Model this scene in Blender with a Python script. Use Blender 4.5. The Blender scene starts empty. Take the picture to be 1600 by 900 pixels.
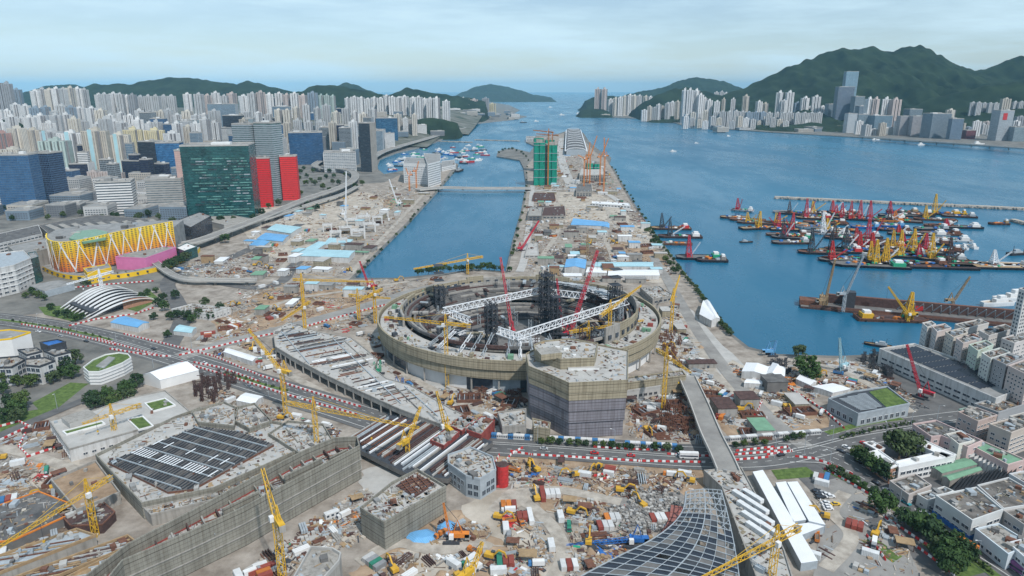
import bpy, math, random
from mathutils import Vector
random.seed(7)
R = math.radians
sc = bpy.context.scene
col = sc.collection
# ------------------------------------------------------------------ camera, sky, sun, exposure
F, H = 1080.0, 210.0
PITCH = math.atan(310 / F)
CP, SP = math.cos(PITCH), math.sin(PITCH)
cam_d = bpy.data.cameras.new('camera')
cam_d.sensor_width = 36.0
cam_d.lens = 36.0 * F / 1600.0
cam_d.clip_start = 1.0
cam_d.clip_end = 200000.0
cam = bpy.data.objects.new('camera', cam_d)
cam.location = (0, 0, H)
cam.rotation_euler = (math.pi / 2 - PITCH, 0, 0)
col.objects.link(cam)
sc.camera = cam
SUN_EL, SUN_AZ = R(52), R(148)          # azimuth clockwise from +Y (view direction): behind the camera, to the right
world = bpy.data.worlds.new('World')
sc.world = world
world.use_nodes = True
wn = world.node_tree.nodes
wl = world.node_tree.links
for n in list(wn):
    wn.remove(n)
w_out = wn.new('ShaderNodeOutputWorld')
w_bg = wn.new('ShaderNodeBackground')
w_sky = wn.new('ShaderNodeTexSky')
w_sky.sky_type = 'NISHITA'
w_sky.sun_disc = False
w_sky.sun_elevation = SUN_EL
w_sky.sun_rotation = SUN_AZ
w_sky.altitude = 200
w_sky.air_density = 1.0
w_sky.dust_density = 0.6
w_sky.ozone_density = 3.0
w_bg.inputs['Strength'].default_value = 0.12
# thin high cloud: stretched noise on the view direction, all round the sky
w_tc = wn.new('ShaderNodeTexCoord')
w_map = wn.new('ShaderNodeMapping')
w_map.inputs['Scale'].default_value = (1.0, 1.0, 7.0)
w_noise = wn.new('ShaderNodeTexNoise')
w_noise.inputs['Scale'].default_value = 3.1
w_noise.inputs['Detail'].default_value = 7
w_noise.inputs['Roughness'].default_value = 0.6
w_ramp = wn.new('ShaderNodeValToRGB')
w_ramp.color_ramp.elements[0].position = 0.42
w_ramp.color_ramp.elements[0].color = (0.2, 0.2, 0.2, 1)
w_ramp.color_ramp.elements[1].position = 0.66
w_ramp.color_ramp.elements[1].color = (0.9, 0.9, 0.9, 1)
w_mix = wn.new('ShaderNodeMixRGB')
w_mix.inputs['Color2'].default_value = (6.1, 8.0, 9.0, 1)
wl.new(w_tc.outputs['Generated'], w_map.inputs['Vector'])
wl.new(w_map.outputs['Vector'], w_noise.inputs['Vector'])
wl.new(w_noise.outputs['Fac'], w_ramp.inputs['Fac'])
wl.new(w_ramp.outputs['Color'], w_mix.inputs['Fac'])
wl.new(w_sky.outputs['Color'], w_mix.inputs['Color1'])
wl.new(w_mix.outputs['Color'], w_bg.inputs['Color'])
wl.new(w_bg.outputs['Background'], w_out.inputs['Surface'])
sun_d = bpy.data.lights.new('sun', 'SUN')
sun_d.energy = 3.9
sun_d.angle = R(1.5)
sun_d.color = (1.0, 0.965, 0.92)
sun = bpy.data.objects.new('sun', sun_d)
sd = Vector((math.sin(SUN_AZ) * math.cos(SUN_EL), math.cos(SUN_AZ) * math.cos(SUN_EL), math.sin(SUN_EL)))
sun.rotation_euler = sd.to_track_quat('Z', 'Y').to_euler()
sun.location = (0, 0, 900)
col.objects.link(sun)
sc.view_settings.view_transform = 'Standard'
sc.view_settings.look = 'None'
sc.view_settings.exposure = -0.03
sc.view_settings.gamma = 1.0
sc.render.engine = 'CYCLES'
sc.cycles.max_bounces = 6
sc.cycles.diffuse_bounces = 2
sc.cycles.glossy_bounces = 2
sc.cycles.transmission_bounces = 2
sc.cycles.volume_bounces = 0
sc.cycles.transparent_max_bounces = 4
sc.cycles.use_denoising = True

# ------------------------------------------------------------------ picture point -> place on the ground (or on a level z)
def P(px, py, z=0.0):
    X = (px - 800) / F
    U = (450 - py) / F
    dz = -SP + U * CP
    t = (z - H) / dz
    return Vector((X * t, (CP + U * SP) * t, z))

def top_z(pt, py):
    """height at which the plumb line over pt meets picture row py"""
    t = (450 - py) / F
    return H + pt.y * (t * CP - SP) / (CP + t * SP)

def px_of(pt):
    d = pt.y * CP - (pt.z - H) * SP
    return 800 + F * pt.x / d

def mpp(pt):
    """metres per picture pixel at pt"""
    return (pt.y * CP - (pt.z - H) * SP) / F

# ------------------------------------------------------------------ materials
MATS = {}
def mat(name, colr, rough=0.8, var=0.25, scale=0.15, metal=0.0, tint=False, kind=None, col2=None, spec=0.3):
    """procedural Principled material; colour broken up by noise in world space; tint multiplies by the object's own colour"""
    m = bpy.data.materials.new(name)
    m.use_nodes = True
    nt = m.node_tree
    b = nt.nodes['Principled BSDF']
    b.inputs['Roughness'].default_value = rough
    b.inputs['Metallic'].default_value = metal
    b.inputs['Specular IOR Level'].default_value = spec
    N, L = nt.nodes, nt.links
    geo = N.new('ShaderNodeNewGeometry')
    no = N.new('ShaderNodeTexNoise')
    no.inputs['Scale'].default_value = scale
    no.inputs['Detail'].default_value = 6
    no.inputs['Roughness'].default_value = 0.65
    L.new(geo.outputs['Position'], no.inputs['Vector'])
    ra = N.new('ShaderNodeValToRGB')
    ra.color_ramp.elements[0].position = 0.3
    ra.color_ramp.elements[1].position = 0.7
    lo = [c * (1 - var) for c in colr]
    hi = [min(1, c * (1 + var * 0.6)) for c in colr]
    if col2:
        hi = list(col2)
    ra.color_ramp.elements[0].color = (*lo, 1)
    ra.color_ramp.elements[1].color = (*hi, 1)
    L.new(no.outputs['Fac'], ra.inputs['Fac'])
    out = ra.outputs['Color']
    def mul(a, fac_socket, dark, strength=1.0):
        mx = N.new('ShaderNodeMixRGB')
        mx.blend_type = 'MULTIPLY'
        mx.inputs['Color2'].default_value = (*dark, 1)
        L.new(fac_socket, mx.inputs['Fac'])
        L.new(a, mx.inputs['Color1'])
        return mx.outputs['Color']
    if kind in ('net', 'panel', 'corr', 'streak'):
        sep = N.new('ShaderNodeSeparateXYZ')
        L.new(geo.outputs['Position'], sep.inputs['Vector'])
        def lines(sock, period, width):
            a = N.new('ShaderNodeMath'); a.operation = 'DIVIDE'; a.inputs[1].default_value = period
            L.new(sock, a.inputs[0])
            fr = N.new('ShaderNodeMath'); fr.operation = 'FRACT'
            L.new(a.outputs[0], fr.inputs[0])
            lt = N.new('ShaderNodeMath'); lt.operation = 'LESS_THAN'; lt.inputs[1].default_value = width
            L.new(fr.outputs[0], lt.inputs[0])
            return lt.outputs[0]
        xy = N.new('ShaderNodeMath'); xy.operation = 'ADD'
        L.new(sep.outputs['X'], xy.inputs[0]); L.new(sep.outputs['Y'], xy.inputs[1])
        if kind == 'net':          # poles and ledgers of a scaffold seen through its net
            out = mul(out, lines(sep.outputs['Z'], 2.0, 0.16), (0.72, 0.7, 0.68))
            out = mul(out, lines(sep.outputs['Z'], 6.0, 0.07), (0.55, 0.54, 0.52))
            out = mul(out, lines(xy.outputs[0], 2.4, 0.14), (0.78, 0.77, 0.75))
        if kind in ('net', 'streak'):          # run-off streaks
            mp = N.new('ShaderNodeMapping'); mp.inputs['Scale'].default_value = (0.6, 0.6, 0.045)
            L.new(geo.outputs['Position'], mp.inputs['Vector'])
            n2 = N.new('ShaderNodeTexNoise'); n2.inputs['Scale'].default_value = 1.0; n2.inputs['Detail'].default_value = 5
            L.new(mp.outputs['Vector'], n2.inputs['Vector'])
            r2 = N.new('ShaderNodeValToRGB'); r2.color_ramp.elements[0].position = 0.45; r2.color_ramp.elements[1].position = 0.75
            L.new(n2.outputs['Fac'], r2.inputs['Fac'])
            out = mul(out, r2.outputs['Color'], (0.66, 0.64, 0.62))
        if kind == 'panel':
            out = mul(out, lines(sep.outputs['Z'], 3.6, 0.1), (0.6, 0.62, 0.65))
            out = mul(out, lines(xy.outputs[0], 3.0, 0.06), (0.7, 0.72, 0.75))
        if kind == 'corr':
            out = mul(out, lines(xy.outputs[0], 1.2, 0.25), (0.82, 0.83, 0.84))
    if kind == 'glass':                   # panes differ at random in roughness and tone
        v = N.new('ShaderNodeTexVoronoi'); v.inputs['Scale'].default_value = 0.28
        mp = N.new('ShaderNodeMapping'); mp.inputs['Scale'].default_value = (0.6, 0.6, 1.5)
        L.new(geo.outputs['Position'], mp.inputs['Vector'])
        L.new(mp.outputs['Vector'], v.inputs['Vector'])
        sepc = N.new('ShaderNodeSeparateColor')
        L.new(v.outputs['Color'], sepc.inputs['Color'])
        mr = N.new('ShaderNodeMapRange'); mr.inputs['To Min'].default_value = rough * 0.6; mr.inputs['To Max'].default_value = rough * 2.2
        L.new(sepc.outputs[0], mr.inputs['Value'])
        L.new(mr.outputs[0], b.inputs['Roughness'])
        out = mul(out, sepc.outputs[1], (0.55, 0.6, 0.65))
    if tint:
        oi = N.new('ShaderNodeObjectInfo')
        mx = N.new('ShaderNodeMixRGB'); mx.blend_type = 'MULTIPLY'; mx.inputs['Fac'].default_value = 1
        L.new(out, mx.inputs['Color1']); L.new(oi.outputs['Color'], mx.inputs['Color2'])
        out = mx.outputs['Color']
    L.new(out, b.inputs['Base Color'])
    MATS[name] = m
    return m

mat('tint', (0.9, 0.9, 0.9), 0.75, 0.14, 0.05, tint=True)
mat('tint_plain', (0.9, 0.9, 0.9), 0.5, 0.15, 0.4, tint=True)
mat('tint_glass', (0.9, 0.9, 0.9), 0.16, 0.25, 0.03, tint=True, kind='glass', spec=0.8)
mat('pane', (0.05, 0.065, 0.085), 0.2, 0.35, 0.2, spec=0.6)
mat('pane_far', (0.10, 0.11, 0.13), 0.4, 0.35, 0.2)
mat('roof_grey', (0.26, 0.26, 0.255), 0.9, 0.35, 0.12)
mat('roof_dark', (0.09, 0.09, 0.095), 0.9, 0.5, 0.15, col2=(0.17, 0.165, 0.16))
mat('roof_stained', (0.05, 0.047, 0.044), 0.9, 0.5, 0.1, col2=(0.24, 0.22, 0.2))
mat('concrete', (0.32, 0.305, 0.28), 0.9, 0.22, 0.12, kind='streak')
mat('concrete_pale', (0.40, 0.39, 0.37), 0.9, 0.2, 0.1)
mat('concrete_dark', (0.15, 0.145, 0.14), 0.9, 0.3, 0.15)
mat('net_tan', (0.33, 0.29, 0.21), 0.95, 0.16, 0.06, kind='net')
mat('net_grey', (0.22, 0.21, 0.235), 0.95, 0.16, 0.06, kind='net')
mat('net_stone', (0.25, 0.24, 0.205), 0.95, 0.2, 0.08, kind='net')
mat('net_green', (0.01, 0.27, 0.19), 0.85, 0.3, 0.05, kind='net')
mat('white', (0.68, 0.68, 0.67), 0.6, 0.1, 0.1)
mat('white_corr', (0.74, 0.75, 0.76), 0.55, 0.08, 0.1, kind='corr')
mat('white_streak', (0.56, 0.56, 0.55), 0.75, 0.15, 0.15, kind='streak')
mat('steel_white', (0.72, 0.74, 0.76), 0.45, 0.1, 0.3)
mat('steel_grey', (0.34, 0.38, 0.41), 0.5, 0.2, 0.3)
mat('steel_dark', (0.05, 0.055, 0.065), 0.6, 0.3, 0.4)
mat('rust', (0.16, 0.075, 0.05), 0.9, 0.4, 0.5)
mat('rust_dark', (0.085, 0.05, 0.045), 0.9, 0.5, 0.4)
mat('red', (0.48, 0.035, 0.035), 0.55, 0.3, 0.4)
mat('red_crane', (0.45, 0.03, 0.05), 0.5, 0.2, 0.4)
mat('orange', (0.62, 0.2, 0.03), 0.55, 0.2, 0.3)
mat('yellow', (0.62, 0.37, 0.03), 0.5, 0.2, 0.4)
mat('yellow_mall', (0.74, 0.47, 0.02), 0.55, 0.12, 0.1)
mat('pink', (0.66, 0.2, 0.4), 0.6, 0.12, 0.08, kind='corr')
mat('blue', (0.03, 0.14, 0.42), 0.5, 0.3, 0.4)
mat('blue_roof', (0.14, 0.36, 0.62), 0.55, 0.15, 0.1, kind='corr')
mat('cyan_roof', (0.36, 0.56, 0.62), 0.6, 0.15, 0.1, kind='corr')
mat('green', (0.03, 0.32, 0.18), 0.6, 0.25, 0.3)
mat('green_roof', (0.16, 0.3, 0.2), 0.8, 0.2, 0.2)
mat('grass', (0.07, 0.13, 0.03), 0.95, 0.45, 0.35, col2=(0.13, 0.19, 0.05))
mat('dirt', (0.27, 0.18, 0.11), 0.98, 0.35, 0.08, col2=(0.42, 0.31, 0.215))
mat('dirt_dark', (0.12, 0.085, 0.065), 0.98, 0.4, 0.12, col2=(0.22, 0.17, 0.13))
mat('sand', (0.36, 0.31, 0.25), 0.98, 0.22, 0.06, col2=(0.5, 0.45, 0.385))
mat('rubble', (0.24, 0.225, 0.21), 0.98, 0.35, 0.5)
mat('asphalt', (0.095, 0.095, 0.098), 0.95, 0.2, 0.08, col2=(0.15, 0.147, 0.143))
mat('road_dusty', (0.22, 0.21, 0.2), 0.95, 0.2, 0.06, col2=(0.31, 0.3, 0.28))
mat('marking', (0.6, 0.6, 0.58), 0.8, 0.15, 0.5)
mat('leaf', (0.03, 0.062, 0.018), 0.8, 0.5, 0.9, col2=(0.075, 0.115, 0.03), spec=0.2)
mat('leaf_tint', (0.9, 0.9, 0.9), 0.8, 0.45, 0.7, tint=True, spec=0.2)
mat('bark', (0.12, 0.09, 0.065), 0.95, 0.3, 1.0)
mat('seawall', (0.30, 0.29, 0.27), 0.95, 0.35, 0.1)
mat('hull_dark', (0.035, 0.035, 0.042), 0.6, 0.4, 0.3)
mat('solar', (0.018, 0.022, 0.034), 0.25, 0.3, 0.3, spec=0.6)
mat('wood', (0.33, 0.23, 0.13), 0.85, 0.3, 0.4)
mat('pink_stone', (0.52, 0.36, 0.32), 0.8, 0.12, 0.1, kind='panel')
mat('brick', (0.40, 0.21, 0.14), 0.85, 0.2, 0.3, kind='panel')
mat('glass_blue', (0.03, 0.11, 0.24), 0.14, 0.4, 0.02, kind='glass', spec=0.8)
mat('glass_dark', (0.02, 0.025, 0.045), 0.16, 0.4, 0.02, kind='glass', spec=0.7)
mat('glass_green', (0.018, 0.095, 0.095), 0.16, 0.5, 0.05, kind='glass', spec=0.8)
mat('steel_blue', (0.09, 0.15, 0.24), 0.3, 0.2, 0.1)
mat('pane_green', (0.13, 0.29, 0.26), 0.3, 0.3, 0.2)
mat('red_dull', (0.26, 0.06, 0.05), 0.8, 0.35, 0.3)
mat('recess_shade', (0.2, 0.2, 0.21), 0.9, 0.2, 0.1)
mat('viaduct', (0.47, 0.455, 0.425), 0.9, 0.15, 0.1)
mat('tyre', (0.02, 0.02, 0.02), 0.9, 0.2, 1)
M = MATS

# ------------------------------------------------------------------ mesh helpers
class MB:
    def __init__(self):
        self.v, self.f, self.m, self.mats = [], [], [], []
    def mi(self, name):
        if name not in self.mats:
            self.mats.append(name)
        return self.mats.index(name)
    def face(self, pts, m):
        b = len(self.v)
        self.v.extend([tuple(p) for p in pts])
        self.f.append(tuple(range(b, b + len(pts))))
        self.m.append(self.mi(m))
    def hexa(self, c8, m, mtop=None):
        b = len(self.v)
        self.v.extend([tuple(p) for p in c8])
        k = self.mi(m)
        kt = self.mi(mtop) if mtop else k
        for q, mm in (((0, 3, 2, 1), k), ((4, 5, 6, 7), kt), ((0, 1, 5, 4), k), ((1, 2, 6, 5), k), ((2, 3, 7, 6), k), ((3, 0, 4, 7), k)):
            self.f.append(tuple(b + i for i in q))
            self.m.append(mm)
    def box(self, c, s, m, rot=0.0, mtop=None):
        """box with base centre c and size s turned by rot about z"""
        cx, cy, cz = c
        hx, hy, hz = s[0] / 2, s[1] / 2, s[2]
        co, si = math.cos(rot), math.sin(rot)
        p = []
        for z in (cz, cz + hz):
            for x, y in ((-hx, -hy), (hx, -hy), (hx, hy), (-hx, hy)):
                p.append((cx + x * co - y * si, cy + x * si + y * co, z))
        self.hexa(p, m, mtop)
    def prism(self, poly, z0, z1, m, mtop=None, cap=True, base=None):
        """upright prism over a counter-clockwise outline"""
        poly = [(p[0], p[1]) for p in poly]
        if sum(a[0] * b[1] - b[0] * a[1] for a, b in zip(poly, poly[1:] + poly[:1])) < 0:
            poly = poly[::-1]
        b = len(self.v)
        n = len(poly)
        lo = [(p[0], p[1]) for p in (base or poly)]
        self.v.extend([(x, y, z0) for x, y in lo])
        self.v.extend([(x, y, z1) for x, y in poly])
        k = self.mi(m)
        for i in range(n):
            j = (i + 1) % n
            self.f.append((b + i, b + j, b + n + j, b + n + i))
            self.m.append(k)
        if cap:
            self.f.append(tuple(range(b + n, b + 2 * n)))
            self.m.append(self.mi(mtop or m))
            self.f.append(tuple(range(b + n - 1, b - 1, -1)))
            self.m.append(k)
    def ring(self, poly, t, z0, z1, m, mtop=None):
        """closed wall of thickness t standing on an outline (parapet, tank, basin)"""
        inn = inset(poly, t)
        out = ccw(poly)
        n = len(out)
        b = len(self.v)
        for z in (z0, z1):
            self.v.extend([(p[0], p[1], z) for p in out])
            self.v.extend([(p[0], p[1], z) for p in inn])
        k = self.mi(m)
        kt = self.mi(mtop or m)
        for i in range(n):
            j = (i + 1) % n
            self.f.append((b + i, b + j, b + 2 * n + j, b + 2 * n + i)); self.m.append(k)
            self.f.append((b + n + j, b + n + i, b + 3 * n + i, b + 3 * n + j)); self.m.append(k)
            self.f.append((b + 2 * n + i, b + 2 * n + j, b + 3 * n + j, b + 3 * n + i)); self.m.append(kt)
            self.f.append((b + n + i, b + n + j, b + j, b + i)); self.m.append(k)
    def bar(self, p, q, w, m, h=None):
        """square bar from p to q"""
        p, q = Vector(p), Vector(q)
        d = q - p
        if d.length < 1e-6:
            return
        d.normalize()
        up = Vector((0, 0, 1)) if abs(d.z) < 0.95 else Vector((0, 1, 0))
        s = d.cross(up).normalized() * (w / 2)
        u = s.cross(d).normalized() * ((h or w) / 2)
        c = [p - s - u, p + s - u, q + s - u, q - s - u, p - s + u, p + s + u, q + s + u, q - s + u]
        self.hexa(c, m)
    def lattice(self, p, q, w, m, bay=None, chord=None, brace=None, w2=None, tri=False):
        """four- (or three-) chord lattice girder with zig-zag bracing"""
        p, q = Vector(p), Vector(q)
        d = q - p
        ln = d.length
        d.normalize()
        up = Vector((0, 0, 1)) if abs(d.z) < 0.9 else Vector((1, 0, 0))
        s = d.cross(up).normalized()
        u = s.cross(d).normalized()
        w2 = w if w2 is None else w2
        chord = chord or w * 0.14
        brace = brace or chord * 0.6
        n = max(2, int(round(ln / (bay or w * 1.4))))
        cs = [(-1, -1), (1, -1), (0, 1)] if tri else [(-1, -1), (1, -1), (1, 1), (-1, 1)]
        def pt(i, k):
            t = i / n
            ww = (w + (w2 - w) * t) / 2
            return p + d * (ln * t) + s * (cs[k][0] * ww) + u * (cs[k][1] * ww)
        nc = len(cs)
        for k in range(nc):
            self.bar(pt(0, k), pt(n, k), chord, m)
        for i in range(n):
            for k in range(nc):
                k2 = (k + 1) % nc
                if (i + k) % 2:
                    self.bar(pt(i, k), pt(i + 1, k2), brace, m)
                else:
                    self.bar(pt(i, k2), pt(i + 1, k), brace, m)
    def cyl(self, c, r, h, m, n=12, r2=None, mtop=None):
        r2 = r if r2 is None else r2
        lo = [(c[0] + r * math.cos(2 * math.pi * i / n), c[1] + r * math.sin(2 * math.pi * i / n)) for i in range(n)]
        hi = [(c[0] + r2 * math.cos(2 * math.pi * i / n), c[1] + r2 * math.sin(2 * math.pi * i / n)) for i in range(n)]
        self.prism(hi, c[2], c[2] + h, m, mtop, base=lo)
    def mesh(self, name):
        me = bpy.data.meshes.new(name)
        me.from_pydata(self.v, [], self.f)
        for mn in self.mats:
            me.materials.append(M[mn])
        if len(self.mats) > 1:
            me.polygons.foreach_set('material_index', self.m)
        me.update()
        return me
    def build(self, name, parent=None, color=None, smooth=False):
        me = self.mesh(name)
        if smooth:
            me.polygons.foreach_set('use_smooth', [True] * len(me.polygons))
        return link(name, me, parent, color)

def link(name, data, parent=None, color=None):
    o = bpy.data.objects.new(name, data)
    col.objects.link(o)
    if parent:
        o.parent = parent
    if color:
        o.color = (*color[:3], 1)
    return o

def ccw(poly):
    poly = [(p[0], p[1]) for p in poly]
    if sum(a[0] * b[1] - b[0] * a[1] for a, b in zip(poly, poly[1:] + poly[:1])) < 0:
        poly = poly[::-1]
    return poly

def inset(poly, t):
    """outline moved inwards by t"""
    poly = ccw(poly)
    n = len(poly)
    out = []
    for i in range(n):
        a, b, c = Vector(poly[i - 1]), Vector(poly[i]), Vector(poly[(i + 1) % n])
        e1, e2 = (b - a).normalized(), (c - b).normalized()
        n1, n2 = Vector((-e1.y, e1.x)), Vector((-e2.y, e2.x))
        k = n1 + n2
        den = max(0.25, 1 + n1.dot(n2))
        out.append(tuple(b + k * (t / den)))
    return out

def tag(o, label, cat=None, group=None, kind=None):
    o['label'] = label
    if cat:
        o['category'] = cat
    if group:
        o['group'] = group
    if kind:
        o['kind'] = kind
    return o

def empty(name, loc=(0, 0, 0), rz=0.0, label=None, cat=None, group=None):
    o = bpy.data.objects.new(name, None)
    col.objects.link(o)
    o.location = loc
    o.rotation_euler = (0, 0, rz)
    o.empty_display_size = 1
    if label:
        tag(o, label, cat, group)
    return o

def struct(name, mb):
    o = mb.build(name)
    o['kind'] = 'structure'
    return o

def inst(proto, loc, rz=0.0, scale=1.0, color=None, label=None, cat=None, group=None):
    """a thing copied from a prototype: proto = (name, [(part name, mesh, [(sub-part name, mesh)], colour)])"""
    o = empty(proto[0], loc, rz, label, cat, group)
    o.scale = scale if hasattr(scale, '__len__') else (scale, scale, scale)
    for pn, me, subs, pc in proto[1]:
        c = link(pn, me, o, pc or color)
        for sn, sm in subs:
            link(sn, sm, c, pc or color)
    return o

def rect(cx, cy, w, d, rot=0.0):
    co, si = math.cos(rot), math.sin(rot)
    return [(cx + x * co - y * si, cy + x * si + y * co) for x, y in ((-w / 2, -d / 2), (w / 2, -d / 2), (w / 2, d / 2), (-w / 2, d / 2))]

def inside(pt, poly):
    x, y = pt
    r = False
    n = len(poly)
    j = n - 1
    for i in range(n):
        xi, yi = poly[i]
        xj, yj = poly[j]
        if (yi > y) != (yj > y) and x < (xj - xi) * (y - yi) / (yj - yi) + xi:
            r = not r
        j = i
    return r

ORD = 'first second third fourth fifth sixth seventh eighth ninth tenth eleventh twelfth thirteenth fourteenth fifteenth sixteenth seventeenth eighteenth nineteenth'.split()
for t_, n_ in (('twenty', 'twentieth'), ('thirty', 'thirtieth'), ('forty', 'fortieth'), ('fifty', 'fiftieth'), ('sixty', 'sixtieth')):
    ORD += [n_] + [t_ + '-' + k_ for k_ in ORD[:9]]
ROWS = {}
def in_row(row, o, adj, noun):
    """label finished at the end: adjective + noun + its place in the named row"""
    ROWS.setdefault((row, noun), []).append((o, adj))

def finish_rows():
    for (row, noun), lst in ROWS.items():
        kinds = {}
        for o, adj in lst:
            kinds.setdefault(adj, []).append(o)
        for adj, objs in kinds.items():
            objs.sort(key=lambda o: px_of(o.location))
            n = len(objs)
            for i, o in enumerate(objs):
                if n == 1:
                    o['label'] = f'{adj} {noun} {row}'.strip()
                else:
                    o['label'] = f'{ORD[min(i, 68)]} {adj} {noun} from left {row}'.replace('  ', ' ')
# ================================================================== THE SETTING
from mathutils import noise
def sm(a, b, x):
    t = max(0.0, min(1.0, (x - a) / (b - a)))
    return t * t * (3 - 2 * t)

def terrain(x, y):
    """the city on the left climbs towards the hills"""
    if x > -150:
        return 0.0
    z = 85 * sm(1900, 3600, y) * sm(-350, -900, x - 0.12 * (y - 2000))
    return z

# --- water
m = bpy.data.materials.new('sea_water'); m.use_nodes = True
b = m.node_tree.nodes['Principled BSDF']
b.inputs['Roughness'].default_value = 0.22
b.inputs['Specular IOR Level'].default_value = 0.22
N_, L_ = m.node_tree.nodes, m.node_tree.links
geo = N_.new('ShaderNodeNewGeometry')
n1 = N_.new('ShaderNodeTexNoise'); n1.inputs['Scale'].default_value = 0.0016; n1.inputs['Detail'].default_value = 5
mp = N_.new('ShaderNodeMapping'); mp.inputs['Scale'].default_value = (1, 0.35, 1)
L_.new(geo.outputs['Position'], mp.inputs['Vector']); L_.new(mp.outputs['Vector'], n1.inputs['Vector'])
ra = N_.new('ShaderNodeValToRGB')
ra.color_ramp.elements[0].position = 0.35; ra.color_ramp.elements[0].color = (0.007, 0.092, 0.172, 1)
ra.color_ramp.elements[1].position = 0.68; ra.color_ramp.elements[1].color = (0.012, 0.132, 0.23, 1)
L_.new(n1.outputs['Fac'], ra.inputs['Fac']); L_.new(ra.outputs['Color'], b.inputs['Base Color'])
n2 = N_.new('ShaderNodeTexNoise'); n2.inputs['Scale'].default_value = 0.22; n2.inputs['Detail'].default_value = 4
L_.new(geo.outputs['Position'], n2.inputs['Vector'])
bp = N_.new('ShaderNodeBump'); bp.inputs['Strength'].default_value = 0.35; bp.inputs['Distance'].default_value = 0.5
n3 = N_.new('ShaderNodeTexNoise'); n3.inputs['Scale'].default_value = 0.006; n3.inputs['Detail'].default_value = 7; n3.inputs['Roughness'].default_value = 0.7
L_.new(mp.outputs['Vector'], n3.inputs['Vector'])
r3 = N_.new('ShaderNodeMapRange'); r3.inputs['From Min'].default_value = 0.38; r3.inputs['From Max'].default_value = 0.62; r3.inputs['To Min'].default_value = 0.2; r3.inputs['To Max'].default_value = 0.36
L_.new(n3.outputs['Fac'], r3.inputs['Value']); L_.new(r3.outputs[0], b.inputs['Roughness'])
L_.new(n2.outputs['Fac'], bp.inputs['Height']); L_.new(bp.outputs['Normal'], b.inputs['Normal'])
M['sea_water'] = m
SEA = -4.0
mb = MB()
mb.face([(-60000, -800, SEA), (60000, -800, SEA), (60000, 60000, SEA), (-60000, 60000, SEA)], 'sea_water')
struct('sea_water', mb)
# the near basin is shallower and greener: its own sheet of water a hand above
mat('forest', (0.008, 0.022, 0.013), 0.95, 0.4, 0.008, col2=(0.028, 0.048, 0.024), spec=0.1)

def smooth(pts, k=6):
    out = []
    n = len(pts)
    for i in range(n - 1):
        p0, p1, p2, p3 = pts[max(0, i - 1)], pts[i], pts[i + 1], pts[min(n - 1, i + 2)]
        for j in range(k):
            t = j / k
            out.append(0.5 * ((2 * p1) + (p2 - p0) * t + (2 * p0 - 5 * p1 + 4 * p2 - p3) * t * t + (3 * p1 - p0 - 3 * p2 + p3) * t ** 3))
    out.append(pts[-1])
    return out

def Pl(pp, z=0.0):
    return [P(x, y, z) for x, y in pp]

# --- land
COAST = [(1700, 545), (1600, 535), (1500, 528), (1440, 548), (1380, 553), (1310, 556), (1215, 553), (1170, 542), (1138, 517), (1102, 465), (1062, 415), (1033, 376), (1012, 350), (986, 310),
         (960, 265), (952, 256), (955, 246), (938, 236), (921, 222), (912, 208), (905, 204), (884, 205), (868, 210), (838, 213), (822, 214), (822, 222), (835, 228), (828, 238), (800, 231), (778, 236), (776, 244), (812, 250), (818, 262), (822, 290), (814, 330), (801, 375), (790, 424),
         (740, 420), (690, 428), (620, 434), (550, 434), (596, 388), (640, 345), (682, 300), (714, 262), (716, 256), (700, 252), (655, 262), (600, 272), (588, 262), (594, 248), (620, 238), (665, 228), (692, 217), (708, 209), (722, 206), (720, 201), (742, 198), (744, 193), (770, 190), (800, 187), (823, 182), (800, 178), (812, 172), (795, 164), (765, 159)]
mat('city_ground', (0.12, 0.12, 0.113), 0.95, 0.35, 0.03, col2=(0.23, 0.22, 0.2))
mb = MB()
land = [(1500, 600)] + [(p.x, p.y) for p in Pl(COAST)] + [(-300, 14000), (-12000, 14000), (-12000, -300), (1500, -300)]
mb.prism(land, -8, 0, 'seawall', 'city_ground')
struct('ground', mb)
mb = MB()
isl = [(p.x, p.y) for p in Pl([(903, 178), (930, 181.5), (960, 183.5), (1040, 187), (1064, 195), (1120, 200), (1200, 206), (1330, 213.5), (1450, 222), (1600, 231), (1780, 244)])] + [(9000, 2500), (14000, 14000), (3000, 16000), (1200, 9500)]
mb.prism(isl, -8, 0, 'seawall', 'city_ground')
struct('island_ground', mb)
# hillside of the left-hand city
mat('hill_ground', (0.05, 0.075, 0.04), 0.95, 0.4, 0.01, col2=(0.2, 0.19, 0.17))
mb = MB()
nx, ny = 46, 26
vid = {}
for j in range(ny + 1):
    y = 1900 + (5200 - 1900) * j / ny
    for i in range(nx + 1):
        x = -5200 + 5100 * i / nx
        mb.v.append((x, y, terrain(x, y) - 0.3))
for j in range(ny):
    for i in range(nx):
        a = j * (nx + 1) + i
        if min(mb.v[q][2] for q in (a, a + 1, a + nx + 2, a + nx + 1)) < 0.2:
            continue
        mb.f.append((a, a + 1, a + nx + 2, a + nx + 1)); mb.m.append(mb.mi('hill_ground'))
struct('hillside_terrain', mb)

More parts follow.
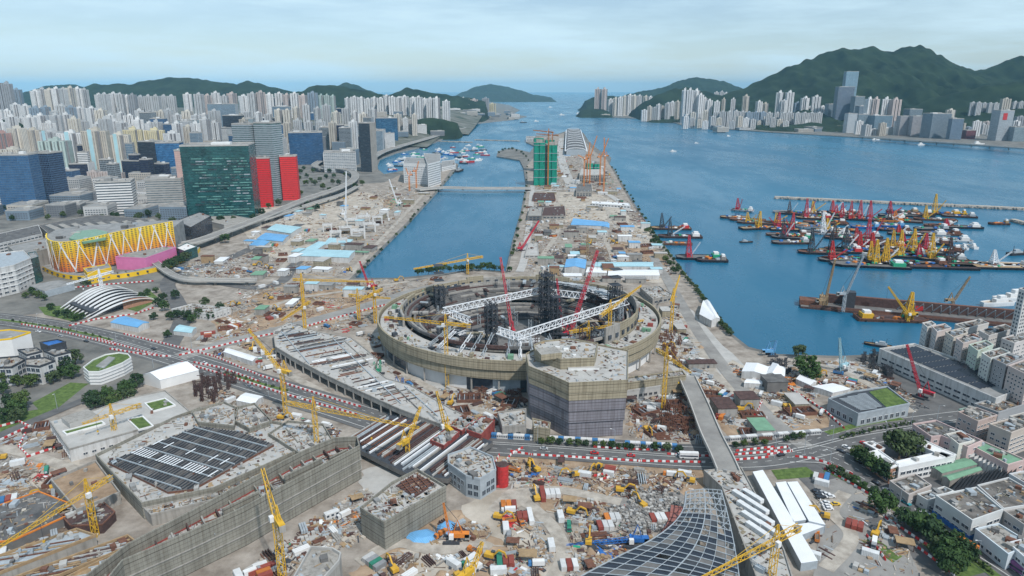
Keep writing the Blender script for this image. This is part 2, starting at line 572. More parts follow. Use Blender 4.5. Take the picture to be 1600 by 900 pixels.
# --- hills: each ridge line at its own distance, with spurs running down to its foot
def ridge(name, prof, D, front, back, seed, nu=150, nv=44, spur=0.42, bump=9):
    mb = MB()
    x0, x1 = prof[0][0], prof[-1][0]
    def py(x):
        for (xa, ya), (xb, yb) in zip(prof, prof[1:]):
            if xa <= x <= xb:
                t = (x - xa) / (xb - xa)
                t = t * t * (3 - 2 * t) * 0.6 + t * 0.4
                return ya + (yb - ya) * t
        return prof[-1][1]
    for j in range(nv + 1):
        t = j / nv
        y = D - front + (front + back) * t
        v = (y - D) / (front if y < D else back)
        g = max(0.0, 1 - abs(v)) ** 1.15
        for i in range(nu + 1):
            px = x0 + (x1 - x0) * i / nu
            pt = Vector(((px - 800) / F * (D * CP + 0), D, 0))
            hz = max(-6.0, top_z(pt, py(px)))
            X = pt.x * (0.75 + 0.25 * y / D)
            q = Vector((X * 0.0016 + seed, y * 0.0011, seed * 1.7))
            q.x *= 1.6
            rdg = abs(noise.noise(q)) * 0.8 + abs(noise.noise(q * 2.3)) * 0.6 + abs(noise.noise(q * 5.1)) * 0.35
            edge = min(1, i / 6, (nu - i) / 6)
            z = hz * g * (1 - spur * (1 - g) * rdg * 2.0) + bump * noise.noise(Vector((X * 0.02, y * 0.02, seed))) * g
            mb.v.append((X, y, z * edge - 7 * (1 - g) - 6 * (1 - edge)))
    for j in range(nv):
        for i in range(nu):
            a = j * (nu + 1) + i
            mb.f.append((a, a + 1, a + nu + 2, a + nu + 1)); mb.m.append(mb.mi('forest'))
    o = mb.build(name, smooth=True)
    o['kind'] = 'structure'

ridge('hill', [(20, 150), (45, 142), (75, 134), (110, 131.5), (138, 136), (160, 142), (190, 150)], 8200, 1500, 1500, 1.3)
ridge('hill', [(120, 152), (138, 133), (150, 129), (165, 132), (185, 129), (205, 131), (225, 125), (268, 120), (300, 121.5), (345, 127), (372, 130), (388, 125), (400, 128), (425, 135), (448, 140), (480, 152)], 6200, 1600, 1800, 2.1)
ridge('hill', [(440, 152), (470, 142), (495, 132), (530, 134), (555, 139), (600, 148), (640, 155)], 5200, 1200, 1200, 3.7)
ridge('hill', [(500, 150), (528, 134), (542, 129), (556, 132), (575, 141), (600, 150)], 8500, 1400, 1400, 4.4)
ridge('hill', [(595, 152), (622, 143), (636, 137), (648, 139), (664, 143), (690, 147), (735, 153), (765, 160)], 5600, 900, 900, 5.2)
ridge('hill', [(640, 190), (660, 184), (690, 185), (705, 189), (722, 195)], 3350, 250, 300, 6.1, nu=60, nv=30, bump=6)
ridge('hill', [(-60, 196), (-10, 186), (20, 191), (40, 203)], 2300, 350, 400, 6.9, nu=60, nv=30, bump=6)
ridge('island_hill', [(705, 152), (725, 143), (745, 135), (768, 131.5), (790, 135), (812, 141), (835, 148), (868, 153)], 14500, 1800, 1800, 7.7)
ridge('hill', [(960, 156), (985, 146), (1010, 141), (1035, 137), (1060, 126), (1086, 120.5), (1105, 123), (1130, 127), (1155, 136), (1180, 150)], 9800, 1500, 1500, 8.3)
ridge('hill', [(905, 160), (935, 150), (960, 150), (1000, 156), (1030, 160)], 7400, 700, 700, 8.9, nu=80, nv=30)
ridge('hill', [(990, 170), (1010, 158), (1030, 146), (1052, 139), (1075, 137), (1100, 142), (1130, 150), (1160, 160)], 5600, 900, 900, 9.6)
ridge('hill', [(900, 176), (912, 172), (925, 169), (940, 170), (960, 176)], 5900, 330, 350, 10.2, nu=50, nv=24, bump=5)
ridge('mountain', [(1080, 160), (1130, 150), (1160, 138), (1200, 120), (1230, 104), (1262, 91), (1290, 80), (1308, 75.5), (1322, 78), (1340, 74.5), (1356, 73), (1378, 80), (1388, 79), (1400, 73), (1424, 71.5), (1440, 75), (1455, 84), (1480, 98), (1505, 106), (1530, 110), (1545, 104), (1565, 94), (1584, 86), (1600, 90), (1660, 100), (1760, 140)], 5600, 2100, 2200, 11.5, nu=300, nv=90, bump=16, spur=0.62)
ridge('hill', [(1395, 190), (1430, 165), (1460, 152), (1500, 142), (1550, 131), (1600, 124), (1700, 118), (1800, 140)], 4300, 800, 900, 12.4, bump=10, spur=0.55)
ridge('hill', [(1130, 185), (1170, 178), (1220, 176), (1280, 172), (1360, 170), (1430, 168), (1500, 190)], 4700, 700, 600, 13.2, bump=8)

# --- sheets on the ground
LEVEL = [0.05]
def sheet(name, pp, material, z=None):
    mb = MB()
    if z is None:
        LEVEL[0] += 0.006
        z = LEVEL[0]
    w_ = Pl(pp)
    if name == 'ground_patch':      # worn, wandering outline
        w_ = smooth(w_ + w_[:1], 7)[:-1]
        w_ = [p + Vector((noise.noise(p * 0.11), noise.noise(p * 0.11 + Vector((9, 3, 0))), 0)) * 5 for p in w_]
    pts = ccw([(p.x, p.y) for p in w_])
    mb.face([(x, y, z) for x, y in pts], material)
    return struct(name, mb)

def path_strip(name, pp, w, material, z=None, k=8, build=True, mb=None, off=0.0):
    """a ribbon of width w along a smoothed line through picture points"""
    if z is None:
        LEVEL[0] += 0.006
        z = LEVEL[0]
    pts = smooth([p.copy() for p in Pl(pp)], k)
    own = mb is None
    mb = mb or MB()
    L, Rr = [], []
    for i, p in enumerate(pts):
        d = (pts[min(i + 1, len(pts) - 1)] - pts[max(i - 1, 0)])
        d.z = 0
        d.normalize()
        n = Vector((-d.y, d.x, 0))
        L.append(p + n * (off + w / 2)); Rr.append(p + n * (off - w / 2))
    for i in range(len(pts) - 1):
        mb.face([(Rr[i].x, Rr[i].y, z), (Rr[i + 1].x, Rr[i + 1].y, z), (L[i + 1].x, L[i + 1].y, z), (L[i].x, L[i].y, z)], material)
    if own:
        return struct(name, mb)

mat('site', (0.21, 0.172, 0.138), 0.98, 0.3, 0.07, col2=(0.40, 0.36, 0.315))
sheet('site_ground', [(0, 905), (-40, 700), (-40, 500), (60, 490), (200, 470), (300, 430), (290, 395), (330, 380), (400, 350), (470, 330), (540, 303), (560, 288), (600, 285), (650, 262), (708, 262), (680, 300), (638, 345), (594, 388), (545, 437), (620, 437), (690, 431), (740, 423), (793, 427), (804, 375), (817, 330), (826, 290),
      (822, 260), (840, 240), (842, 214), (868, 212), (884, 207), (903, 206), (915, 222), (930, 237), (948, 250), (957, 266), (982, 310), (1008, 350), (1030, 377), (1058, 415), (1098, 466), (1134, 519), (1166, 545), (1213, 556), (1310, 560), (1380, 570), (1300, 640), (1290, 690), (1220, 720), (1300, 800), (1480, 905)], 'site')
for pp, mt in (
    ([(380, 470), (430, 450), (520, 448), (545, 470), (470, 490), (400, 500)], 'dirt'),
    ([(930, 385), (1000, 380), (1040, 405), (1030, 420), (960, 425), (915, 405)], 'dirt'),
    ([(870, 395), (915, 385), (960, 395), (958, 418), (880, 415)], 'dirt_dark'),
    ([(970, 355), (1010, 352), (1026, 378), (980, 380)], 'sand'),
    ([(795, 690), (1100, 725), (1090, 760), (1000, 790), (850, 768), (770, 740)], 'dirt'),
    ([(560, 880), (640, 820), (720, 800), (840, 830), (780, 905), (560, 905)], 'dirt'),
    ([(960, 770), (1060, 770), (1070, 800), (1000, 830), (950, 810)], 'rubble'),
    ([(1120, 640), (1160, 620), (1200, 640), (1190, 670), (1130, 680)], 'dirt'),
    ([(1230, 655), (1290, 640), (1300, 662), (1240, 675)], 'dirt_dark'),
    ([(30, 750), (110, 715), (130, 745), (60, 775), (0, 790)], 'sand'),
    ([(0, 770), (60, 760), (150, 800), (120, 850), (0, 860)], 'dirt_dark'),
    ([(590, 520), (660, 540), (700, 600), (820, 640), (815, 690), (760, 690), (640, 640), (560, 560)], 'concrete_pale'),
    ([(560, 735), (640, 720), (650, 745), (590, 790), (480, 850), (440, 905), (370, 905), (480, 830), (560, 775)], 'concrete_pale'),
    ([(770, 765), (860, 770), (800, 800), (880, 850), (870, 905), (800, 905), (790, 850), (720, 800)], 'sand'),
    ([(1020, 540), (1110, 640), (1200, 680), (1240, 640), (1130, 540), (1060, 470)], 'concrete_pale'),
    ([(1310, 560), (1350, 575), (1390, 590), (1430, 640), (1400, 620), (1340, 590), (1290, 575)], 'concrete_pale'),
    ([(900, 425), (1000, 440), (1040, 440), (1010, 415), (930, 412)], 'sand'), ([(850, 300), (940, 305), (985, 345), (930, 350), (860, 340)], 'sand'), ([(400, 470), (520, 455), (600, 470), (520, 505), (420, 510)], 'dirt'), ([(330, 500), (400, 480), (430, 505), (360, 530)], 'dirt'),
    ([(620, 860), (700, 830), (760, 850), (720, 890), (640, 900)], 'sand'), ([(1140, 560), (1210, 600), (1260, 650), (1200, 660), (1130, 600)], 'sand'), ([(840, 780), (900, 775), (940, 800), (880, 815)], 'dirt'), ([(450, 330), (560, 310), (620, 318), (560, 350), (470, 360)], 'dirt'), ([(1270, 640), (1300, 655), (1280, 675), (1225, 680)], 'dirt'),
    ([(360, 330), (450, 320), (560, 300), (600, 320), (520, 380), (420, 400)], 'sand'),
):
    sheet('ground_patch', pp, mt)
# darker made ground of the streets by the tenements and of the park on the left
sheet('paved_ground', [(1290, 690), (1300, 640), (1380, 570), (1430, 545), (1700, 540), (1900, 905), (1480, 905), (1300, 800), (1220, 720)], 'asphalt')
sheet('paved_ground', [(-200, 520), (0, 505), (200, 540), (270, 565), (200, 600), (60, 660), (-200, 700)], 'city_ground')
sheet('yard_ground', [(1270, 755), (1320, 745), (1400, 800), (1340, 815), (1290, 800)], 'road_dusty')
sheet('yard_ground', [(1280, 830), (1330, 810), (1420, 860), (1440, 905), (1270, 905)], 'road_dusty')
for pp in ([(50, 630), (110, 598), (140, 600), (60, 640)], [(0, 650), (60, 640), (135, 602), (70, 655), (10, 680), (0, 680)], [(60, 480), (95, 478), (140, 495), (115, 503), (70, 492)], [(1205, 735), (1260, 730), (1280, 745), (1215, 750)],
           [(1345, 845), (1365, 840), (1410, 870), (1395, 880)], [(1440, 850), (1480, 850), (1540, 895), (1500, 905)], [(185, 480), (235, 455), (250, 468), (215, 487)]):
    sheet('grass_patch', pp, 'grass')

# --- roads
ROAD_LINES = {
 'main': [(-60, 492), (60, 507), (160, 527), (260, 555), (340, 580), (430, 608), (540, 642), (640, 672), (740, 690), (840, 697), (960, 706), (1080, 714), (1180, 714), (1260, 700), (1330, 683), (1420, 668), (1560, 650)],
 'street': [(1225, 708), (1290, 712), (1350, 740), (1420, 780), (1500, 830), (1580, 878), (1660, 930)],
 'haul': [(280, 558), (360, 535), (450, 512), (560, 482), (650, 455), (720, 440)],
 'park': [(-20, 690), (60, 655), (150, 618), (240, 582), (290, 562)],
 'shore': [(1020, 400), (1050, 450), (1085, 510), (1120, 560), (1160, 610), (1210, 660), (1260, 700)],
 'loop': [(260, 548), (285, 500), (275, 470), (262, 445), (280, 425), (340, 410), (400, 385), (470, 350)],
 'side': [(470, 405), (455, 420), (440, 440), (400, 450), (330, 440)],
 'boulevard': [(894, 294), (884, 270), (878, 250), (876, 232), (878, 216)],
 'runway_road': [(832, 290), (828, 340), (820, 400), (812, 425)],
 'runway_cross': [(826, 300), (870, 296), (940, 300), (985, 330)],
}
mat('track', (0.33, 0.29, 0.245), 0.98, 0.3, 0.15, col2=(0.46, 0.42, 0.365))
TRACKS = [[(790, 768), (830, 792), (868, 830), (880, 870), (860, 910)], [(770, 800), (800, 775), (870, 766), (970, 785)], [(835, 440), (848, 400), (872, 360), (868, 320), (874, 300)], [(962, 442), (956, 400), (946, 370), (952, 338), (940, 310)],
          [(548, 428), (592, 378), (640, 327), (668, 298)], [(430, 432), (470, 388), (520, 352), (580, 317), (650, 286)], [(560, 530), (620, 576), (690, 616), (770, 648), (815, 640)], [(1058, 470), (1090, 540), (1130, 598), (1210, 640)], [(1230, 562), (1300, 576), (1360, 602), (1425, 645)],
          [(0, 700), (60, 715), (120, 735)], [(300, 535), (370, 545), (440, 580), (520, 622)], [(1290, 890), (1330, 840), (1300, 800), (1320, 770)], [(380, 500), (450, 470), (540, 455), (640, 440)], [(860, 300), (862, 260), (866, 230)], [(925, 300), (915, 262), (900, 232)], [(560, 880), (620, 850), (680, 860), (760, 850)]]
for t_ in TRACKS:
    path_strip('track', t_, 7, 'track')
for k, w, mt in (('main', 30, 'asphalt'), ('street', 24, 'asphalt'), ('haul', 18, 'road_dusty'), ('park', 9, 'asphalt'), ('shore', 11, 'road_dusty'), ('loop', 16, 'asphalt'), ('side', 14, 'asphalt'), ('boulevard', 24, 'concrete_pale'), ('runway_road', 10, 'concrete_pale'), ('runway_cross', 12, 'concrete_pale')):
    path_strip('road', ROAD_LINES[k], w, mt)
mb = MB()
LEVEL[0] += 0.006
for off in (-11.5, 11.5, -1.2, 1.2):
    path_strip('x', ROAD_LINES['main'], 0.35, 'marking', LEVEL[0], mb=mb, off=off)
for off in (-10.8, 10.8):
    path_strip('x', ROAD_LINES['street'], 0.4, 'marking', LEVEL[0], mb=mb, off=off)
def dashes(mb, pp, off, w, ln, gap):
    pts = smooth(Pl(pp), 10)
    acc = 0.0
    for a, c in zip(pts, pts[1:]):
        d = c - a
        l = d.length
        d.normalize()
        n = Vector((-d.y, d.x, 0))
        s = 0.0
        while s < l:
            if (acc + s) % (ln + gap) < ln:
                e = min(l, s + 1.0)
                q = [a + d * s + n * (off - w / 2), a + d * e + n * (off - w / 2), a + d * e + n * (off + w / 2), a + d * s + n * (off + w / 2)]
                mb.face([(v.x, v.y, LEVEL[0]) for v in q], 'marking')
            s += 1.0
        acc += l
for off in (-6.3, 6.3):
    dashes(mb, ROAD_LINES['main'], off, 0.3, 3, 5)
for off in (-5.4, 0, 5.4):
    dashes(mb, ROAD_LINES['street'], off, 0.35, 3, 4)
o = mb.build('road_markings'); o['kind'] = 'structure'
# kerbed planted strip down the middle of the main road and beside the street
def verge(name, pp, w, off, h=0.14, top='grass'):
    pts = smooth(Pl(pp), 8)
    mb = MB()
    for i in range(len(pts) - 1):
        a, c = pts[i], pts[i + 1]
        d = (c - a); d.normalize()
        n = Vector((-d.y, d.x, 0))
        q = [a + n * (off - w / 2), c + n * (off - w / 2), c + n * (off + w / 2), a + n * (off + w / 2)]
        mb.hexa([(v.x, v.y, 0.02) for v in q] + [(v.x, v.y, LEVEL[0] + h) for v in q], 'concrete_pale', top)
    struct(name, mb)
verge('kerbed_verge', [(0, 500), (90, 513), (175, 532)], 4, 0)
verge('kerbed_verge', [(350, 583), (400, 598), (450, 612)], 3, 0)
verge('kerbed_verge', [(1290, 735), (1350, 765), (1420, 810), (1500, 860), (1560, 905)], 5, 0)
verge('kerbed_verge', [(1310, 688), (1370, 672), (1425, 664)], 5, 9)
verge('pavement', [(1345, 718), (1420, 760), (1500, 808), (1590, 862)], 3.5, 4, top='concrete_pale')

# --- elevated highways: thing each, deck + parapets + piers
def viaduct(label, pp, w, z, piers=45, name='elevated_road', pier_w=2.4, k=10):
    pts = smooth([P(x, y, z) for x, y in pp], k)
    root = empty(name, (pts[0].x, pts[0].y, 0), 0, label, 'viaduct')
    inv = Vector((-pts[0].x, -pts[0].y, 0))
    deck, pl, pr = MB(), MB(), MB()
    acc = 0.0
    nxt = 10.0
    nor = []
    for i in range(len(pts)):
        d = pts[min(i + 1, len(pts) - 1)] - pts[max(i - 1, 0)]
        d.z = 0; d.normalize()
        nor.append(Vector((-d.y, d.x, 0)))
    up = Vector((0, 0, 1))
    for i in range(len(pts) - 1):
        a, c = pts[i] + inv, pts[i + 1] + inv
        na, nc = nor[i], nor[i + 1]
        q = [a - na * w / 2, c - nc * w / 2, c + nc * w / 2, a + na * w / 2]
        deck.hexa([v - up * 1.8 for v in q] + q, 'viaduct', 'road_dusty')
        for s, mbp in ((1, pl), (-1, pr)):
            q2 = [a + na * (s * w / 2 - 0.3), c + nc * (s * w / 2 - 0.3), c + nc * (s * w / 2 + 0.3), a + na * (s * w / 2 + 0.3)]
            mbp.hexa([v - up * 0.6 for v in q2] + [v + up * 1.1 for v in q2], 'viaduct')
        l = (c - a).length
        while acc + l > nxt:
            p = a + (c - a) * ((nxt - acc) / l)
            pm = MB()
            pm.box((p.x, p.y, 0), (pier_w, pier_w, z - 1.9), 'concrete')
            pm.box((p.x, p.y, z - 3.4), (w * 0.6, pier_w * 1.1, 1.5), 'concrete', math.atan2(na.y, na.x))
            pm.build('pier', root)
            nxt += piers
        acc += l
    deck.build('deck', root); pl.build('parapet', root); pr.build('parapet', root)
    return root
viaduct('curving pale elevated highway between the red towers and the building site', [(235, 385), (300, 378), (360, 358), (420, 335), (480, 310), (530, 293), (553, 280), (552, 269), (530, 263), (500, 262), (492, 257), (503, 250)], 17, 11)
viaduct('elevated slip road joining the curved highway from below', [(380, 352), (430, 337), (490, 317), (535, 303), (560, 290)], 9, 8)
viaduct('long coastal elevated highway beside the boat shelter', [(575, 250), (600, 236), (640, 224), (672, 215), (690, 209), (705, 204), (725, 199)], 26, 13, piers=60)
viaduct('low white road bridge with lamp posts crossing the channel', [(652, 296), (690, 293), (740, 294), (780, 294), (830, 294)], 24, 5, piers=48, name='road_bridge')
viaduct('long harbour-front elevated expressway below the island towers', [(1345, 213), (1400, 217), (1470, 222), (1540, 227), (1620, 233)], 26, 12, piers=70)
viaduct('grey elevated road bending past the dark green hoarding by the yellow mall', [(230, 400), (275, 432), (330, 437), (400, 437)], 8, 6, piers=35)

# --- breakwater and quays
def breakwater(label, a, c, w, h):
    pa, pc = P(*a, SEA), P(*c, SEA)
    d = pc - pa
    ln = d.length
    mb = MB()
    rot = math.atan2(d.y, d.x)
    n = int(ln / 9)
    dn = d.normalized(); nn = Vector((-dn.y, dn.x, 0))
    core = MB()
    q = [pa - nn * w / 2, pc - nn * w / 2, pc + nn * w / 2, pa + nn * w / 2]
    q2 = [pa - nn * w * 0.3, pc - nn * w * 0.3, pc + nn * w * 0.3, pa + nn * w * 0.3]
    core.hexa([(v.x, v.y, SEA - 3) for v in q] + [(v.x, v.y, SEA + h) for v in q2], 'seawall', 'sand')
    root = empty('breakwater', (0, 0, 0), 0, label, 'breakwater')
    core.build('core', root)
    for i in range(int(ln / 3)):
        for s in (-1, 1):
            p = pa + d * ((i + random.random()) / (ln / 3)) + nn * s * w * random.uniform(0.3, 0.5)
            sz = random.uniform(2, 4)
            mb.box((p.x, p.y, SEA + random.uniform(-0.5, h * 0.5)), (sz, sz * 0.8, sz * 0.7), random.choice(['sand', 'seawall', 'concrete']), random.random() * 3)
    o = mb.build('armour_rock', root); o['kind'] = 'stuff'
breakwater('long pale rock breakwater behind the crane barges', (1210, 310), (1640, 330), 14, 4.5)
breakwater('short rock breakwater end at the right edge beyond the barges', (1582, 346), (1660, 366), 14, 4.5)
breakwater('low breakwater lying across the boat shelter entrance', (742, 219), (812, 221), 12, 3.5)
breakwater('breakwater stub off the coastal highway', (680, 221), (738, 223), 12, 3.5)
# planted rock edge of the runway
# ================================================================== TOWERS OF THE CITY
STUFF_PARTS = {'window_rows', 'mullion_grid', 'railing_rows', 'roof_plant'}
def mark_stuff(o):
    for c in o.children:
        if c.name.split('.')[0] in STUFF_PARTS:
            c['kind'] = 'stuff'

def at_dist(px, D, z=0.0):
    return Vector(((px - 800) / F * (D * CP + (H - z) * SP), D, z))

def wall_windows(mb, poly, z0, z1, bay, floor, ww, wh, m='pane_far', proud=0.1, skip=0.0, rnd=random):
    poly = ccw(poly)
    n = len(poly)
    nf = max(1, int((z1 - z0) / floor))
    for i in range(n):
        a, c = Vector(poly[i]), Vector(poly[(i + 1) % n])
        e = c - a
        ln = e.length
        if ln < bay * 0.8:
            continue
        e.normalize()
        nm = Vector((e.y, -e.x)) * proud
        k = int(ln / bay)
        s0 = (ln - k * bay) / 2
        for f in range(nf):
            zb = z0 + f * floor + (floor - wh) * 0.5
            for j in range(k):
                if skip and rnd.random() < skip:
                    continue
                s = s0 + (j + 0.5) * bay
                p, q = a + e * (s - ww / 2) + nm, a + e * (s + ww / 2) + nm
                mb.face([(p.x, p.y, zb), (q.x, q.y, zb), (q.x, q.y, zb + wh), (p.x, p.y, zb + wh)], m)

def cross_plan(w, arm, notch):
    h, a = w / 2, arm / 2
    q = [(a, -h), (a, -a - notch), (a + notch, -a - notch), (a + notch, -a), (h, -a)]
    out = []
    for r in range(4):
        for x, y in q:
            for _ in range(r):
                x, y = -y, x
            out.append((x, y))
    return out

def bay_plan(w, d, bays, rec):
    """slab with vertical recesses along both long faces"""
    pts = []
    bw = w / bays
    for i in range(bays):
        x = -w / 2 + i * bw
        pts += [(x, -d / 2), (x + bw * 0.68, -d / 2), (x + bw * 0.68, -d / 2 + rec), (x + bw, -d / 2 + rec)]
    pts[-1] = (w / 2, -d / 2 + rec)
    for i in range(bays):
        x = w / 2 - i * bw
        pts += [(x, d / 2), (x - bw * 0.68, d / 2), (x - bw * 0.68, d / 2 - rec), (x - bw, d / 2 - rec)]
    return pts

def tower_proto(plan, floors, bay, ww, wh, accent=None, cap=True):
    h = floors * 3.0
    wl_, wd, rf = MB(), MB(), MB()
    wl_.prism(plan, 0, h, 'tint', 'roof_grey')
    wall_windows(wd, plan, 4, h - 1, bay, 3.0, ww, wh)
    pc = ccw(plan)
    for i in range(len(pc)):                    # dark strips paint shade into the recesses between the wings
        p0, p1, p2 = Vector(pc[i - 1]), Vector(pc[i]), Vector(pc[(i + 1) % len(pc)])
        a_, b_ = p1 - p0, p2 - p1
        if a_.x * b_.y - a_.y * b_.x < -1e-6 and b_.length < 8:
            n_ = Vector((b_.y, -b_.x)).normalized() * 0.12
            wd.face([(p1.x + n_.x, p1.y + n_.y, 3), (p2.x + n_.x, p2.y + n_.y, 3), (p2.x + n_.x, p2.y + n_.y, h - 0.5), (p1.x + n_.x, p1.y + n_.y, h - 0.5)], 'recess_shade')
    xs = [p[0] for p in plan]
    w = max(xs) - min(xs)
    rf.prism(rect(0, 0, w * 0.34, w * 0.26), h - 0.5, h + 6, 'tint', 'roof_grey')
    rf.prism(rect(w * 0.06, 0, w * 0.14, w * 0.14), h + 6, h + 9.5, 'tint', 'roof_grey')
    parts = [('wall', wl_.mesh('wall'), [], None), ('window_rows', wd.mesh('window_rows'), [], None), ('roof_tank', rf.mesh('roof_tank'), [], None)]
    if accent:
        ac = MB()
        y = min(p[1] for p in plan)
        ac.box((0, y - 0.1, 3), (w * 0.16, 1.2, h + 1), 'tint')
        parts.append(('colour_stripe', ac.mesh('colour_stripe'), [], accent))
    return ('residential_tower', parts), h, w

PROTO = {
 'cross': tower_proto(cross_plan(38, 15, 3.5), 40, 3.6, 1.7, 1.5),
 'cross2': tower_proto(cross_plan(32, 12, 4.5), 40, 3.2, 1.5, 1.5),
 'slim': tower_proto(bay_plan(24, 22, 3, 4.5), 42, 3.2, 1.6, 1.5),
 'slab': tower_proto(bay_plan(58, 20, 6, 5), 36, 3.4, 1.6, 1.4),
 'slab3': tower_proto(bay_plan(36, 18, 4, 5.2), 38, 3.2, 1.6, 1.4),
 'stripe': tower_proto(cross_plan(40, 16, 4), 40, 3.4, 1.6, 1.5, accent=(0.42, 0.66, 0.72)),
}
COLS = {
 'white': (0.8, 0.8, 0.79), 'cream': (0.72, 0.67, 0.58), 'pale grey': (0.56, 0.57, 0.57), 'mid grey': (0.36, 0.37, 0.39), 'pale pink': (0.62, 0.53, 0.49),
 'beige': (0.58, 0.53, 0.45), 'greenish': (0.46, 0.56, 0.52), 'blue-grey': (0.32, 0.40, 0.48), 'yellowish': (0.70, 0.62, 0.40), 'brick pink': (0.50, 0.30, 0.26),
}
def tower(px, wpx, ytop, D, kind, cname, row, rot=None, z=None, group=None):
    pt = at_dist(px, D)
    z0 = terrain(pt.x, pt.y) if z is None else z
    pt = at_dist(px, D, z0)
    hz = top_z(pt, ytop) - z0
    proto, ph, pw = PROTO[kind]
    s = wpx * mpp(pt) / pw
    if rot is None:
        rot = random.uniform(-0.3, 0.3)
    base = COLS[cname]
    j = random.uniform(0.92, 1.06)
    c = tuple(min(0.85, v * j) for v in base)
    o = inst(proto, pt, rot, (s, s, hz / (ph + 6)), c, None, 'tower', group or 'residential towers ' + row)
    mark_stuff(o)
    in_row(row, o, cname, 'tower')
    return o

def tower_row(row, lst, D, kinds, cols, w=None, z=None, jit=60):
    for i, t in enumerate(lst):
        px, wp, yt = t[:3]
        cn = t[3] if len(t) > 3 else cols[i % len(cols)]
        tower(px, wp, yt, D + random.uniform(-jit, jit), kinds[i % len(kinds)], cn, row, z=z)

r_ = 'in the tall cluster at the upper left corner'
tower_row(r_, [(6, 16, 127), (20, 14, 128), (33, 12, 138, 'blue-grey')], 3500, ['slim', 'slab3'], ['mid grey'])
tower_row('in the packed estate under the far left ridge', [(62, 14, 140), (73, 13, 137), (84, 13, 138), (95, 13, 136), (106, 13, 137), (117, 13, 135), (128, 12, 136), (138, 12, 138)], 3450, ['cross', 'cross2'], ['white', 'pale grey', 'cream'])
tower_row('in the estate right of the packed ridge estate', [(160, 12, 146), (169, 12, 145), (183, 12, 144), (193, 11, 145), (203, 9, 148), (212, 10, 146, 'mid grey')], 3250, ['cross', 'slim'], ['white', 'pale grey'])
tower_row('in the even slab row before the dark ridge', [(224, 12, 149), (236, 12, 148), (248, 12, 148), (260, 12, 148), (272, 12, 148)], 3300, ['slab3'], ['pale grey'])
tower_row('along the foot of the long dark ridge', [(297, 12, 145), (315, 12, 145), (328, 12, 147), (341, 12, 143), (354, 11, 148), (366, 14, 144), (384, 15, 148), (398, 12, 144), (411, 13, 142), (424, 12, 145)], 3300, ['cross', 'slim', 'cross2'], ['white', 'pale grey', 'pale pink'])
tower_row('before the notch between the two left hills', [(439, 12, 144), (451, 11, 146), (463, 11, 144), (476, 13, 147), (491, 12, 143, 'blue-grey'), (504, 8, 147, 'greenish'), (513, 8, 147, 'greenish'), (522, 8, 148, 'greenish')], 3400, ['slim', 'cross2'], ['white', 'pale pink'])
tower_row('in the bright wall of towers left of the strait', [(544, 8, 152), (555, 10, 150), (566, 10, 151), (576, 10, 153), (586, 10, 151), (596, 11, 152), (605, 10, 148), (614, 11, 150), (624, 11, 151), (633, 11, 149), (646, 10, 151), (655, 11, 150), (664, 9, 153), (673, 10, 152), (683, 11, 151), (698, 10, 156)], 3800, ['cross2', 'slim'], ['white'])
tower_row('on the far point left of the strait', [(724, 9, 152), (733, 8, 155), (741, 10, 154, 'pale pink'), (759, 9, 152, 'mid grey'), (769, 10, 161, 'yellowish')], 5600, ['slim'], ['white', 'cream'], z=0)
# middle ranks
random.seed(21)
def fill(row, x0, x1, step, ytop, jy, D, wp, kinds, cols):
    x = x0
    lst = []
    while x < x1:
        lst.append((x, wp * random.uniform(0.85, 1.15), ytop + random.uniform(-jy, jy), random.choice(cols)))
        x += step * random.uniform(0.85, 1.2)
    tower_row(row, lst, D, kinds, None, jit=90)
fill('in the upper rank over the left-hand city', 4, 140, 13.5, 167, 6, 2750, 15, ['cross', 'slab3', 'cross2'], ['pale grey', 'white', 'white', 'blue-grey'])
fill('in the upper rank behind the dark frame tower', 150, 345, 14.0, 172, 7, 2650, 13, ['cross2', 'slim', 'cross'], ['white', 'white', 'cream', 'pale grey'])
fill('in the upper rank right of the dark frame tower', 388, 600, 15, 170, 9, 2850, 11, ['slim', 'cross2'], ['white', 'pale grey', 'cream'])
fill('in the second rank behind the cyan-striped towers', 12, 150, 14, 183, 7, 2250, 17, ['cross', 'cross2', 'slab3'], ['cream', 'white', 'white', 'pale grey'])
fill('in the second rank behind the blue office towers', 160, 345, 14, 188, 8, 2150, 15, ['cross2', 'slim', 'cross'], ['white', 'white', 'cream', 'pale grey'])
fill('in the second rank above the red towers', 385, 560, 16, 192, 8, 2350, 11, ['slim', 'slab3'], ['white', 'pale grey', 'beige'])
fill('in the low rank between offices and white tower wall', 545, 650, 13, 180, 5, 3100, 9, ['slim', 'slab3'], ['white', 'pale grey', 'cream'])
tower(38, 26, 197, 1950, 'cross', 'cream', 'above the blue office')
tower(62, 24, 200, 1980, 'cross', 'beige', 'above the blue office')
tower(14, 24, 205, 1900, 'cross2', 'brick pink', 'above the blue office')
tower(30, 34, 230, 1600, 'slab3', 'cream', 'beside the upper left of the blue office')
tower(92, 30, 202, 1750, 'stripe', 'pale grey', 'with a cyan stripe')
tower(122, 34, 204, 1700, 'stripe', 'white', 'with a cyan stripe')
tower(98, 40, 216, 1560, 'slab3', 'greenish', 'behind the dark purple office tower')
tower(161, 36, 200, 1640, 'stripe', 'beige', 'with a cyan stripe', rot=0.1)
tower(196, 31, 207, 1680, 'stripe', 'cream', 'with a cyan stripe', rot=0.15)
tower(217, 26, 199, 1820, 'cross', 'yellowish', 'just right of the cyan-striped towers')
tower(250, 28, 200, 1850, 'cross', 'yellowish', 'just right of the cyan-striped towers')
tower(276, 24, 205, 1800, 'cross2', 'white', 'just right of the cyan-striped towers')
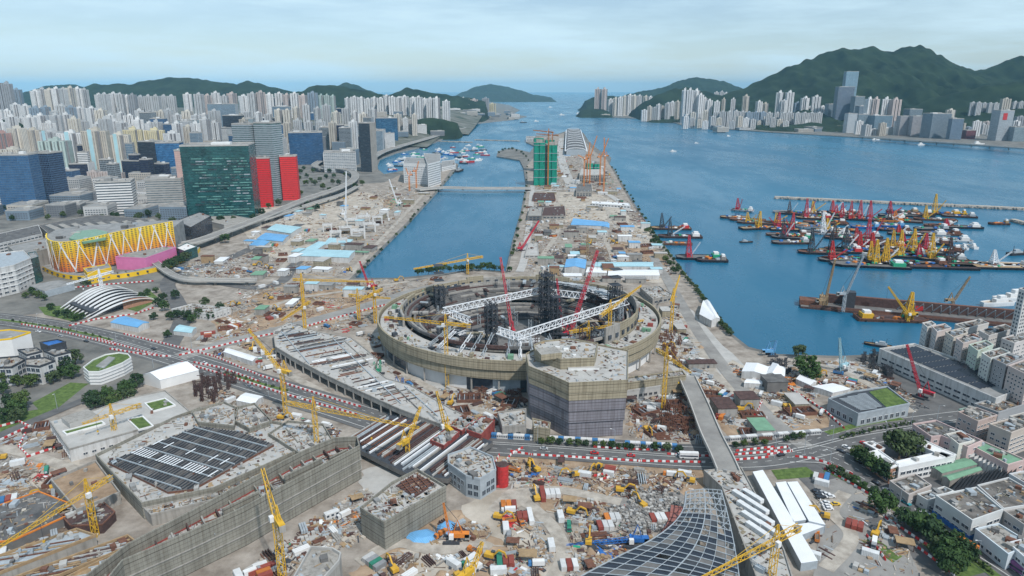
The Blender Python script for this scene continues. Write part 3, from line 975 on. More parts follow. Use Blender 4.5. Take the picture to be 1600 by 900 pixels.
for i, x in enumerate((150, 163, 176, 190)):
    tower(x, 15, 266 + (i % 2) * 2, 1500, 'slab3', 'pale pink', 'in the short pink row before the striped towers', rot=0.05)

# ---- the island across the harbour
ri = 'at the right-hand mouth of the strait'
tower_row(ri, [(933, 9, 137, 'pale pink'), (943, 9, 137, 'pale pink'), (953, 8, 154), (961, 8, 152), (968, 8, 151), (975, 9, 149), (983, 9, 147), (990, 9, 148), (998, 8, 148), (1008, 8, 149), (1015, 7, 150)], 6000, ['slim', 'cross2'], ['white', 'cream'], z=0)
tower_row('climbing right from the strait', [(1006, 9, 171), (1014, 8, 165), (1022, 8, 167), (1028, 8, 162), (1034, 7, 165), (1042, 9, 160), (1049, 9, 158), (1057, 8, 157)], 4950, ['slim', 'cross2'], ['white', 'beige', 'pale grey'], z=0)
tower_row('in the tallest white clump right of the strait', [(1067, 9, 138), (1075, 10, 138), (1085, 10, 139), (1092, 9, 146), (1099, 9, 152), (1106, 9, 155)], 4650, ['cross2', 'slim'], ['white'], z=0)
tower_row('before the tall white clump', [(1072, 8, 178), (1082, 9, 175), (1092, 8, 176), (1101, 9, 172)], 4300, ['slim'], ['white', 'cream'], z=0)
tower_row('on the hill saddle right of the strait', [(1094, 7, 147), (1102, 7, 146), (1110, 7, 147), (1118, 7, 143), (1126, 7, 142), (1133, 7, 144)], 6300, ['slab3'], ['pale grey', 'white'], z=60)
tower_row('standing singly below the big mountain', [(1118, 9, 157), (1128, 6, 153), (1143, 7, 153), (1162, 10, 148), (1183, 9, 157), (1193, 9, 160)], 4600, ['slim', 'cross2'], ['white', 'beige'], z=0)
tower_row('in the long even waterfront wall of blocks', [(1118, 10, 174), (1128, 10, 173), (1138, 10, 173), (1148, 10, 172), (1158, 10, 173), (1168, 10, 174, 'blue-grey'), (1179, 11, 174, 'blue-grey'), (1190, 10, 174, 'blue-grey'), (1200, 10, 175), (1212, 11, 175), (1222, 11, 175), (1233, 11, 175), (1244, 11, 175), (1255, 11, 175), (1266, 11, 175), (1277, 11, 175)], 4050, ['slab3'], ['pale grey'], z=0, jit=30)
tower_row('rising behind the waterfront wall', [(1214, 11, 142), (1229, 12, 142), (1222, 10, 155), (1243, 11, 159, 'blue-grey'), (1254, 13, 151), (1271, 13, 149), (1262, 11, 166), (1282, 12, 165)], 4500, ['cross2', 'slim'], ['white'], z=0)
tower_row('in the terrace high on the right-hand hill', [(1517, 9, 159), (1526, 9, 159), (1535, 9, 160), (1544, 9, 160), (1553, 9, 160), (1567, 15, 153, 'beige'), (1582, 10, 158), (1592, 10, 158), (1602, 10, 158)], 3950, ['slab3'], ['pale grey'], z=70, jit=20)
tower_row('behind the right-hand harbour offices', [(1352, 11, 152), (1362, 11, 152), (1378, 12, 152), (1392, 15, 153), (1480, 13, 170, 'cream'), (1510, 18, 198), (1528, 14, 191), (1540, 12, 189), (1590, 16, 181, 'mid grey'), (1606, 14, 190)], 3650, ['slim', 'cross2', 'slab3'], ['white', 'pale pink'], z=0)

tower_row('along the island harbour front', [(1340 + 12.2 * k, 12, 188 + (k * 7 % 5) * 3.2) for k in range(21)], 3420, ['slab3', 'slim', 'cross2'], ['white', 'pale grey', 'white', 'beige', 'blue-grey'], z=0, jit=110)
tower_row('in the lower shore streets of the island', [(1070 + 10.5 * k, 9, 181 + (k * 5 % 4) * 2.4) for k in range(20)], 4000, ['slim', 'slab3'], ['white', 'pale grey', 'cream'], z=0, jit=120)
# ---- office towers
def office(x0, x1, yb, yt, ratio, rot, colr, label, glass='tint_glass', style='grid', floor=4.0, bay=3.0, band='steel_grey', z=None, roof='plant', name='office_tower', side=None):
    rot = R(rot)
    if z is None:
        pf = P((x0 + x1) / 2, yb)
    else:
        pf = z
    zb = 0.0
    W = (x1 - x0) * mpp(pf)
    c_, s_ = abs(math.cos(rot)), abs(math.sin(rot))
    w = W / (c_ + ratio * s_)
    d = ratio * w
    ext = (w * s_ + d * c_) / 2
    pc = pf * (1 + ext / pf.length)
    h = top_z(pf, yt)
    o = empty(name, (pc.x, pc.y, 0), rot, label, 'office tower')
    core = MB()
    core.prism(rect(0, 0, w, d), 0, h, glass, 'roof_grey')
    core.build('glazing', o, colr)
    g = MB()
    nf = int(h / floor)
    if style in ('grid', 'bands'):
        t = 0.9 if style == 'bands' else 0.45
        for k in range(1, nf + 1):
            g.ring(inset(rect(0, 0, w, d), -0.35), 0.34, k * floor - t * floor * 0.3, k * floor + t * floor * 0.3 if style == 'bands' else k * floor + 0.5, band)
    if style in ('grid', 'fins'):
        for sx, sy, ln, ax in ((0, -d / 2 - 0.25, w, 0), (0, d / 2 + 0.25, w, 0), (-w / 2 - 0.25, 0, d, 1), (w / 2 + 0.25, 0, d, 1)):
            nb = max(1, int(ln / bay))
            for k in range(nb + 1):
                q = -ln / 2 + ln * k / nb
                g.box((q, sy, 0) if ax == 0 else (sx, q, 0), (0.3, 0.5, h) if ax == 0 else (0.5, 0.3, h), band)
    if g.v:
        q = g.build('mullion_grid', o, colr); q['kind'] = 'stuff'
    if side:                      # blind flank of another material
        sb = MB()
        sb.box((side[0] * (w / 2 + 0.6), 0, 0), (1.2, d + 1.2, h + 1.5), side[1])
        sb.build('flank_wall', o)
    rp = MB()
    rp.ring(inset(rect(0, 0, w, d), -0.4), 0.8, h, h + 2.5, 'concrete_pale')
    rp.build('parapet', o)
    rng = random.Random(int(x0 * 7 + yb))
    for k in range(rng.randint(2, 4)):
        q = MB()
        q.box((rng.uniform(-w * 0.3, w * 0.3), rng.uniform(-d * 0.3, d * 0.3), h), (w * rng.uniform(0.12, 0.3), d * rng.uniform(0.15, 0.35), rng.uniform(2.5, 6)), rng.choice(['concrete_pale', 'roof_grey', 'white']))
        q.build('roof_plant_room', o)
    return o, w, d, h

BLUE, NAVY, TEAL, GREY, STEELB = (0.05, 0.16, 0.33), (0.025, 0.04, 0.11), (0.05, 0.20, 0.19), (0.22, 0.26, 0.28), (0.10, 0.20, 0.30)
o, w, d, h = office(14, 68, 330, 243, 0.55, 6, BLUE, 'broad deep blue glass office tower at the left edge', bay=4, band='steel_blue', floor=4.2)
office(66, 103, 320, 240, 0.9, -6, (0.02, 0.02, 0.06), 'dark purple glass office tower joined to the deep blue one', band='steel_blue')
office(104, 148, 292, 257, 0.6, 10, NAVY, 'dark glass office with white window panels on its corners', band='steel_dark', side=(1, 'white'))
office(160, 217, 338, 286, 0.7, 18, (0.10, 0.13, 0.16), 'white banded office with dark vertical window strips', style='bands', band='white', floor=4.5)
office(200, 232, 292, 252, 0.7, -10, NAVY, 'small navy glass office below the grey banded one', band='steel_dark')
office(198, 232, 272, 231, 0.7, 12, GREY, 'grey banded office tower behind the navy glass office', style='bands', band='roof_grey')
office(228, 258, 282, 222, 0.8, -8, (0.03, 0.05, 0.08), 'slim black glass office tower', band='steel_dark')
office(254, 292, 288, 224, 0.7, 10, (0.07, 0.24, 0.48), 'bright blue glass office tower left of the green block', band='glass_blue')
office(237, 294, 332, 281, 0.6, 12, GREY, 'pale grey banded office before the bright blue tower', style='bands', band='concrete_pale')
office(289, 326, 240, 188, 0.7, -12, (0.18, 0.27, 0.27), 'grey-green glass tower above the green block', style='bands', band='steel_grey')
office(333, 376, 222, 163, 0.5, 8, (0.12, 0.22, 0.31), 'blue-grey slab tower behind the dark frame tower', band='steel_grey')
office(356, 384, 232, 181, 0.8, -10, (0.04, 0.06, 0.09), 'tower with a black goalpost frame around its roof', band='steel_dark')
office(372, 402, 228, 186, 0.8, 12, (0.15, 0.25, 0.25), 'pale green-grey office beside the black frame tower', style='bands', band='steel_grey')
office(286, 303, 328, 236, 1.2, 8, (0.5, 0.5, 0.5), 'narrow pink stone tower against the green glass block', glass='pink_stone', style='none')
o, w, d, h = office(301, 408, 346, 229, 0.55, 10, TEAL, 'big green glass office block with staggered white panels', glass='glass_green', style='bands', band='glass_green', floor=4.4)
rng = random.Random(5)
for k in range(150):
    fl = rng.randint(2, 23)
    q = MB()
    ln = rng.choice([6, 10, 16, 24])
    x = rng.uniform(-w * 0.28, w * 0.44)
    q.box((x, -d / 2 - 0.45, fl * 4.4 + 0.4), (min(ln, 2 * (w / 2 - abs(x))), 0.3, 1.5), rng.choice(['steel_grey', 'pane_green', 'pane_green', 'pane_green', 'steel_dark']))
    q.build('spandrel_panel', o)
office(378, 412, 314, 195, 0.9, -14, (0.10, 0.17, 0.17), 'left wing of the tall grey-green twin office tower', style='bands', band='steel_grey')
office(411, 447, 314, 193, 0.9, -14, (0.14, 0.22, 0.21), 'right wing of the tall grey-green twin office tower', style='bands', band='steel_grey')
o, w, d, h = office(405, 428, 324, 248, 0.5, 10, (0.78, 0.03, 0.045), 'bright red building on the left of the grey-green towers', glass='tint', style='bands', band='red')
o, w, d, h = office(443, 470, 313, 245, 0.8, 10, (0.82, 0.045, 0.05), 'bright red building on the right of the grey-green towers', glass='tint', style='bands', band='red')
office(453, 510, 258, 208, 0.7, 14, (0.06, 0.12, 0.22), 'dark blue banded office behind the right red building', style='bands', band='glass_blue')
office(418, 434, 200, 153, 0.8, 8, NAVY, 'slim navy tower above the red buildings', band='steel_dark')
office(432, 456, 215, 167, 0.8, -8, STEELB, 'blue-grey office above the right red building', band='steel_grey')
office(462, 476, 206, 170, 0.8, 8, NAVY, 'small navy tower in the middle of the office quarter', band='steel_dark')
office(470, 492, 210, 167, 0.7, 8, STEELB, 'steel blue office block in the middle of the office quarter', band='steel_grey')
office(502, 528, 203, 166, 0.6, 8, BLUE, 'deep blue office behind the blue pair', band='glass_blue')
office(526, 545, 203, 170, 0.6, -8, NAVY, 'navy office beside the deep blue one behind the blue pair', band='glass_dark')
office(508, 537, 243, 199, 0.8, 12, (0.08, 0.2, 0.3), 'left block of the blue office pair by the coastal highway', band='glass_blue')
office(533, 558, 241, 197, 0.8, 12, (0.10, 0.23, 0.33), 'right block of the blue office pair by the coastal highway', band='steel_grey')
office(566, 589, 269, 193, 1.0, -16, (0.05, 0.08, 0.11), 'slim dark office tower with pale grey flank near the shore', side=(1, 'concrete'), band='steel_dark')
office(506, 560, 270, 239, 0.7, 12, (0.3, 0.33, 0.35), 'low white gridded building beside the slim dark tower', style='grid', band='white', bay=5, floor=4)
office(588, 624, 226, 185, 0.7, 10, (0.05, 0.17, 0.29), 'blue glass office at the head of the boat shelter', band='glass_blue')
office(587, 600, 240, 205, 0.8, 0, (0.16, 0.26, 0.34), 'small blue-grey office before the blue glass one', band='steel_grey')
office(602, 618, 236, 209, 0.7, 8, (0.4, 0.4, 0.4), 'small white office beside the coastal highway', style='bands', band='white')
office(622, 646, 218, 188, 0.7, 8, (0.25, 0.2, 0.17), 'brown and white block right of the blue glass office', style='bands', band='concrete_pale')
office(645, 668, 216, 196, 0.7, 8, (0.45, 0.45, 0.44), 'white waterfront block at the end of the coastal highway', style='bands', band='white')
office(690, 725, 190, 177, 0.5, 4, (0.2, 0.24, 0.28), 'long grey low block on the left point', style='bands', band='concrete_pale')
office(716, 742, 190, 177, 0.5, 4, (0.13, 0.2, 0.26), 'blue-grey low block on the left point', style='bands', band='steel_grey')
# island offices
for a in (
 (1287, 1303, 197, 163, (0.14, 0.2, 0.24), 'grey office left of the tallest island tower'),
 (1300, 1325, 199, 136, (0.05, 0.1, 0.2), 'wide dark blue island tower below the tallest one'),
 (1310, 1329, 197, 112, (0.24, 0.48, 0.62), 'tallest pale blue glass tower across the harbour'),
 (1326, 1343, 200, 151, (0.2, 0.26, 0.3), 'grey office right of the tallest island tower'),
 (1334, 1352, 203, 166, (0.12, 0.18, 0.25), 'dark grey island office behind the white slab'),
 (1318, 1334, 208, 178, (0.75, 0.75, 0.74), 'small white windowless slab on the island waterfront'),
 (1336, 1352, 207, 179, (0.2, 0.3, 0.35), 'grey-blue office right of the white waterfront slab'),
 (1356, 1387, 208, 181, (0.06, 0.2, 0.3), 'blue glass block on the island waterfront'),
 (1382, 1398, 205, 169, (0.13, 0.2, 0.26), 'tall blue-grey office behind the waterfront blue block'),
 (1374, 1398, 211, 201, (0.6, 0.55, 0.45), 'small cream block on the island waterfront'),
 (1400, 1421, 212, 182, (0.42, 0.31, 0.28), 'pinkish office block, left of the pair on the waterfront'),
 (1419, 1440, 213, 182, (0.46, 0.34, 0.31), 'pinkish office block, right of the pair on the waterfront'),
 (1410, 1433, 206, 171, (0.1, 0.16, 0.2), 'dark office behind the pinkish pair'),
 (1441, 1476, 216, 178, (0.12, 0.19, 0.25), 'broad dark grey office right of the pinkish pair'),
 (1480, 1498, 218, 186, (0.03, 0.13, 0.26), 'deep blue pointed office on the waterfront'),
 (1546, 1572, 220, 173, (0.45, 0.47, 0.48), 'tall grey office with a red sign on the right waterfront'),
 (1576, 1605, 221, 199, (0.25, 0.36, 0.4), 'teal-grey low office at the right edge'),
 (1503, 1520, 217, 204, (0.5, 0.12, 0.14), 'small dark red block on the right waterfront')):
    o, w, d, h = office(a[0], a[1], a[2], a[3], 0.7, random.choice([6, 8, -6]), a[4], a[5], band='steel_grey' if a[4][2] > 0.15 else 'steel_dark', style='bands' if a[4][0] > 0.4 else 'grid')
    if 'red sign' in a[5]:
        q = MB(); q.box((-w * 0.12, -d / 2 - 1.0, h * 0.7), (w * 0.3, 0.5, h * 0.22), 'red'); q.build('sign', o)
# low and middling blocks that fill the streets between
def filler(px, py, w, d, h, rot, colr, style, row, adj):
    p = P(px, py)
    z0 = terrain(p.x, p.y)
    o = empty('city_block', (p.x, p.y, z0), rot)
    o['category'] = 'building'
    o['group'] = 'city blocks ' + row
    a = MB(); a.prism(rect(0, 0, w, d), 0, h, 'tint', 'roof_grey'); a.build('wall', o, colr)
    g = MB(); wall_windows(g, rect(0, 0, w, d), 2, h - 0.5, 4.2, 3.6, 2.8, 1.7); q = g.build('window_rows', o); q['kind'] = 'stuff'
    b2 = MB(); b2.box((w * 0.15, d * 0.1, h), (w * 0.3, d * 0.3, 3.5), 'concrete_pale'); b2.build('roof_plant_room', o)
    b3 = MB(); b3.ring(rect(0, 0, w, d), 0.5, h, h + 1.2, 'concrete_pale'); b3.build('parapet', o)
    in_row(row, o, adj, 'block')
rng = random.Random(11)
CF = [('pale grey', (0.52, 0.52, 0.51)), ('white', (0.7, 0.7, 0.69)), ('beige', (0.5, 0.46, 0.4)), ('dark grey', (0.2, 0.21, 0.22)), ('blue-grey', (0.2, 0.26, 0.32))]
def fill_blocks(row, n, x0, x1, y0, y1, hmin, hmax, smin, smax):
    spots = []
    tries = 0
    while len(spots) < n and tries < n * 30:
        tries += 1
        x, y = rng.uniform(x0, x1), rng.uniform(y0, y1)
        p = P(x, y)
        if all((p - q).length > smax * 0.95 for q in spots):
            spots.append(p)
            an, ac = rng.choice(CF)
            filler(x, y, rng.uniform(smin, smax), rng.uniform(smin, smax), rng.uniform(hmin, hmax), rng.uniform(-0.1, 0.3), ac, 0, row, an)
fill_blocks('on the flat behind the yellow mall', 30, -30, 290, 312, 342, 10, 26, 32, 55)
fill_blocks('between the blue and green office towers', 14, 100, 300, 285, 308, 18, 40, 30, 50)
fill_blocks('at the foot of the striped towers', 16, -20, 300, 258, 284, 20, 45, 35, 60)
fill_blocks('behind the red buildings', 12, 410, 560, 235, 258, 25, 55, 35, 55)
fill_blocks('in the rear streets of the left city', 18, -30, 420, 236, 256, 30, 60, 40, 70)
fill_blocks('by the head of the boat shelter', 12, 560, 690, 205, 222, 15, 35, 40, 70)
fill_blocks('on the left point by the strait', 26, 660, 805, 176, 190, 8, 30, 50, 90)
fill_blocks('along the island shore by the strait', 12, 925, 1100, 178, 186, 12, 35, 50, 90)
fill_blocks('on the island waterfront', 14, 1120, 1330, 193, 206, 8, 25, 40, 80)

rng = random.Random(41)
SH = [('navy', NAVY, 'steel_dark'), ('deep blue', (0.04, 0.12, 0.26), 'steel_blue'), ('dark grey', (0.06, 0.07, 0.08), 'steel_grey'), ('blue-grey', STEELB, 'steel_grey'), ('pale banded', (0.12, 0.14, 0.16), 'white')]
for row, n, x0, x1, y0, y1, hp in (('at the foot of the cyan-striped towers', 8, 105, 300, 290, 304, (20, 38)), ('behind the deep blue left tower', 8, 100, 300, 262, 284, (22, 44)), ('between green block and striped towers', 9, 225, 400, 236, 262, (22, 46)), ('in the quarter behind the red buildings', 12, 440, 600, 222, 246, (16, 36)), ('in the rear office streets', 12, 300, 560, 205, 222, (14, 30))):
    xs = []
    for k in range(n):
        x = x0 + (x1 - x0) * (k + rng.uniform(0.2, 0.8)) / n
        an, ac, bm_ = rng.choice(SH)
        yb = rng.uniform(y0, y1)
        w_ = rng.uniform(13, 22)
        o, w, d, h = office(x - w_ / 2, x + w_ / 2, yb, yb - 1.35 * rng.uniform(*hp), rng.uniform(0.6, 1), rng.uniform(-14, 14), ac, 'x', band=bm_, style='bands' if an == 'pale banded' else 'grid')
        in_row(row, o, an, 'office block')
# ================================================================== BUILDINGS OF THE FOREGROUND
WIN = {}
FOOT = []
def win_mesh(w, h, frame='white', pane='pane'):
    k = (round(w, 1), round(h, 1), frame, pane)
    if k not in WIN:
        mb = MB()
        t = 0.1
        mb.box((0, -0.03, 0.12), (w - 0.1, 0.04, h - 0.2), pane)
        mb.box((0, -0.08, 0), (w, 0.22, t), frame); mb.box((0, -0.08, h - t), (w, 0.22, t), frame)
        mb.box((-w / 2 + t / 2, -0.08, t), (t, 0.22, h - 2 * t), frame); mb.box((w / 2 - t / 2, -0.08, t), (t, 0.22, h - 2 * t), frame)
        if w > 1.8:
            mb.box((0, -0.06, t), (0.12, 0.12, h - 2 * t), frame)
        WIN[k] = mb.mesh('window')
    return WIN[k]

def centroid(pts):
    return Vector((sum(p.x for p in pts) / len(pts), sum(p.y for p in pts) / len(pts), 0))

def add_windows(root, poly, z0, z1, bay, floor, ww, wh, frame='white', pane='pane', skip=0.0, off=Vector((0, 0, 0)), limit=300):
    """each window its own child, on the faces that look towards the harbour visitor"""
    poly = ccw(poly)
    n = len(poly)
    nf = max(1, int((z1 - z0) / floor))
    me = win_mesh(ww, wh, frame, pane)
    cnt = 0
    for i in range(n):
        a, c = Vector(poly[i]), Vector(poly[(i + 1) % n])
        e = c - a
        ln = e.length
        if ln < bay:
            continue
        e.normalize()
        nm = Vector((e.y, -e.x))
        mid = (a + c) / 2 + Vector((off.x, off.y))
        if nm.dot(-mid) < -0.05 * mid.length:
            continue
        k = int(ln / bay)
        s0 = (ln - k * bay) / 2
        for f in range(nf):
            for j in range(k):
                if random.random() < skip or cnt >= limit:
                    continue
                p = a + e * (s0 + (j + 0.5) * bay)
                o = link('window', me, root)
                o.location = (p.x, p.y, z0 + f * floor + (floor - wh) * 0.45)
                o.rotation_euler = (0, 0, math.atan2(e.y, e.x))
                cnt += 1

def bldg(label, roof_px, h, wall='white_streak', roof='roof_grey', win=None, cat='building', name='building', parapet=1.0, plants=3, color=None, z0=0.0, group=None, frame='white', pane='pane', skip=0.04, far=False, par_m=None, bands=None, drop=0.0):
    W = [P(x, y, h) for x, y in roof_px]
    c = centroid(W)
    FOOT.append([(p.x, p.y) for p in W])
    poly = ccw([(p.x - c.x, p.y - c.y) for p in W])
    o = empty(name, (c.x, c.y, 0), 0, label, cat, group)
    a = MB(); a.prism(poly, z0, h - drop, wall, roof); a.build('wall', o, color)
    if parapet:
        b_ = MB(); b_.ring(inset(poly, -0.15), 0.6, h - drop - 0.3, h + parapet, par_m or wall); b_.build('parapet', o, color)
    if bands:
        for zb in bands[0]:
            q = MB(); q.ring(inset(poly, -0.45), 0.42, zb, zb + bands[1], bands[2]); q.build('floor_band', o, color)
    if win:
        if far:
            g = MB(); wall_windows(g, poly, z0 + 1.2, h - 0.3, *win, m='pane'); q = g.build('window_rows', o); q['kind'] = 'stuff'
        else:
            add_windows(o, poly, z0 + 1.0, h - 0.2, *win, frame=frame, pane=pane, skip=skip, off=c)
    xs = [p[0] for p in poly]; ys = [p[1] for p in poly]
    if roof in ('concrete_pale', 'concrete', 'roof_stained', 'roof_dark', 'rust_dark') and c.y < 700 and name not in ('sports_hall', 'school_wing', 'campus_building'):
        area = (max(xs) - min(xs)) * (max(ys) - min(ys))
        roof_litter(o, poly, h - drop, int(min(420, area / (9 if roof == 'concrete_pale' else 22))), int(abs(c.x) * 3 + c.y))
    rng = random.Random(int(abs(c.x) * 13 + abs(c.y)))
    h -= drop
    k = 0
    for _ in range(60):
        if k >= plants:
            break
        x, y = rng.uniform(min(xs), max(xs)), rng.uniform(min(ys), max(ys))
        if inside((x, y), inset(poly, 2.0)):
            q = MB()
            s = rng.uniform(1.0, 3.4)
            q.box((x, y, h), (s, s * rng.uniform(0.5, 1.8), rng.uniform(0.6, 2.2)), rng.choice(['concrete_pale', 'concrete', 'steel_grey', 'roof_grey', 'concrete_dark', 'rust']), rng.random())
            q.build('roof_unit', o)
            k += 1
    return o, poly, c

LITP = ['concrete', 'concrete_pale', 'rust', 'rust_dark', 'steel_grey', 'wood', 'concrete_dark', 'steel_grey', 'concrete', 'net_stone', 'dirt', 'sand', 'net_tan', 'rubble']
def roof_litter(o, poly, h, n, seed=1, avoid=None):
    """boards, bars, puddled patches and rubbish left on an unfinished roof"""
    rng = random.Random(seed)
    mb = MB()
    ip = inset(poly, 1.0)
    x0, x1, y0, y1 = min(p[0] for p in poly), max(p[0] for p in poly), min(p[1] for p in poly), max(p[1] for p in poly)
    got = 0
    for _ in range(n * 6):
        if got >= n:
            break
        x, y = rng.uniform(x0, x1), rng.uniform(y0, y1)
        if not inside((x, y), ip) or (avoid and inside((x, y), avoid)):
            continue
        s = rng.uniform(0.4, 1.5)
        t = rng.random()
        dims = (s * 4, 0.3, 0.3) if t < 0.4 else (s * 2.2, s * 1.6, 0.06) if t < 0.7 else (s, s * 0.8, s * rng.uniform(0.3, 1))
        mb.box((x, y, h + 0.03), dims, rng.choice(LITP), rng.choice([0.5, 2.07]) + rng.uniform(-0.3, 0.3))
        got += 1
    if mb.v:
        q = mb.build('roof_litter', o); q['kind'] = 'stuff'

def rows_on(o, poly, h, along, step, w, t, m, name, lift=0.3, jitter=0.0, drop=0.0, margin=1.0, tilt=0.0, limit=300):
    """long members laid across an outline, each its own part, clipped to it"""
    a = Vector((math.cos(along), math.sin(along)))
    n = Vector((-a.y, a.x))
    ip = inset(poly, margin)
    ds = [Vector(p).dot(n) for p in ip]
    s = min(ds) + step / 2
    cnt = 0
    while s < max(ds) and cnt < limit:
        hits = []
        for p, q in zip(ip, ip[1:] + ip[:1]):
            dp, dq = Vector(p).dot(n) - s, Vector(q).dot(n) - s
            if (dp < 0) != (dq < 0):
                k = dp / (dp - dq)
                x = Vector(p) + (Vector(q) - Vector(p)) * k
                hits.append(x.dot(a))
        hits.sort()
        for u0, u1 in zip(hits[::2], hits[1::2]):
            if random.random() < drop:
                continue
            u0 += random.uniform(0, jitter); u1 -= random.uniform(0, jitter)
            if u1 - u0 < 1:
                continue
            A = a * u0 + n * s; B = a * u1 + n * s
            mb = MB()
            mb.bar((A.x, A.y, h + lift), (B.x, B.y, h + lift), w, m if isinstance(m, str) else random.choice(m), t)
            mb.build(name, o)
            cnt += 1
        s += step

# ---------------------------------------------------------------- main stadium
SCX, SCY, SA, SB = 6.0, 566.0, 119.0, 112.0
st = empty('stadium', (SCX, SCY, 0), 0, 'great oval stadium under construction with white roof trusses', 'stadium')
def ell(k, t, z):
    return Vector((SA * k * math.cos(t), SB * k * math.sin(t), z))
NS = 72
def ring_band(mb, k0, k1, z0, z1, m, i0=0, i1=NS, mtop=None):
    """curved wall segment between two radii"""
    for i in range(i0, i1):
        t0, t1 = 2 * math.pi * i / NS, 2 * math.pi * (i + 1) / NS
        mb.hexa([ell(k0, t0, z0), ell(k1, t0, z0), ell(k1, t1, z0), ell(k0, t1, z0), ell(k0, t0, z1), ell(k1, t0, z1), ell(k1, t1, z1), ell(k0, t1, z1)], m, mtop)
for z0, z1, k in ((11.5, 19, 1.0), (19.02, 26.5, 1.012)):
    mb = MB(); ring_band(mb, k - 0.012, k, z0, z1, 'net_tan'); mb.build('outer_wall', st)
for i in range(0, NS, 2):
    mb = MB()
    ring_band(mb, 0.945, 0.96, 0, 11.4, 'white' if 58 <= i <= 70 or 44 <= i < 50 else random.choice(['steel_dark', 'pane', 'steel_grey', 'pane']), i, i + 2)
    mb.build('base_panel', st)
for i in range(0, NS):
    if i % 2 == 0:
        p = ell(0.985, 2 * math.pi * (i + 0.5) / NS, 0)
        mb = MB(); mb.box((p.x, p.y, 0), (1.2, 1.2, 11.5), 'concrete'); mb.build('column', st)
mb = MB(); ring_band(mb, 0.82, 0.99, 22.8, 23.6, 'concrete_pale'); mb.build('terrace_deck', st)
for i0, i1, z1 in ((62, 72, 36), (0, 6, 37), (26, 40, 33), (12, 25, 34)):
    for i in range(i0, i1, 2):
        mb = MB(); ring_band(mb, 0.835, 0.85, 23.7, z1 + random.uniform(-2.5, 1.0), random.choice(['net_tan', 'net_tan', 'concrete']), i, min(i1, i + 2)); mb.build('upper_wall', st)
        for kk in range(2):
            t = 2 * math.pi * (i + 0.5 + kk) / NS
            p = ell(0.832 if math.sin(t) > 0 else 0.853, t, 0)
            mb = MB(); mb.box((p.x, p.y, 27), (3.2, 0.9, 3.2), 'pane', t + math.pi / 2); mb.build('opening', st)
rows = 22
mb = MB(); mb.prism([tuple(ell(0.81, 6.283 * k / 48, 0))[:2] for k in range(48)], 0, 1.0, 'rust_dark', 'concrete_dark'); mb.build('bowl_floor', st)
for r in range(rows):
    k1, k0 = 0.82 - r * 0.0158, 0.82 - (r + 1) * 0.0158
    z = 29 - r * 1.2
    i = 0
    while i < NS:                       # rakers cast in ragged stretches
        j = min(NS, i + random.choice([2, 3, 4, 5, 8]))
        if r < 3 or random.random() > 0.16:
            mb = MB(); ring_band(mb, k0, k1, z - 2.2, z + random.uniform(-0.3, 0.3), random.choice(['concrete_dark', 'concrete_dark', 'steel_dark', 'concrete', 'rust_dark', 'roof_dark']), i, j); mb.build('seating_tier', st)
        i = j
mb = MB(); ring_band(mb, 0.0, 0.475, 0.1, 0.6, 'dirt_dark'); mb.build('pitch_floor', st)
for i in range(14):
    t, k = random.uniform(0, 6.283), random.uniform(0.1, 0.75)
    p = ell(k, t, 6 + 22 * max(0, k - 0.45) / 0.37); q = p + Vector((random.uniform(-30, 30), random.uniform(-8, 8), random.uniform(-1, 4)))
    mb = MB(); mb.lattice(p, q, 2.4, random.choice(['steel_white', 'steel_white', 'steel_grey']), bay=3.4, chord=0.45, brace=0.3, tri=True); mb.build('lying_truss', st)
# roof: rectangle of deep white trusses round the opening, radial trusses to the rim
def L_(px, py, z):
    p = P(px, py, z)
    return Vector((p.x - SCX, p.y - SCY, z))
def deep_truss(a, c, dep, m, bays, nm='roof_truss', ch=1.0):
    mb = MB()
    up = Vector((0, 0, dep))
    d = c - a
    side = Vector((-d.y, d.x, 0)).normalized() * 2.2
    for s in (side, -side):
        mb.bar(a + s, c + s, ch, m)
    mb.bar(a + up, c + up, ch * 1.2, m)
    for i in range(bays):
        p, q = a + d * (i / bays), a + d * ((i + 1) / bays)
        for s in (side, -side):
            mb.bar(p + s, (p + q) / 2 + up, ch * 0.6, m)
            mb.bar((p + q) / 2 + up, q + s, ch * 0.6, m)
        mb.bar(p + side, p - side, ch * 0.5, m)
    mb.build(nm, st)
ca, cb, cc, cd = L_(692, 490, 33), L_(842, 458, 33), L_(980, 474, 33), L_(806, 530, 33)
for a, c, n in ((ca, cb, 18), (cb + (cc - cb) * 0.1, cb + (cc - cb) * 0.55, 7), (cd, cc, 20), (ca + (cd - ca) * 0.12, ca + (cd - ca) * 0.4, 5), (ca + (cd - ca) * 0.78, cd, 4)):
    deep_truss(a, c, 5.0, 'steel_white', n, ch=0.6)
def radial(i, far, z0, z1, m='steel_white'):
    t = 2 * math.pi * i / NS
    p = ell(0.9, t, z0)
    q = ell(far, t, z1)
    mb = MB(); mb.lattice(p, q, 2.0, m, bay=3.6, chord=0.36, brace=0.24, tri=True); mb.build('radial_truss', st)
for i in list(range(3, 17)):
    radial(i, 0.64, 27, 34, random.choice(['steel_white', 'steel_grey', 'steel_grey']))
for i in list(range(46, 58)):
    if i % 4:
        radial(i, random.uniform(0.66, 0.74), 25, 33, random.choice(['steel_white', 'steel_grey']))
for i in range(0, 9):
    t = 2 * math.pi * (4 + i * 1.2) / NS
    mb = MB(); mb.hexa([ell(0.66, t, 34.2), ell(0.88, t, 28), ell(0.88, t + 0.05, 28), ell(0.66, t + 0.05, 34.2), ell(0.66, t, 34.6), ell(0.88, t, 28.4), ell(0.88, t + 0.05, 28.4), ell(0.66, t + 0.05, 34.6)], random.choice(['steel_white', 'steel_grey'])); mb.build('roof_panel', st)
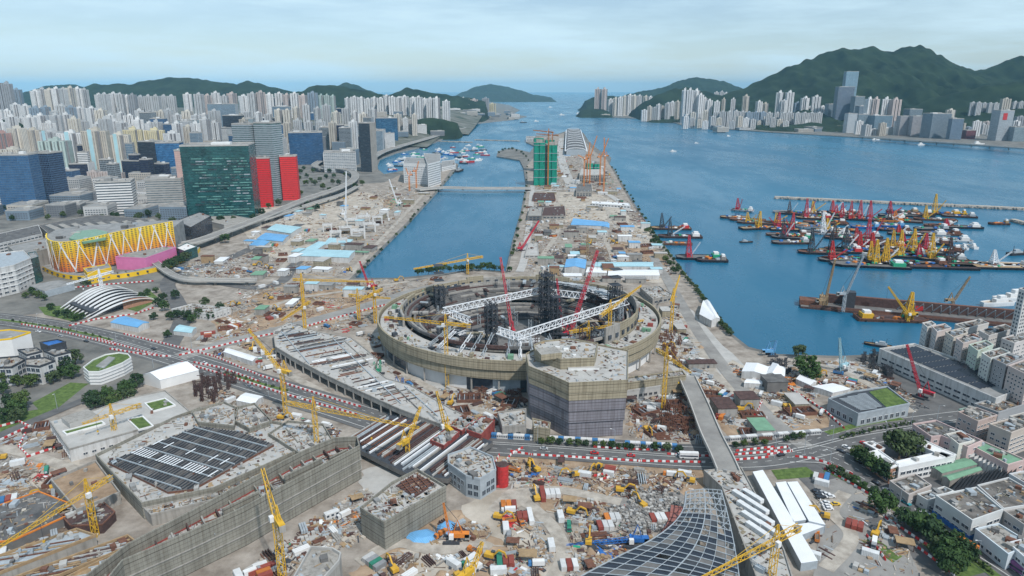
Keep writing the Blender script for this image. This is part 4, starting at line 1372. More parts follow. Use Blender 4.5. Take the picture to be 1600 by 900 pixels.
def scaffold(px, py, zt, w, m='steel_dark', label='', z0=0.6):
    p = P(px, py, 0)
    o = empty('scaffold_tower', (p.x, p.y, z0), 0.3, label, 'scaffold')
    for sx in (-1, 1):
        for sy in (-1, 1):
            mb = MB(); mb.lattice((sx * w / 4, sy * w / 4, 0), (sx * w / 4, sy * w / 4, zt - z0), w / 2.2, m, bay=3, chord=0.45, brace=0.32); mb.build('scaffold_leg', o)
    for z in range(4, int(zt), 7):
        mb = MB(); mb.box((0, 0, z), (w * 0.95, w * 0.95, 0.3), m); mb.build('platform', o)
scaffold(853, 520, 56, 11, label='tallest dark scaffold tower rising from the stadium bowl')
scaffold(768, 552, 44, 9, label='dark scaffold tower at the left inside the stadium')
scaffold(958, 520, 44, 10, label='dark scaffold tower at the right inside the stadium', z0=20)
scaffold(688, 512, 40, 9, label='dark scaffold tower at the far left of the stadium rim', z0=20)
scaffold(868, 532, 40, 8, label='short dark scaffold tower beside the tallest one')
roof_litter(st, [tuple(ell(0.98, 6.283 * k / 48, 0))[:2] for k in range(48)], 23.6, 620, 12, [tuple(ell(0.862, 6.283 * k / 48, 0))[:2] for k in range(48)])
# works on the terrace: huts, tarpaulin heaps, tanks
rng = random.Random(3)
for i in range(150):
    t = rng.uniform(0, math.pi * 2)
    p = ell(rng.uniform(0.87, 0.965), t, 23.62)
    s = rng.uniform(1.2, 5)
    mb = MB(); mb.box(p, (s, s * rng.uniform(0.3, 1), rng.uniform(0.5, 3.4)), rng.choice(['concrete_pale', 'net_tan', 'net_tan', 'rust', 'rust_dark', 'red_dull', 'green_roof', 'steel_grey', 'concrete', 'steel_dark']), t + rng.choice([0, 1.57])); mb.build('terrace_work', st)

# ---------------------------------------------------------------- netted block before the stadium
fp = [P(x, y) for x, y in ((974, 681), (888, 686), (862, 672), (828, 656), (824, 634), (846, 620), (905, 612), (975, 628))]
c = centroid(fp)
poly = ccw([(p.x - c.x, p.y - c.y) for p in fp])
FOOT.append([(p.x, p.y) for p in fp])
FOOT.append([(SCX + SA * 1.02 * math.cos(k / 4), SCY + SB * 1.02 * math.sin(k / 4)) for k in range(25)])
nb = empty('netted_block', (c.x, c.y, 0), 0, 'tall block wrapped in tan and grey scaffold netting before the stadium', 'building')
for z0, z1, k, m_ in ((0, 11, 0.6, 'net_grey'), (11, 19, -0.2, 'net_grey'), (19, 26.5, -0.6, 'net_grey'), (26.5, 31.5, -0.9, 'net_tan'), (31.5, 37.5, -1.2, 'net_tan')):
    mb = MB(); mb.prism(inset(poly, k), z0 + 0.02, z1, m_, 'concrete_pale'); mb.build('net_wrap', nb)
mb = MB(); mb.ring(inset(poly, -1.25), 0.5, 37.5, 38.7, 'net_tan'); mb.build('parapet', nb)
up = inset(poly, 3.5)
up = [(x * 0.72 - 6, y * 0.6 + 6) for x, y in up]
mb = MB(); mb.prism(up, 37.5, 44, 'net_tan', 'concrete_pale'); mb.build('upper_storey', nb)
roof_litter(nb, poly, 37.52, 160, 6, up)
roof_litter(nb, up, 44.02, 110, 7)
mb = MB(); mb.ring(inset(up, -0.2), 0.5, 44, 45, 'net_tan'); mb.build('upper_parapet', nb)
mb = MB(); mb.prism(rect(-14, -6, 14, 11, 0.3), 44, 48, 'net_tan', 'concrete'); mb.build('lift_core', nb)
mb = MB(); mb.prism(rect(8, -9, 20, 9, 0.05), 37.5, 39, 'white', 'concrete_pale'); mb.build('roof_slab', nb)
for i in range(14):
    mb = MB(); mb.box((rng.uniform(-22, 12), rng.uniform(-10, 12), 44 if i % 2 else 38.0), (rng.uniform(1, 4), rng.uniform(1, 3), rng.uniform(0.8, 2)), rng.choice(['rust', 'concrete', 'white', 'wood'])); mb.build('roof_work', nb)
bldg('low tan netted annex at the left foot of the netted block', [(832, 655), (860, 662), (858, 672), (834, 668)], 10, 'net_tan', 'concrete_pale')
bldg('low concrete frame wing left of the netted block', [(778, 645), (822, 640), (822, 665), (785, 668)], 8, 'concrete', 'concrete_pale', (5, 4, 3, 2.6), pane='steel_dark', frame='concrete')
bldg('tan netted gallery wall behind the yellow crane', [(974, 592), (1066, 580), (1072, 588), (978, 600)], 12, 'net_tan', 'concrete', plants=2)
bldg('pale concrete gallery right of the netted block', [(975, 604), (1030, 596), (1032, 604), (978, 612)], 7, 'concrete_pale', 'concrete_pale', (4, 3.5, 2.6, 2), plants=2, pane='steel_dark', frame='concrete')

# ---------------------------------------------------------------- curved deck left of the stadium, girders showing
dk, poly, c = bldg('curved concrete deck with steel girders left of the stadium', [(427, 517), (452, 503), (500, 520), (548, 528), (570, 545), (590, 562), (584, 577), (604, 592), (640, 602), (664, 616), (706, 640), (748, 660), (744, 672), (690, 664), (625, 640), (565, 613), (512, 588), (460, 560), (430, 542)], 9, 'concrete', 'concrete_pale', plants=10, parapet=0.6, name='deck_building', z0=5.5)
rows_on(dk, poly, 9, 0.55, 2.6, 0.6, 0.7, ['steel_grey', 'steel_dark', 'steel_dark', 'rust', 'rust_dark', 'concrete_pale', 'steel_white', 'concrete_dark'], 'girder', 0.35, 14, 0.2, 2)
rows_on(dk, poly, 9, 2.12, 6.5, 0.7, 0.6, ['rust', 'concrete', 'steel_grey', 'concrete_dark'], 'cross_girder', 0.5, 16, 0.35, 2)
dd = [P(x, y, 9) for x, y in ((430, 543), (460, 561), (512, 589), (565, 614), (625, 641), (690, 665))]
for a, b2 in zip(dd, dd[1:]):
    for k in range(4):
        p = a + (b2 - a) * (k / 4)
        mb = MB(); mb.box((p.x - c.x, p.y - c.y + 1.2, 0), (0.9, 0.9, 5.6), 'concrete'); mb.build('column', dk)
# ---------------------------------------------------------------- girder field between the deck and the concrete blocks
gf, poly, c = bldg('wide field of parallel steel girders over the sunken road', [(536, 690), (606, 648), (690, 660), (770, 690), (730, 720), (700, 748), (640, 742)], 6, 'concrete_dark', 'steel_dark', plants=0, parapet=0, name='girder_deck', z0=3)
rows_on(gf, poly, 6, math.atan2((P(610, 652) - P(545, 692)).y, (P(610, 652) - P(545, 692)).x), 1.5, 0.75, 1.0, ['steel_white', 'steel_grey', 'rust_dark', 'concrete_pale', 'steel_dark', 'rust', 'concrete'], 'girder', 0.5, 7, 0.12, 0.5)
for pp in ([(702, 665), (724, 648), (741, 655), (722, 674)], [(729, 672), (752, 651), (773, 657), (752, 680)], [(672, 688), (700, 668), (718, 675), (694, 697)]):
    bldg('red-rimmed concrete roof pad at the girder field, ' + {702: 'upper left', 729: 'upper right', 672: 'lower'}[pp[0][0]] + ' of three', pp, 9, 'red_dull', 'concrete_pale', plants=12, parapet=0.4, par_m='red_dull', name='roof_pad')
bldg('round-ended concrete block with red hoist tower beside it', [(700, 712), (735, 700), (770, 715), (775, 735), (750, 750), (728, 745), (700, 725)], 12, 'steel_grey', 'concrete_pale', (3.5, 4, 2.8, 3), plants=8, frame='steel_grey')
rh = P(785, 758)
o = empty('hoist_tower', (rh.x, rh.y, 0), 0, 'squat red cylinder tower beside the round-ended block', 'tower')
for k in range(5):
    mb = MB(); mb.cyl((0, 0, k * 2.6), 3.4, 2.5, 'red', 16, mtop='rust_dark'); mb.build('ring_section', o)

# ---------------------------------------------------------------- indoor arena with dark grid roof
ar, poly, c = bldg('concrete hall with a dark gridded roof and white strips', [(150, 714), (222, 790), (335, 766), (474, 703), (440, 664), (312, 640), (272, 655)], 8, 'net_stone', 'concrete_pale', plants=45, parapet=1.8, name='sports_hall')
rr = [P(x, y, 9.5) for x, y in ((168, 722), (262, 768), (300, 764), (428, 694), (372, 674), (310, 666))]
pl2 = ccw([(p.x - c.x, p.y - c.y) for p in rr])
roof_litter(ar, poly, 8, 420, 4, pl2)
mb = MB(); mb.prism(pl2, 8.02, 9.4, 'rust', 'roof_dark'); mb.build('roof_deck', ar)
ang = math.atan2((P(300, 764) - P(168, 722)).y, (P(300, 764) - P(168, 722)).x)
rows_on(ar, pl2, 9.5, ang + math.pi / 2 + 0.1, 2.2, 0.35, 0.6, ['steel_dark', 'steel_dark', 'steel_dark', 'steel_dark', 'concrete_dark'], 'roof_joist', 0.35, 0.2, 0.0, 0.3)
rows_on(ar, pl2, 9.5, ang, 7.5, 0.5, 0.7, 'steel_grey', 'roof_beam', 0.7, 0.2, 0.0, 0.3)
rng = random.Random(9)
dv = Vector((math.cos(ang), math.sin(ang))); dn = Vector((-dv.y, dv.x))
for s in (0.22, 0.45):
    base = Vector((P(168, 722, 10).x - c.x, P(168, 722, 10).y - c.y)) + (Vector((P(310, 666, 10).x, P(310, 666, 10).y)) - Vector((P(168, 722, 10).x, P(168, 722, 10).y))) * s
    for k in range(30):
        if (s > 0.3 and k % 4) or k % 9 > 6:
            continue
        p = base + dv * (2 + k * 2.2)
        q = p + (dn if dn.y > 0 else -dn) * 7.0
        if inside((p.x, p.y), pl2) and inside((q.x, q.y), pl2):
            mb = MB(); mb.bar((p.x, p.y, 10.7), (q.x, q.y, 10.7), 0.7, 'steel_white', 0.2); mb.build('roof_strip', ar)
# ---------------------------------------------------------------- long netted block in front
lb, poly, c = bldg('long stone-coloured netted block with stepped parapet in the foreground', [(170, 905), (192, 878), (290, 836), (380, 795), (450, 757), (562, 698), (558, 684), (522, 686), (474, 706), (436, 726), (300, 800), (200, 852), (130, 905)], 20, 'net_stone', 'concrete_pale', plants=70, parapet=1.0, name='netted_hall', drop=6)
rows_on(lb, poly, 14, 2.2, 7, 0.7, 3.0, ['concrete', 'net_stone', 'rust_dark'], 'cross_wall', 1.5, 2, 0.25, 1.0)
rows_on(lb, poly, 14, 0.62, 2.2, 0.4, 0.4, ['rust', 'rust_dark', 'steel_grey'], 'steel_strip', 1.6, 30, 0.3, 1.5)
ip = inset(poly, 1.2)
mb = MB(); mb.ring(ip, 0.35, 14.02, 14.8, 'red_dull'); mb.build('red_edge_strip', lb)
for zz in (6, 12):
    mb = MB(); mb.ring(inset(poly, -0.5), 0.4, zz, zz + 0.5, 'concrete'); mb.build('scaffold_ledge', lb)
for i, (a, b2, hh) in enumerate(((0.35, 0.5, 3.5), (0.62, 0.8, 5.0), (0.84, 0.93, 3.0))):
    pa = P(192, 870, 20) * (1 - a) + P(560, 692, 20) * a; pb = P(192, 870, 20) * (1 - b2) + P(560, 692, 20) * b2
    mb = MB(); mb.bar((pa.x - c.x, pa.y - c.y + 1.5, 16 + hh / 2), (pb.x - c.x, pb.y - c.y + 1.5, 16 + hh / 2), 1.0, 'net_stone', hh); mb.build('screen_wall', lb)
bldg('narrow netted wall block running behind the long foreground block', [(225, 795), (330, 772), (470, 708), (474, 716), (340, 780), (236, 806)], 6, 'concrete', 'concrete_pale', plants=10, parapet=0.8)
bl, poly, c = bldg('netted stone-grey block with a rust-red roof grid', [(563, 797), (600, 820), (697, 763), (652, 736), (612, 757)], 14, 'net_stone', 'concrete_pale', plants=10, parapet=1.6, name='netted_block')
q = [P(x, y, 14) for x, y in ((618, 760), (650, 741), (680, 757), (648, 778))]
pl2 = ccw([(p.x - c.x, p.y - c.y) for p in q])
mb = MB(); mb.prism(pl2, 14.02, 14.5, 'rust_dark', 'rust_dark'); mb.build('rust_deck', bl)
rows_on(bl, pl2, 14.5, 0.6, 2.4, 0.4, 0.5, 'rust', 'rust_beam', 0.3, 0.2, 0, 0.2)
rows_on(bl, pl2, 14.5, 2.15, 3.2, 0.4, 0.5, 'rust', 'rust_beam', 0.75, 0.2, 0, 0.2)
bb, poly, c = bldg('low concrete building with rounded sunken roof at the bottom edge', [(448, 925), (486, 858), (520, 860), (533, 868), (530, 880), (490, 925)], 11, 'concrete', 'concrete', plants=5, parapet=1.6, par_m='concrete_pale')
for pp, hh, lb_ in (([(366, 640), (398, 632), (425, 660), (390, 672), (368, 660)], 10, 'netted corner tower behind the dark gridded roof'), ([(300, 645), (350, 630), (372, 640), (366, 668), (310, 662)], 10, 'netted stone wall block at the back of the gridded roof'), ([(420, 680), (450, 660), (505, 665), (520, 690), (470, 712)], 9, 'curved concrete block right of the dark gridded roof')):
    bldg(lb_, pp, hh, 'net_stone', 'concrete_pale', plants=8, parapet=1.4)
bldg('open concrete pit wall left of the gridded hall', [(80, 752), (150, 722), (188, 772), (120, 800)], 6, 'concrete', 'dirt', plants=6, parapet=1.5)
bldg('dark boarded floor slab with orange edge lines at the left', [(-30, 800), (60, 768), (130, 795), (20, 845), (-30, 850)], 5, 'concrete_dark', 'roof_dark', plants=10, parapet=0.5, par_m='orange')
bldg('rust brown formwork deck left of the yellow crane mast', [(90, 800), (150, 775), (180, 800), (160, 820), (110, 822)], 5, 'rust_dark', 'rust_dark', plants=12, parapet=0.4, par_m='rust')
for i, pp in enumerate(([(-30, 880), (120, 828), (150, 838), (-20, 905)], [(20, 905), (200, 838), (215, 850), (60, 915)], [(60, 925), (215, 850), (222, 858), (110, 925)])):
    o, poly, c = bldg(['long bamboo formwork wall nearest the left edge', 'long formwork trench block with purple boards', 'bamboo-braced formwork wall beside the long netted block'][i], pp, 6 + i, ['concrete', 'rust_dark', 'wood'][i], ['steel_grey', 'rust_dark', 'wood'][i], plants=12, parapet=1.2, par_m='wood')
    rows_on(o, poly, 6 + i, 0.35 if i else 0.3, 1.6, 0.5, 0.5, ['wood', 'rust', 'concrete_pale', 'steel_grey'], 'timber', 0.4, 4, 0.3, 0.5)

# ---------------------------------------------------------------- curved steel roof at the bottom
Lc = smooth([P(x, y, 12) for x, y in ((1072, 768), (1068, 795), (1050, 820), (1015, 845), (965, 870), (905, 902), (860, 930))], 4)
Rc = smooth([P(x, y, 12) for x, y in ((1127, 766), (1136, 800), (1145, 840), (1152, 880), (1156, 910), (1158, 930), (1160, 950))], 4)
c = P(1060, 850)
cr = empty('curved_roof', (c.x, c.y, 0), 0, 'curving steel lattice roof over dark panels at the bottom', 'roof')
nU, nV = len(Lc), 9
def rp_(i, j):
    t = j / (nV - 1)
    p = Lc[i] * (1 - t) + Rc[i] * t
    return Vector((p.x - c.x, p.y - c.y, 12 + 1.0 * math.sin(math.pi * t)))
for i in range(0, nU):
    for j in range(nV - 1):
        if i < nU - 1 and i > 4 and rng.random() < (0.9 if j < 6 else 0.55):
            q = [rp_(i, j), rp_(i + 1, j), rp_(i + 1, j + 1), rp_(i, j + 1)]
            mb = MB(); mb.hexa([v - Vector((0, 0, 0.5)) for v in q] + [v - Vector((0, 0, 0.3)) for v in q], rng.choice(['solar', 'solar', 'solar', 'steel_dark', 'concrete_dark'])); mb.build('roof_panel', cr)
for i in range(nU):
    mb = MB()
    for j in range(nV - 1):
        mb.bar(rp_(i, j), rp_(i, j + 1), 0.3, 'steel_grey')
    mb.build('cross_rib', cr)
for j in range(nV):
    mb = MB()
    for i in range(nU - 1):
        mb.bar(rp_(i, j), rp_(i + 1, j), 0.4 if j in (0, 4, nV - 1) else 0.22, 'steel_grey' if j % 4 else 'steel_grey')
    mb.build('long_rib', cr)
for i in range(0, 9):
    mb = MB()
    for j in range(nV - 1):
        a, b2 = (rp_(i, j), rp_(i + 1, j + 1)) if (i + j) % 2 else (rp_(i + 1, j), rp_(i, j + 1))
        mb.bar(a - Vector((0, 0, 1.5)), b2 - Vector((0, 0, 1.5)), 0.3, 'steel_grey')
    mb.build('brace', cr)
for i in range(0, nU, 3):
    for j in (0, nV - 1):
        p = rp_(i, j); mb = MB(); mb.box((p.x, p.y, 0), (0.9, 0.9, p.z - 0.3), 'steel_grey'); mb.build('column', cr)
mat('red_dust', (0.30, 0.12, 0.10), 0.95, 0.3, 0.2)
mb = MB()
for a, b2 in zip(Lc, Lc[1:]):
    d = (b2 - a); d.normalize(); n = Vector((d.y, -d.x, 0)) if d.x * 0 - d.y < 0 else Vector((d.y, -d.x, 0))
    n = Vector((d.y, -d.x, 0))
    if n.x > 0:
        n = -n
    q = [a, b2, b2 + n * 7, a + n * 7]
    q = ccw([(v.x, v.y) for v in q])
    mb.hexa([(x, y, 0.1) for x, y in q] + [(x, y, 3.0) for x, y in q], 'red_dust')
tag(mb.build('loading_ramp'), 'dusty red strip deck along the curved steel roof', 'ramp')
# ---------------------------------------------------------------- footbridge and concrete platform
fb = viaduct('straight concrete footbridge crossing the main road', [(1073, 588), (1092, 630), (1110, 675), (1128, 712), (1138, 735)], 12, 9, piers=30, name='footbridge')
pf, poly, c = bldg('broad pale concrete platform at the foot of the footbridge', [(1100, 736), (1158, 731), (1190, 790), (1225, 860), (1245, 925), (1190, 925), (1150, 820), (1128, 762)], 8, 'concrete', 'concrete_pale', plants=16, parapet=0.7, name='platform')
for i, (x, y) in enumerate(((1165, 785), (1172, 800), (1180, 815), (1176, 779), (1184, 794), (1192, 810))):
    pass

# props, stair towers and dark staging that fill the stadium bowl
rng = random.Random(8)
for i in range(190):
    t, k = rng.uniform(0, 6.283), rng.uniform(0.2, 0.8)
    z = 1.0 if k < 0.48 else 29 - (0.82 - k) / 0.0158 * 1.2
    p = ell(k, t, z)
    mb = MB(); w = rng.uniform(2.5, 7)
    if rng.random() < 0.5:
        mb.lattice(p, p + Vector((0, 0, rng.uniform(5, 14))), w * 0.5, rng.choice(['steel_dark', 'rust_dark', 'steel_grey']), bay=2.5, chord=0.35, brace=0.25)
    else:
        mb.box(p + Vector((0, 0, rng.choice([0, 0, 3, 6]))), (w * 2.2, w * 0.7, rng.uniform(0.5, 1.6)), rng.choice(['rust_dark', 'steel_dark', 'concrete', 'net_tan', 'steel_grey']), t)
    mb.build('bowl_staging', st)
# ---------------------------------------------------------------- yellow mall
mall_front = [P(x, y) for x, y in ((83, 412), (83, 420), (88, 427), (98, 431), (112, 432), (140, 428), (170, 421), (200, 414), (230, 408), (256, 403), (277, 399))]
mall_back = [P(x, y) for x, y in ((292, 385), (240, 388), (180, 392), (120, 398), (95, 404))]
allp = mall_front + mall_back
c = centroid(allp)
FOOT.append([(p.x, p.y) for p in allp])
ml = empty('shopping_mall', (c.x, c.y, 0), 0, 'long curved mall in yellow to orange cladding with white zigzag bands', 'mall')
lp = [Vector((p.x - c.x, p.y - c.y, 0)) for p in smooth(mall_front, 4)]
bp_ = [Vector((p.x - c.x, p.y - c.y, 0)) for p in mall_back]
def mall_top(t):
    return 39 + 7 * t
mb = MB()
poly = ccw([(p.x, p.y) for p in lp + bp_])
mb.prism(poly, 0, 37.5, 'roof_grey', 'roof_grey'); mb.build('core', ml)
seg = [0.0]
for a, b2 in zip(lp, lp[1:]):
    seg.append(seg[-1] + (b2 - a).length)
TL = seg[-1]
def on_front(s):
    s = max(0, min(TL - 0.01, s))
    for i in range(len(lp) - 1):
        if seg[i] <= s <= seg[i + 1]:
            d = (lp[i + 1] - lp[i]).normalized()
            return lp[i] + d * (s - seg[i]), d
    return lp[-1], (lp[-1] - lp[-2]).normalized()
grad = [(0.62, 0.16, 0.05), (0.66, 0.22, 0.03), (0.72, 0.30, 0.02), (0.75, 0.40, 0.02), (0.76, 0.48, 0.02), (0.77, 0.54, 0.04)]
for i, g in enumerate(grad):
    mat('clad%d' % i, g, 0.55, 0.1, 0.1)
mat('atrium', (0.2, 0.33, 0.24), 0.5, 0.3, 0.3, kind='corr')
clad, slots = MB(), MB()
nrow = 17
step = 4.6
ncol = int(TL / step)
for k in range(ncol):
    p, d = on_front((k + 0.5) * step)
    n = Vector((d.y, -d.x, 0))
    t = k / ncol
    zt = mall_top(t)
    rot = math.atan2(d.y, d.x)
    for r in range(nrow):
        z0 = 5 + (zt - 5) * r / nrow
        hh = (zt - 5) / nrow
        u = (k + 0.5) * step
        # zigzag white bands
        zz = abs(((u / 34 + (r / nrow) * 0.5) % 1.0) - 0.5) * 2
        z2 = abs(((u / 47 - (r / nrow) * 0.62 + 0.3) % 1.0) - 0.5) * 2
        white = False
        q = p + n * 0.8
        clad.box((q.x, q.y, z0), (step * 0.985, 1.5, hh * 0.97), 'white' if white else 'clad%d' % min(5, int(6 * r / nrow + ((k * 7 + r * 3) % 5) * 0.12)), rot)
        if not (white and (k + r) % 2):
            q = p + n * 1.6
            slots.box((q.x, q.y, z0 + hh * 0.3), (step * 0.5, 0.12, hh * 0.42), 'pane', rot)
u = 3.0
k = 0
while u < TL - 4:                       # white zigzag bands, each a strip of its own
    u2 = min(TL - 1, u + (11.5, 8.5, 13.5)[k % 3])
    mb = MB()
    for i in range(10):
        a, b2 = i / 10, (i + 1) / 10
        (pa_, da_), (pb_, db_) = on_front(u + (u2 - u) * a), on_front(u + (u2 - u) * b2)
        zt = mall_top(u / TL) - 0.6
        za, zb = (5.5 + (zt - 5.5) * t if k % 2 == 0 else zt - (zt - 5.5) * t for t in (a, b2))
        na, nb_ = Vector((da_.y, -da_.x, 0)) * 1.75, Vector((db_.y, -db_.x, 0)) * 1.75
        wv = da_ * (0.5 if k % 3 else 0.85)
        q = [pa_ + na - wv, pa_ + na + wv, pb_ + nb_ + wv, pb_ + nb_ - wv]
        zs = (za, za, zb, zb)
        f = [Vector((v.x, v.y, z)) for v, z in zip(q, zs)]
        g2 = [v + n_ * 0.2 for v, n_ in zip(f, (na, na, nb_, nb_))]
        mb.hexa(f + g2, 'white')
    mb.build('zigzag_band', ml)
    u = u2 - (1.0 if k % 2 else 3.0)
    k += 1
o = clad.build('cladding_panel', ml); o['kind'] = 'stuff'
o = slots.build('window_rows', ml); o['kind'] = 'stuff'
q = [P(x, y, 40) for x, y in ((108, 372), (120, 361), (150, 358), (168, 362), (165, 372), (130, 378))]
mb = MB(); mb.prism([(p.x - c.x, p.y - c.y) for p in q], 37.6, 40, 'green_roof', 'atrium'); mb.build('atrium_roof', ml)
for i in range(26):
    x, y = random.uniform(min(p[0] for p in poly), max(p[0] for p in poly)), random.uniform(min(p[1] for p in poly), max(p[1] for p in poly))
    if inside((x, y), inset(poly, 8)):
        mb = MB(); mb.box((x, y, 37.5), (random.uniform(4, 10), random.uniform(3, 8), random.uniform(1.5, 4)), random.choice(['roof_grey', 'concrete_pale', 'steel_grey', 'roof_dark']), 0.2); mb.build('roof_unit', ml)
pod = smooth([P(x, y) for x, y in ((58, 416), (70, 424), (92, 433), (125, 438), (170, 437), (215, 431), (258, 421), (285, 410), (305, 401), (313, 392))], 3)
mb = MB()
for a, b2 in zip(pod, pod[1:]):
    n = Vector((b2.y - a.y, a.x - b2.x, 0)).normalized()
    q = [a, b2, b2 - n * 10, a - n * 10]
    q = ccw([(v.x - c.x, v.y - c.y) for v in q])
    mb.hexa([(x, y, 0) for x, y in q] + [(x, y, 5.5) for x, y in q], 'yellow_mall', 'roof_grey')
mb.build('podium', ml)
for i in range(14):
    p = pod[3 + i]
    mb = MB(); mb.box((p.x - c.x, p.y - c.y - 0.2, 2), (4, 0.4, 2.2), 'pane', 0.1); mb.build('shop_window', ml)
bldg('bright pink flat-roofed box hall before the yellow mall', [(180, 402), (237, 384), (275, 387), (227, 404)], 15, 'pink', 'roof_grey', plants=6, parapet=0.8, name='hall')
bldg('white-roofed glass pavilion at the right end of the pink hall', [(275, 388), (292, 380), (308, 386), (288, 393)], 13, 'glass_green', 'white', plants=2)
bldg('yellow annex with white signs below the yellow mall', [(130, 420), (170, 413), (174, 419), (136, 427)], 13, 'yellow_mall', 'roof_grey', (6, 5, 3, 1.5), plants=3)
bldg('dark glazed grey building joined to the right of the mall', [(276, 345), (312, 332), (330, 338), (298, 356)], 24, 'glass_dark', 'roof_grey', plants=8)
bldg('wide parking roofs of grey ribbed bays behind the mall', [(60, 352), (150, 336), (255, 345), (190, 368), (90, 378)], 14, 'concrete', 'roof_dark', plants=0, name='parking_block')
for k in range(9):
    bldg(f'{ORD[k]} from left of the long grey roof ridges behind the mall', [(70 + k * 20, 352 - k), (78 + k * 20, 350 - k), (112 + k * 20, 364 - k), (102 + k * 20, 366 - k)], 17, 'roof_grey', 'concrete', plants=0, parapet=0, name='roof_shed', z0=13.9)
bldg('grey slab building left of the mall', [(12, 385), (75, 372), (92, 385), (30, 400)], 24, 'concrete', 'roof_grey', plants=6)
bldg('white banded block far left behind the mall', [(-30, 372), (60, 352), (66, 366), (-30, 388)], 14, 'white_streak', 'roof_dark', (6, 4, 4.5, 1.6), far=True)
bldg('white curved building with round-cornered windows at the left edge', [(-40, 400), (36, 392), (48, 404), (22, 415), (-40, 428)], 30, 'white_streak', 'steel_grey', (7, 5, 4.5, 2.2), plants=5, bands=((9, 14, 19, 24), 0.8, 'white'))
bldg('green glass stair block at the right end of the white left building', [(44, 396), (56, 394), (60, 402), (48, 406)], 28, 'glass_green', 'roof_grey', plants=1)
bldg('open-sided grey metal shed before the white left building', [(46, 446), (92, 437), (116, 443), (70, 455)], 7, 'steel_grey', 'roof_grey', plants=0, parapet=0)
bldg('pale flat-topped station box below the green office block', [(300, 340), (335, 332), (408, 345), (350, 352)], 8, 'concrete_pale', 'concrete', plants=4)
# ---------------------------------------------------------------- ribbed white shell
pa0, pa1, pb0, pb1 = P(94, 482), P(136, 500), P(192, 450), P(246, 470)
c = (pa0 + pb1) / 2
sh = empty('shell_roof_station', (c.x, c.y, 0), 0, 'white ribbed shell-roofed station building with brown end wall', 'station')
for k in range(9):
    t = k / 8
    A, B = pa0 * (1 - t) + pa1 * t - c, pb0 * (1 - t) + pb1 * t - c
    d = B - A
    w = (pa1 - pa0).normalized() * ((pa1 - pa0).length / 8 * 0.86)
    hh = 11.5 - 5.5 * abs(t - 0.35)
    mb = MB()
    ns = 18
    prof = [(s, hh * math.sin(math.pi * (s ** 1.25)) ** 0.8 if 0 < s < 1 else 0.0) for s in [i / ns for i in range(ns + 1)]]
    for (s0, z0), (s1, z1) in zip(prof, prof[1:]):
        p0, p1 = A + d * s0, A + d * s1
        wa, wb = w * (0.45 + 0.55 * math.sin(math.pi * min(1, s0 * 1.1))), w * (0.45 + 0.55 * math.sin(math.pi * min(1, s1 * 1.1)))
        up0, up1 = Vector((0, 0, z0)), Vector((0, 0, z1))
        q = [p0 - wa / 2 + up0, p1 - wb / 2 + up1, p1 + wb / 2 + up1 + Vector((0, 0, 0.9)), p0 + wa / 2 + up0 + Vector((0, 0, 0.9))]
        mb.hexa([v - Vector((0, 0, 0.6)) for v in q] + q, 'white')
    mb.build('roof_rib', sh)
A, B = pa1 - c, pb1 - c
mb = MB()
d = B - A
prev = None
for i in range(13):
    s = 0.5 + 0.42 * i / 12
    z = 9.3 * math.sin(math.pi * (s ** 1.25)) ** 0.8
    p = A + d * s
    if prev:
        mb.hexa([(prev[0].x, prev[0].y, 0), (p.x, p.y, 0), (p.x, p.y + 1, 0), (prev[0].x, prev[0].y + 1, 0), (prev[0].x, prev[0].y, prev[1]), (p.x, p.y, z), (p.x, p.y + 1, z), (prev[0].x, prev[0].y + 1, prev[1])], 'brick')
    prev = (p, z)
mb.build('end_wall', sh)
mb = MB(); mb.prism([((pa0 - c) * 0.8).to_tuple()[:2], ((pa1 - c) * 0.8).to_tuple()[:2], ((pb1 - c) * 0.75).to_tuple()[:2], ((pb0 - c) * 0.75).to_tuple()[:2]], 0, 5, 'steel_dark', 'steel_dark'); mb.build('hall', sh)
# ---------------------------------------------------------------- park and school quarter on the left
def solar_rows(o, poly, h, along, step, name='solar_panel', margin=1.5, seg=8.0, gap=0.7, limit=300):
    a = Vector((math.cos(along), math.sin(along))); n = Vector((-a.y, a.x))
    ip = inset(poly, margin)
    me = MB(); me.hexa([(-seg / 2, -step * 0.33, 0.15), (seg / 2, -step * 0.33, 0.15), (seg / 2, step * 0.33, 0.75), (-seg / 2, step * 0.33, 0.75), (-seg / 2, -step * 0.33, 0.25), (seg / 2, -step * 0.33, 0.25), (seg / 2, step * 0.33, 0.85), (-seg / 2, step * 0.33, 0.85)], 'solar')
    me = me.mesh(name)
    us = [Vector(p).dot(a) for p in ip]; vs = [Vector(p).dot(n) for p in ip]
    v = min(vs) + step / 2
    k = 0
    while v < max(vs):
        u = min(us) + seg / 2
        while u < max(us):
            p = a * u + n * v
            if all(inside(tuple(p + a * s * seg / 2), ip) for s in (-0.9, 0.9)) and k < limit:
                q = link(name, me, o); q.location = (p.x, p.y, h); q.rotation_euler = (0, 0, along); k += 1
            u += seg + gap
        v += step
o, poly, c = bldg('pale grey flat-roofed campus building with green roof lawns', [(77, 658), (108, 703), (302, 648), (258, 611), (205, 622), (140, 644)], 8, 'white_streak', 'concrete_pale', (4.5, 4, 2.4, 1.6), plants=12, parapet=0.7, par_m='concrete', name='campus_building')
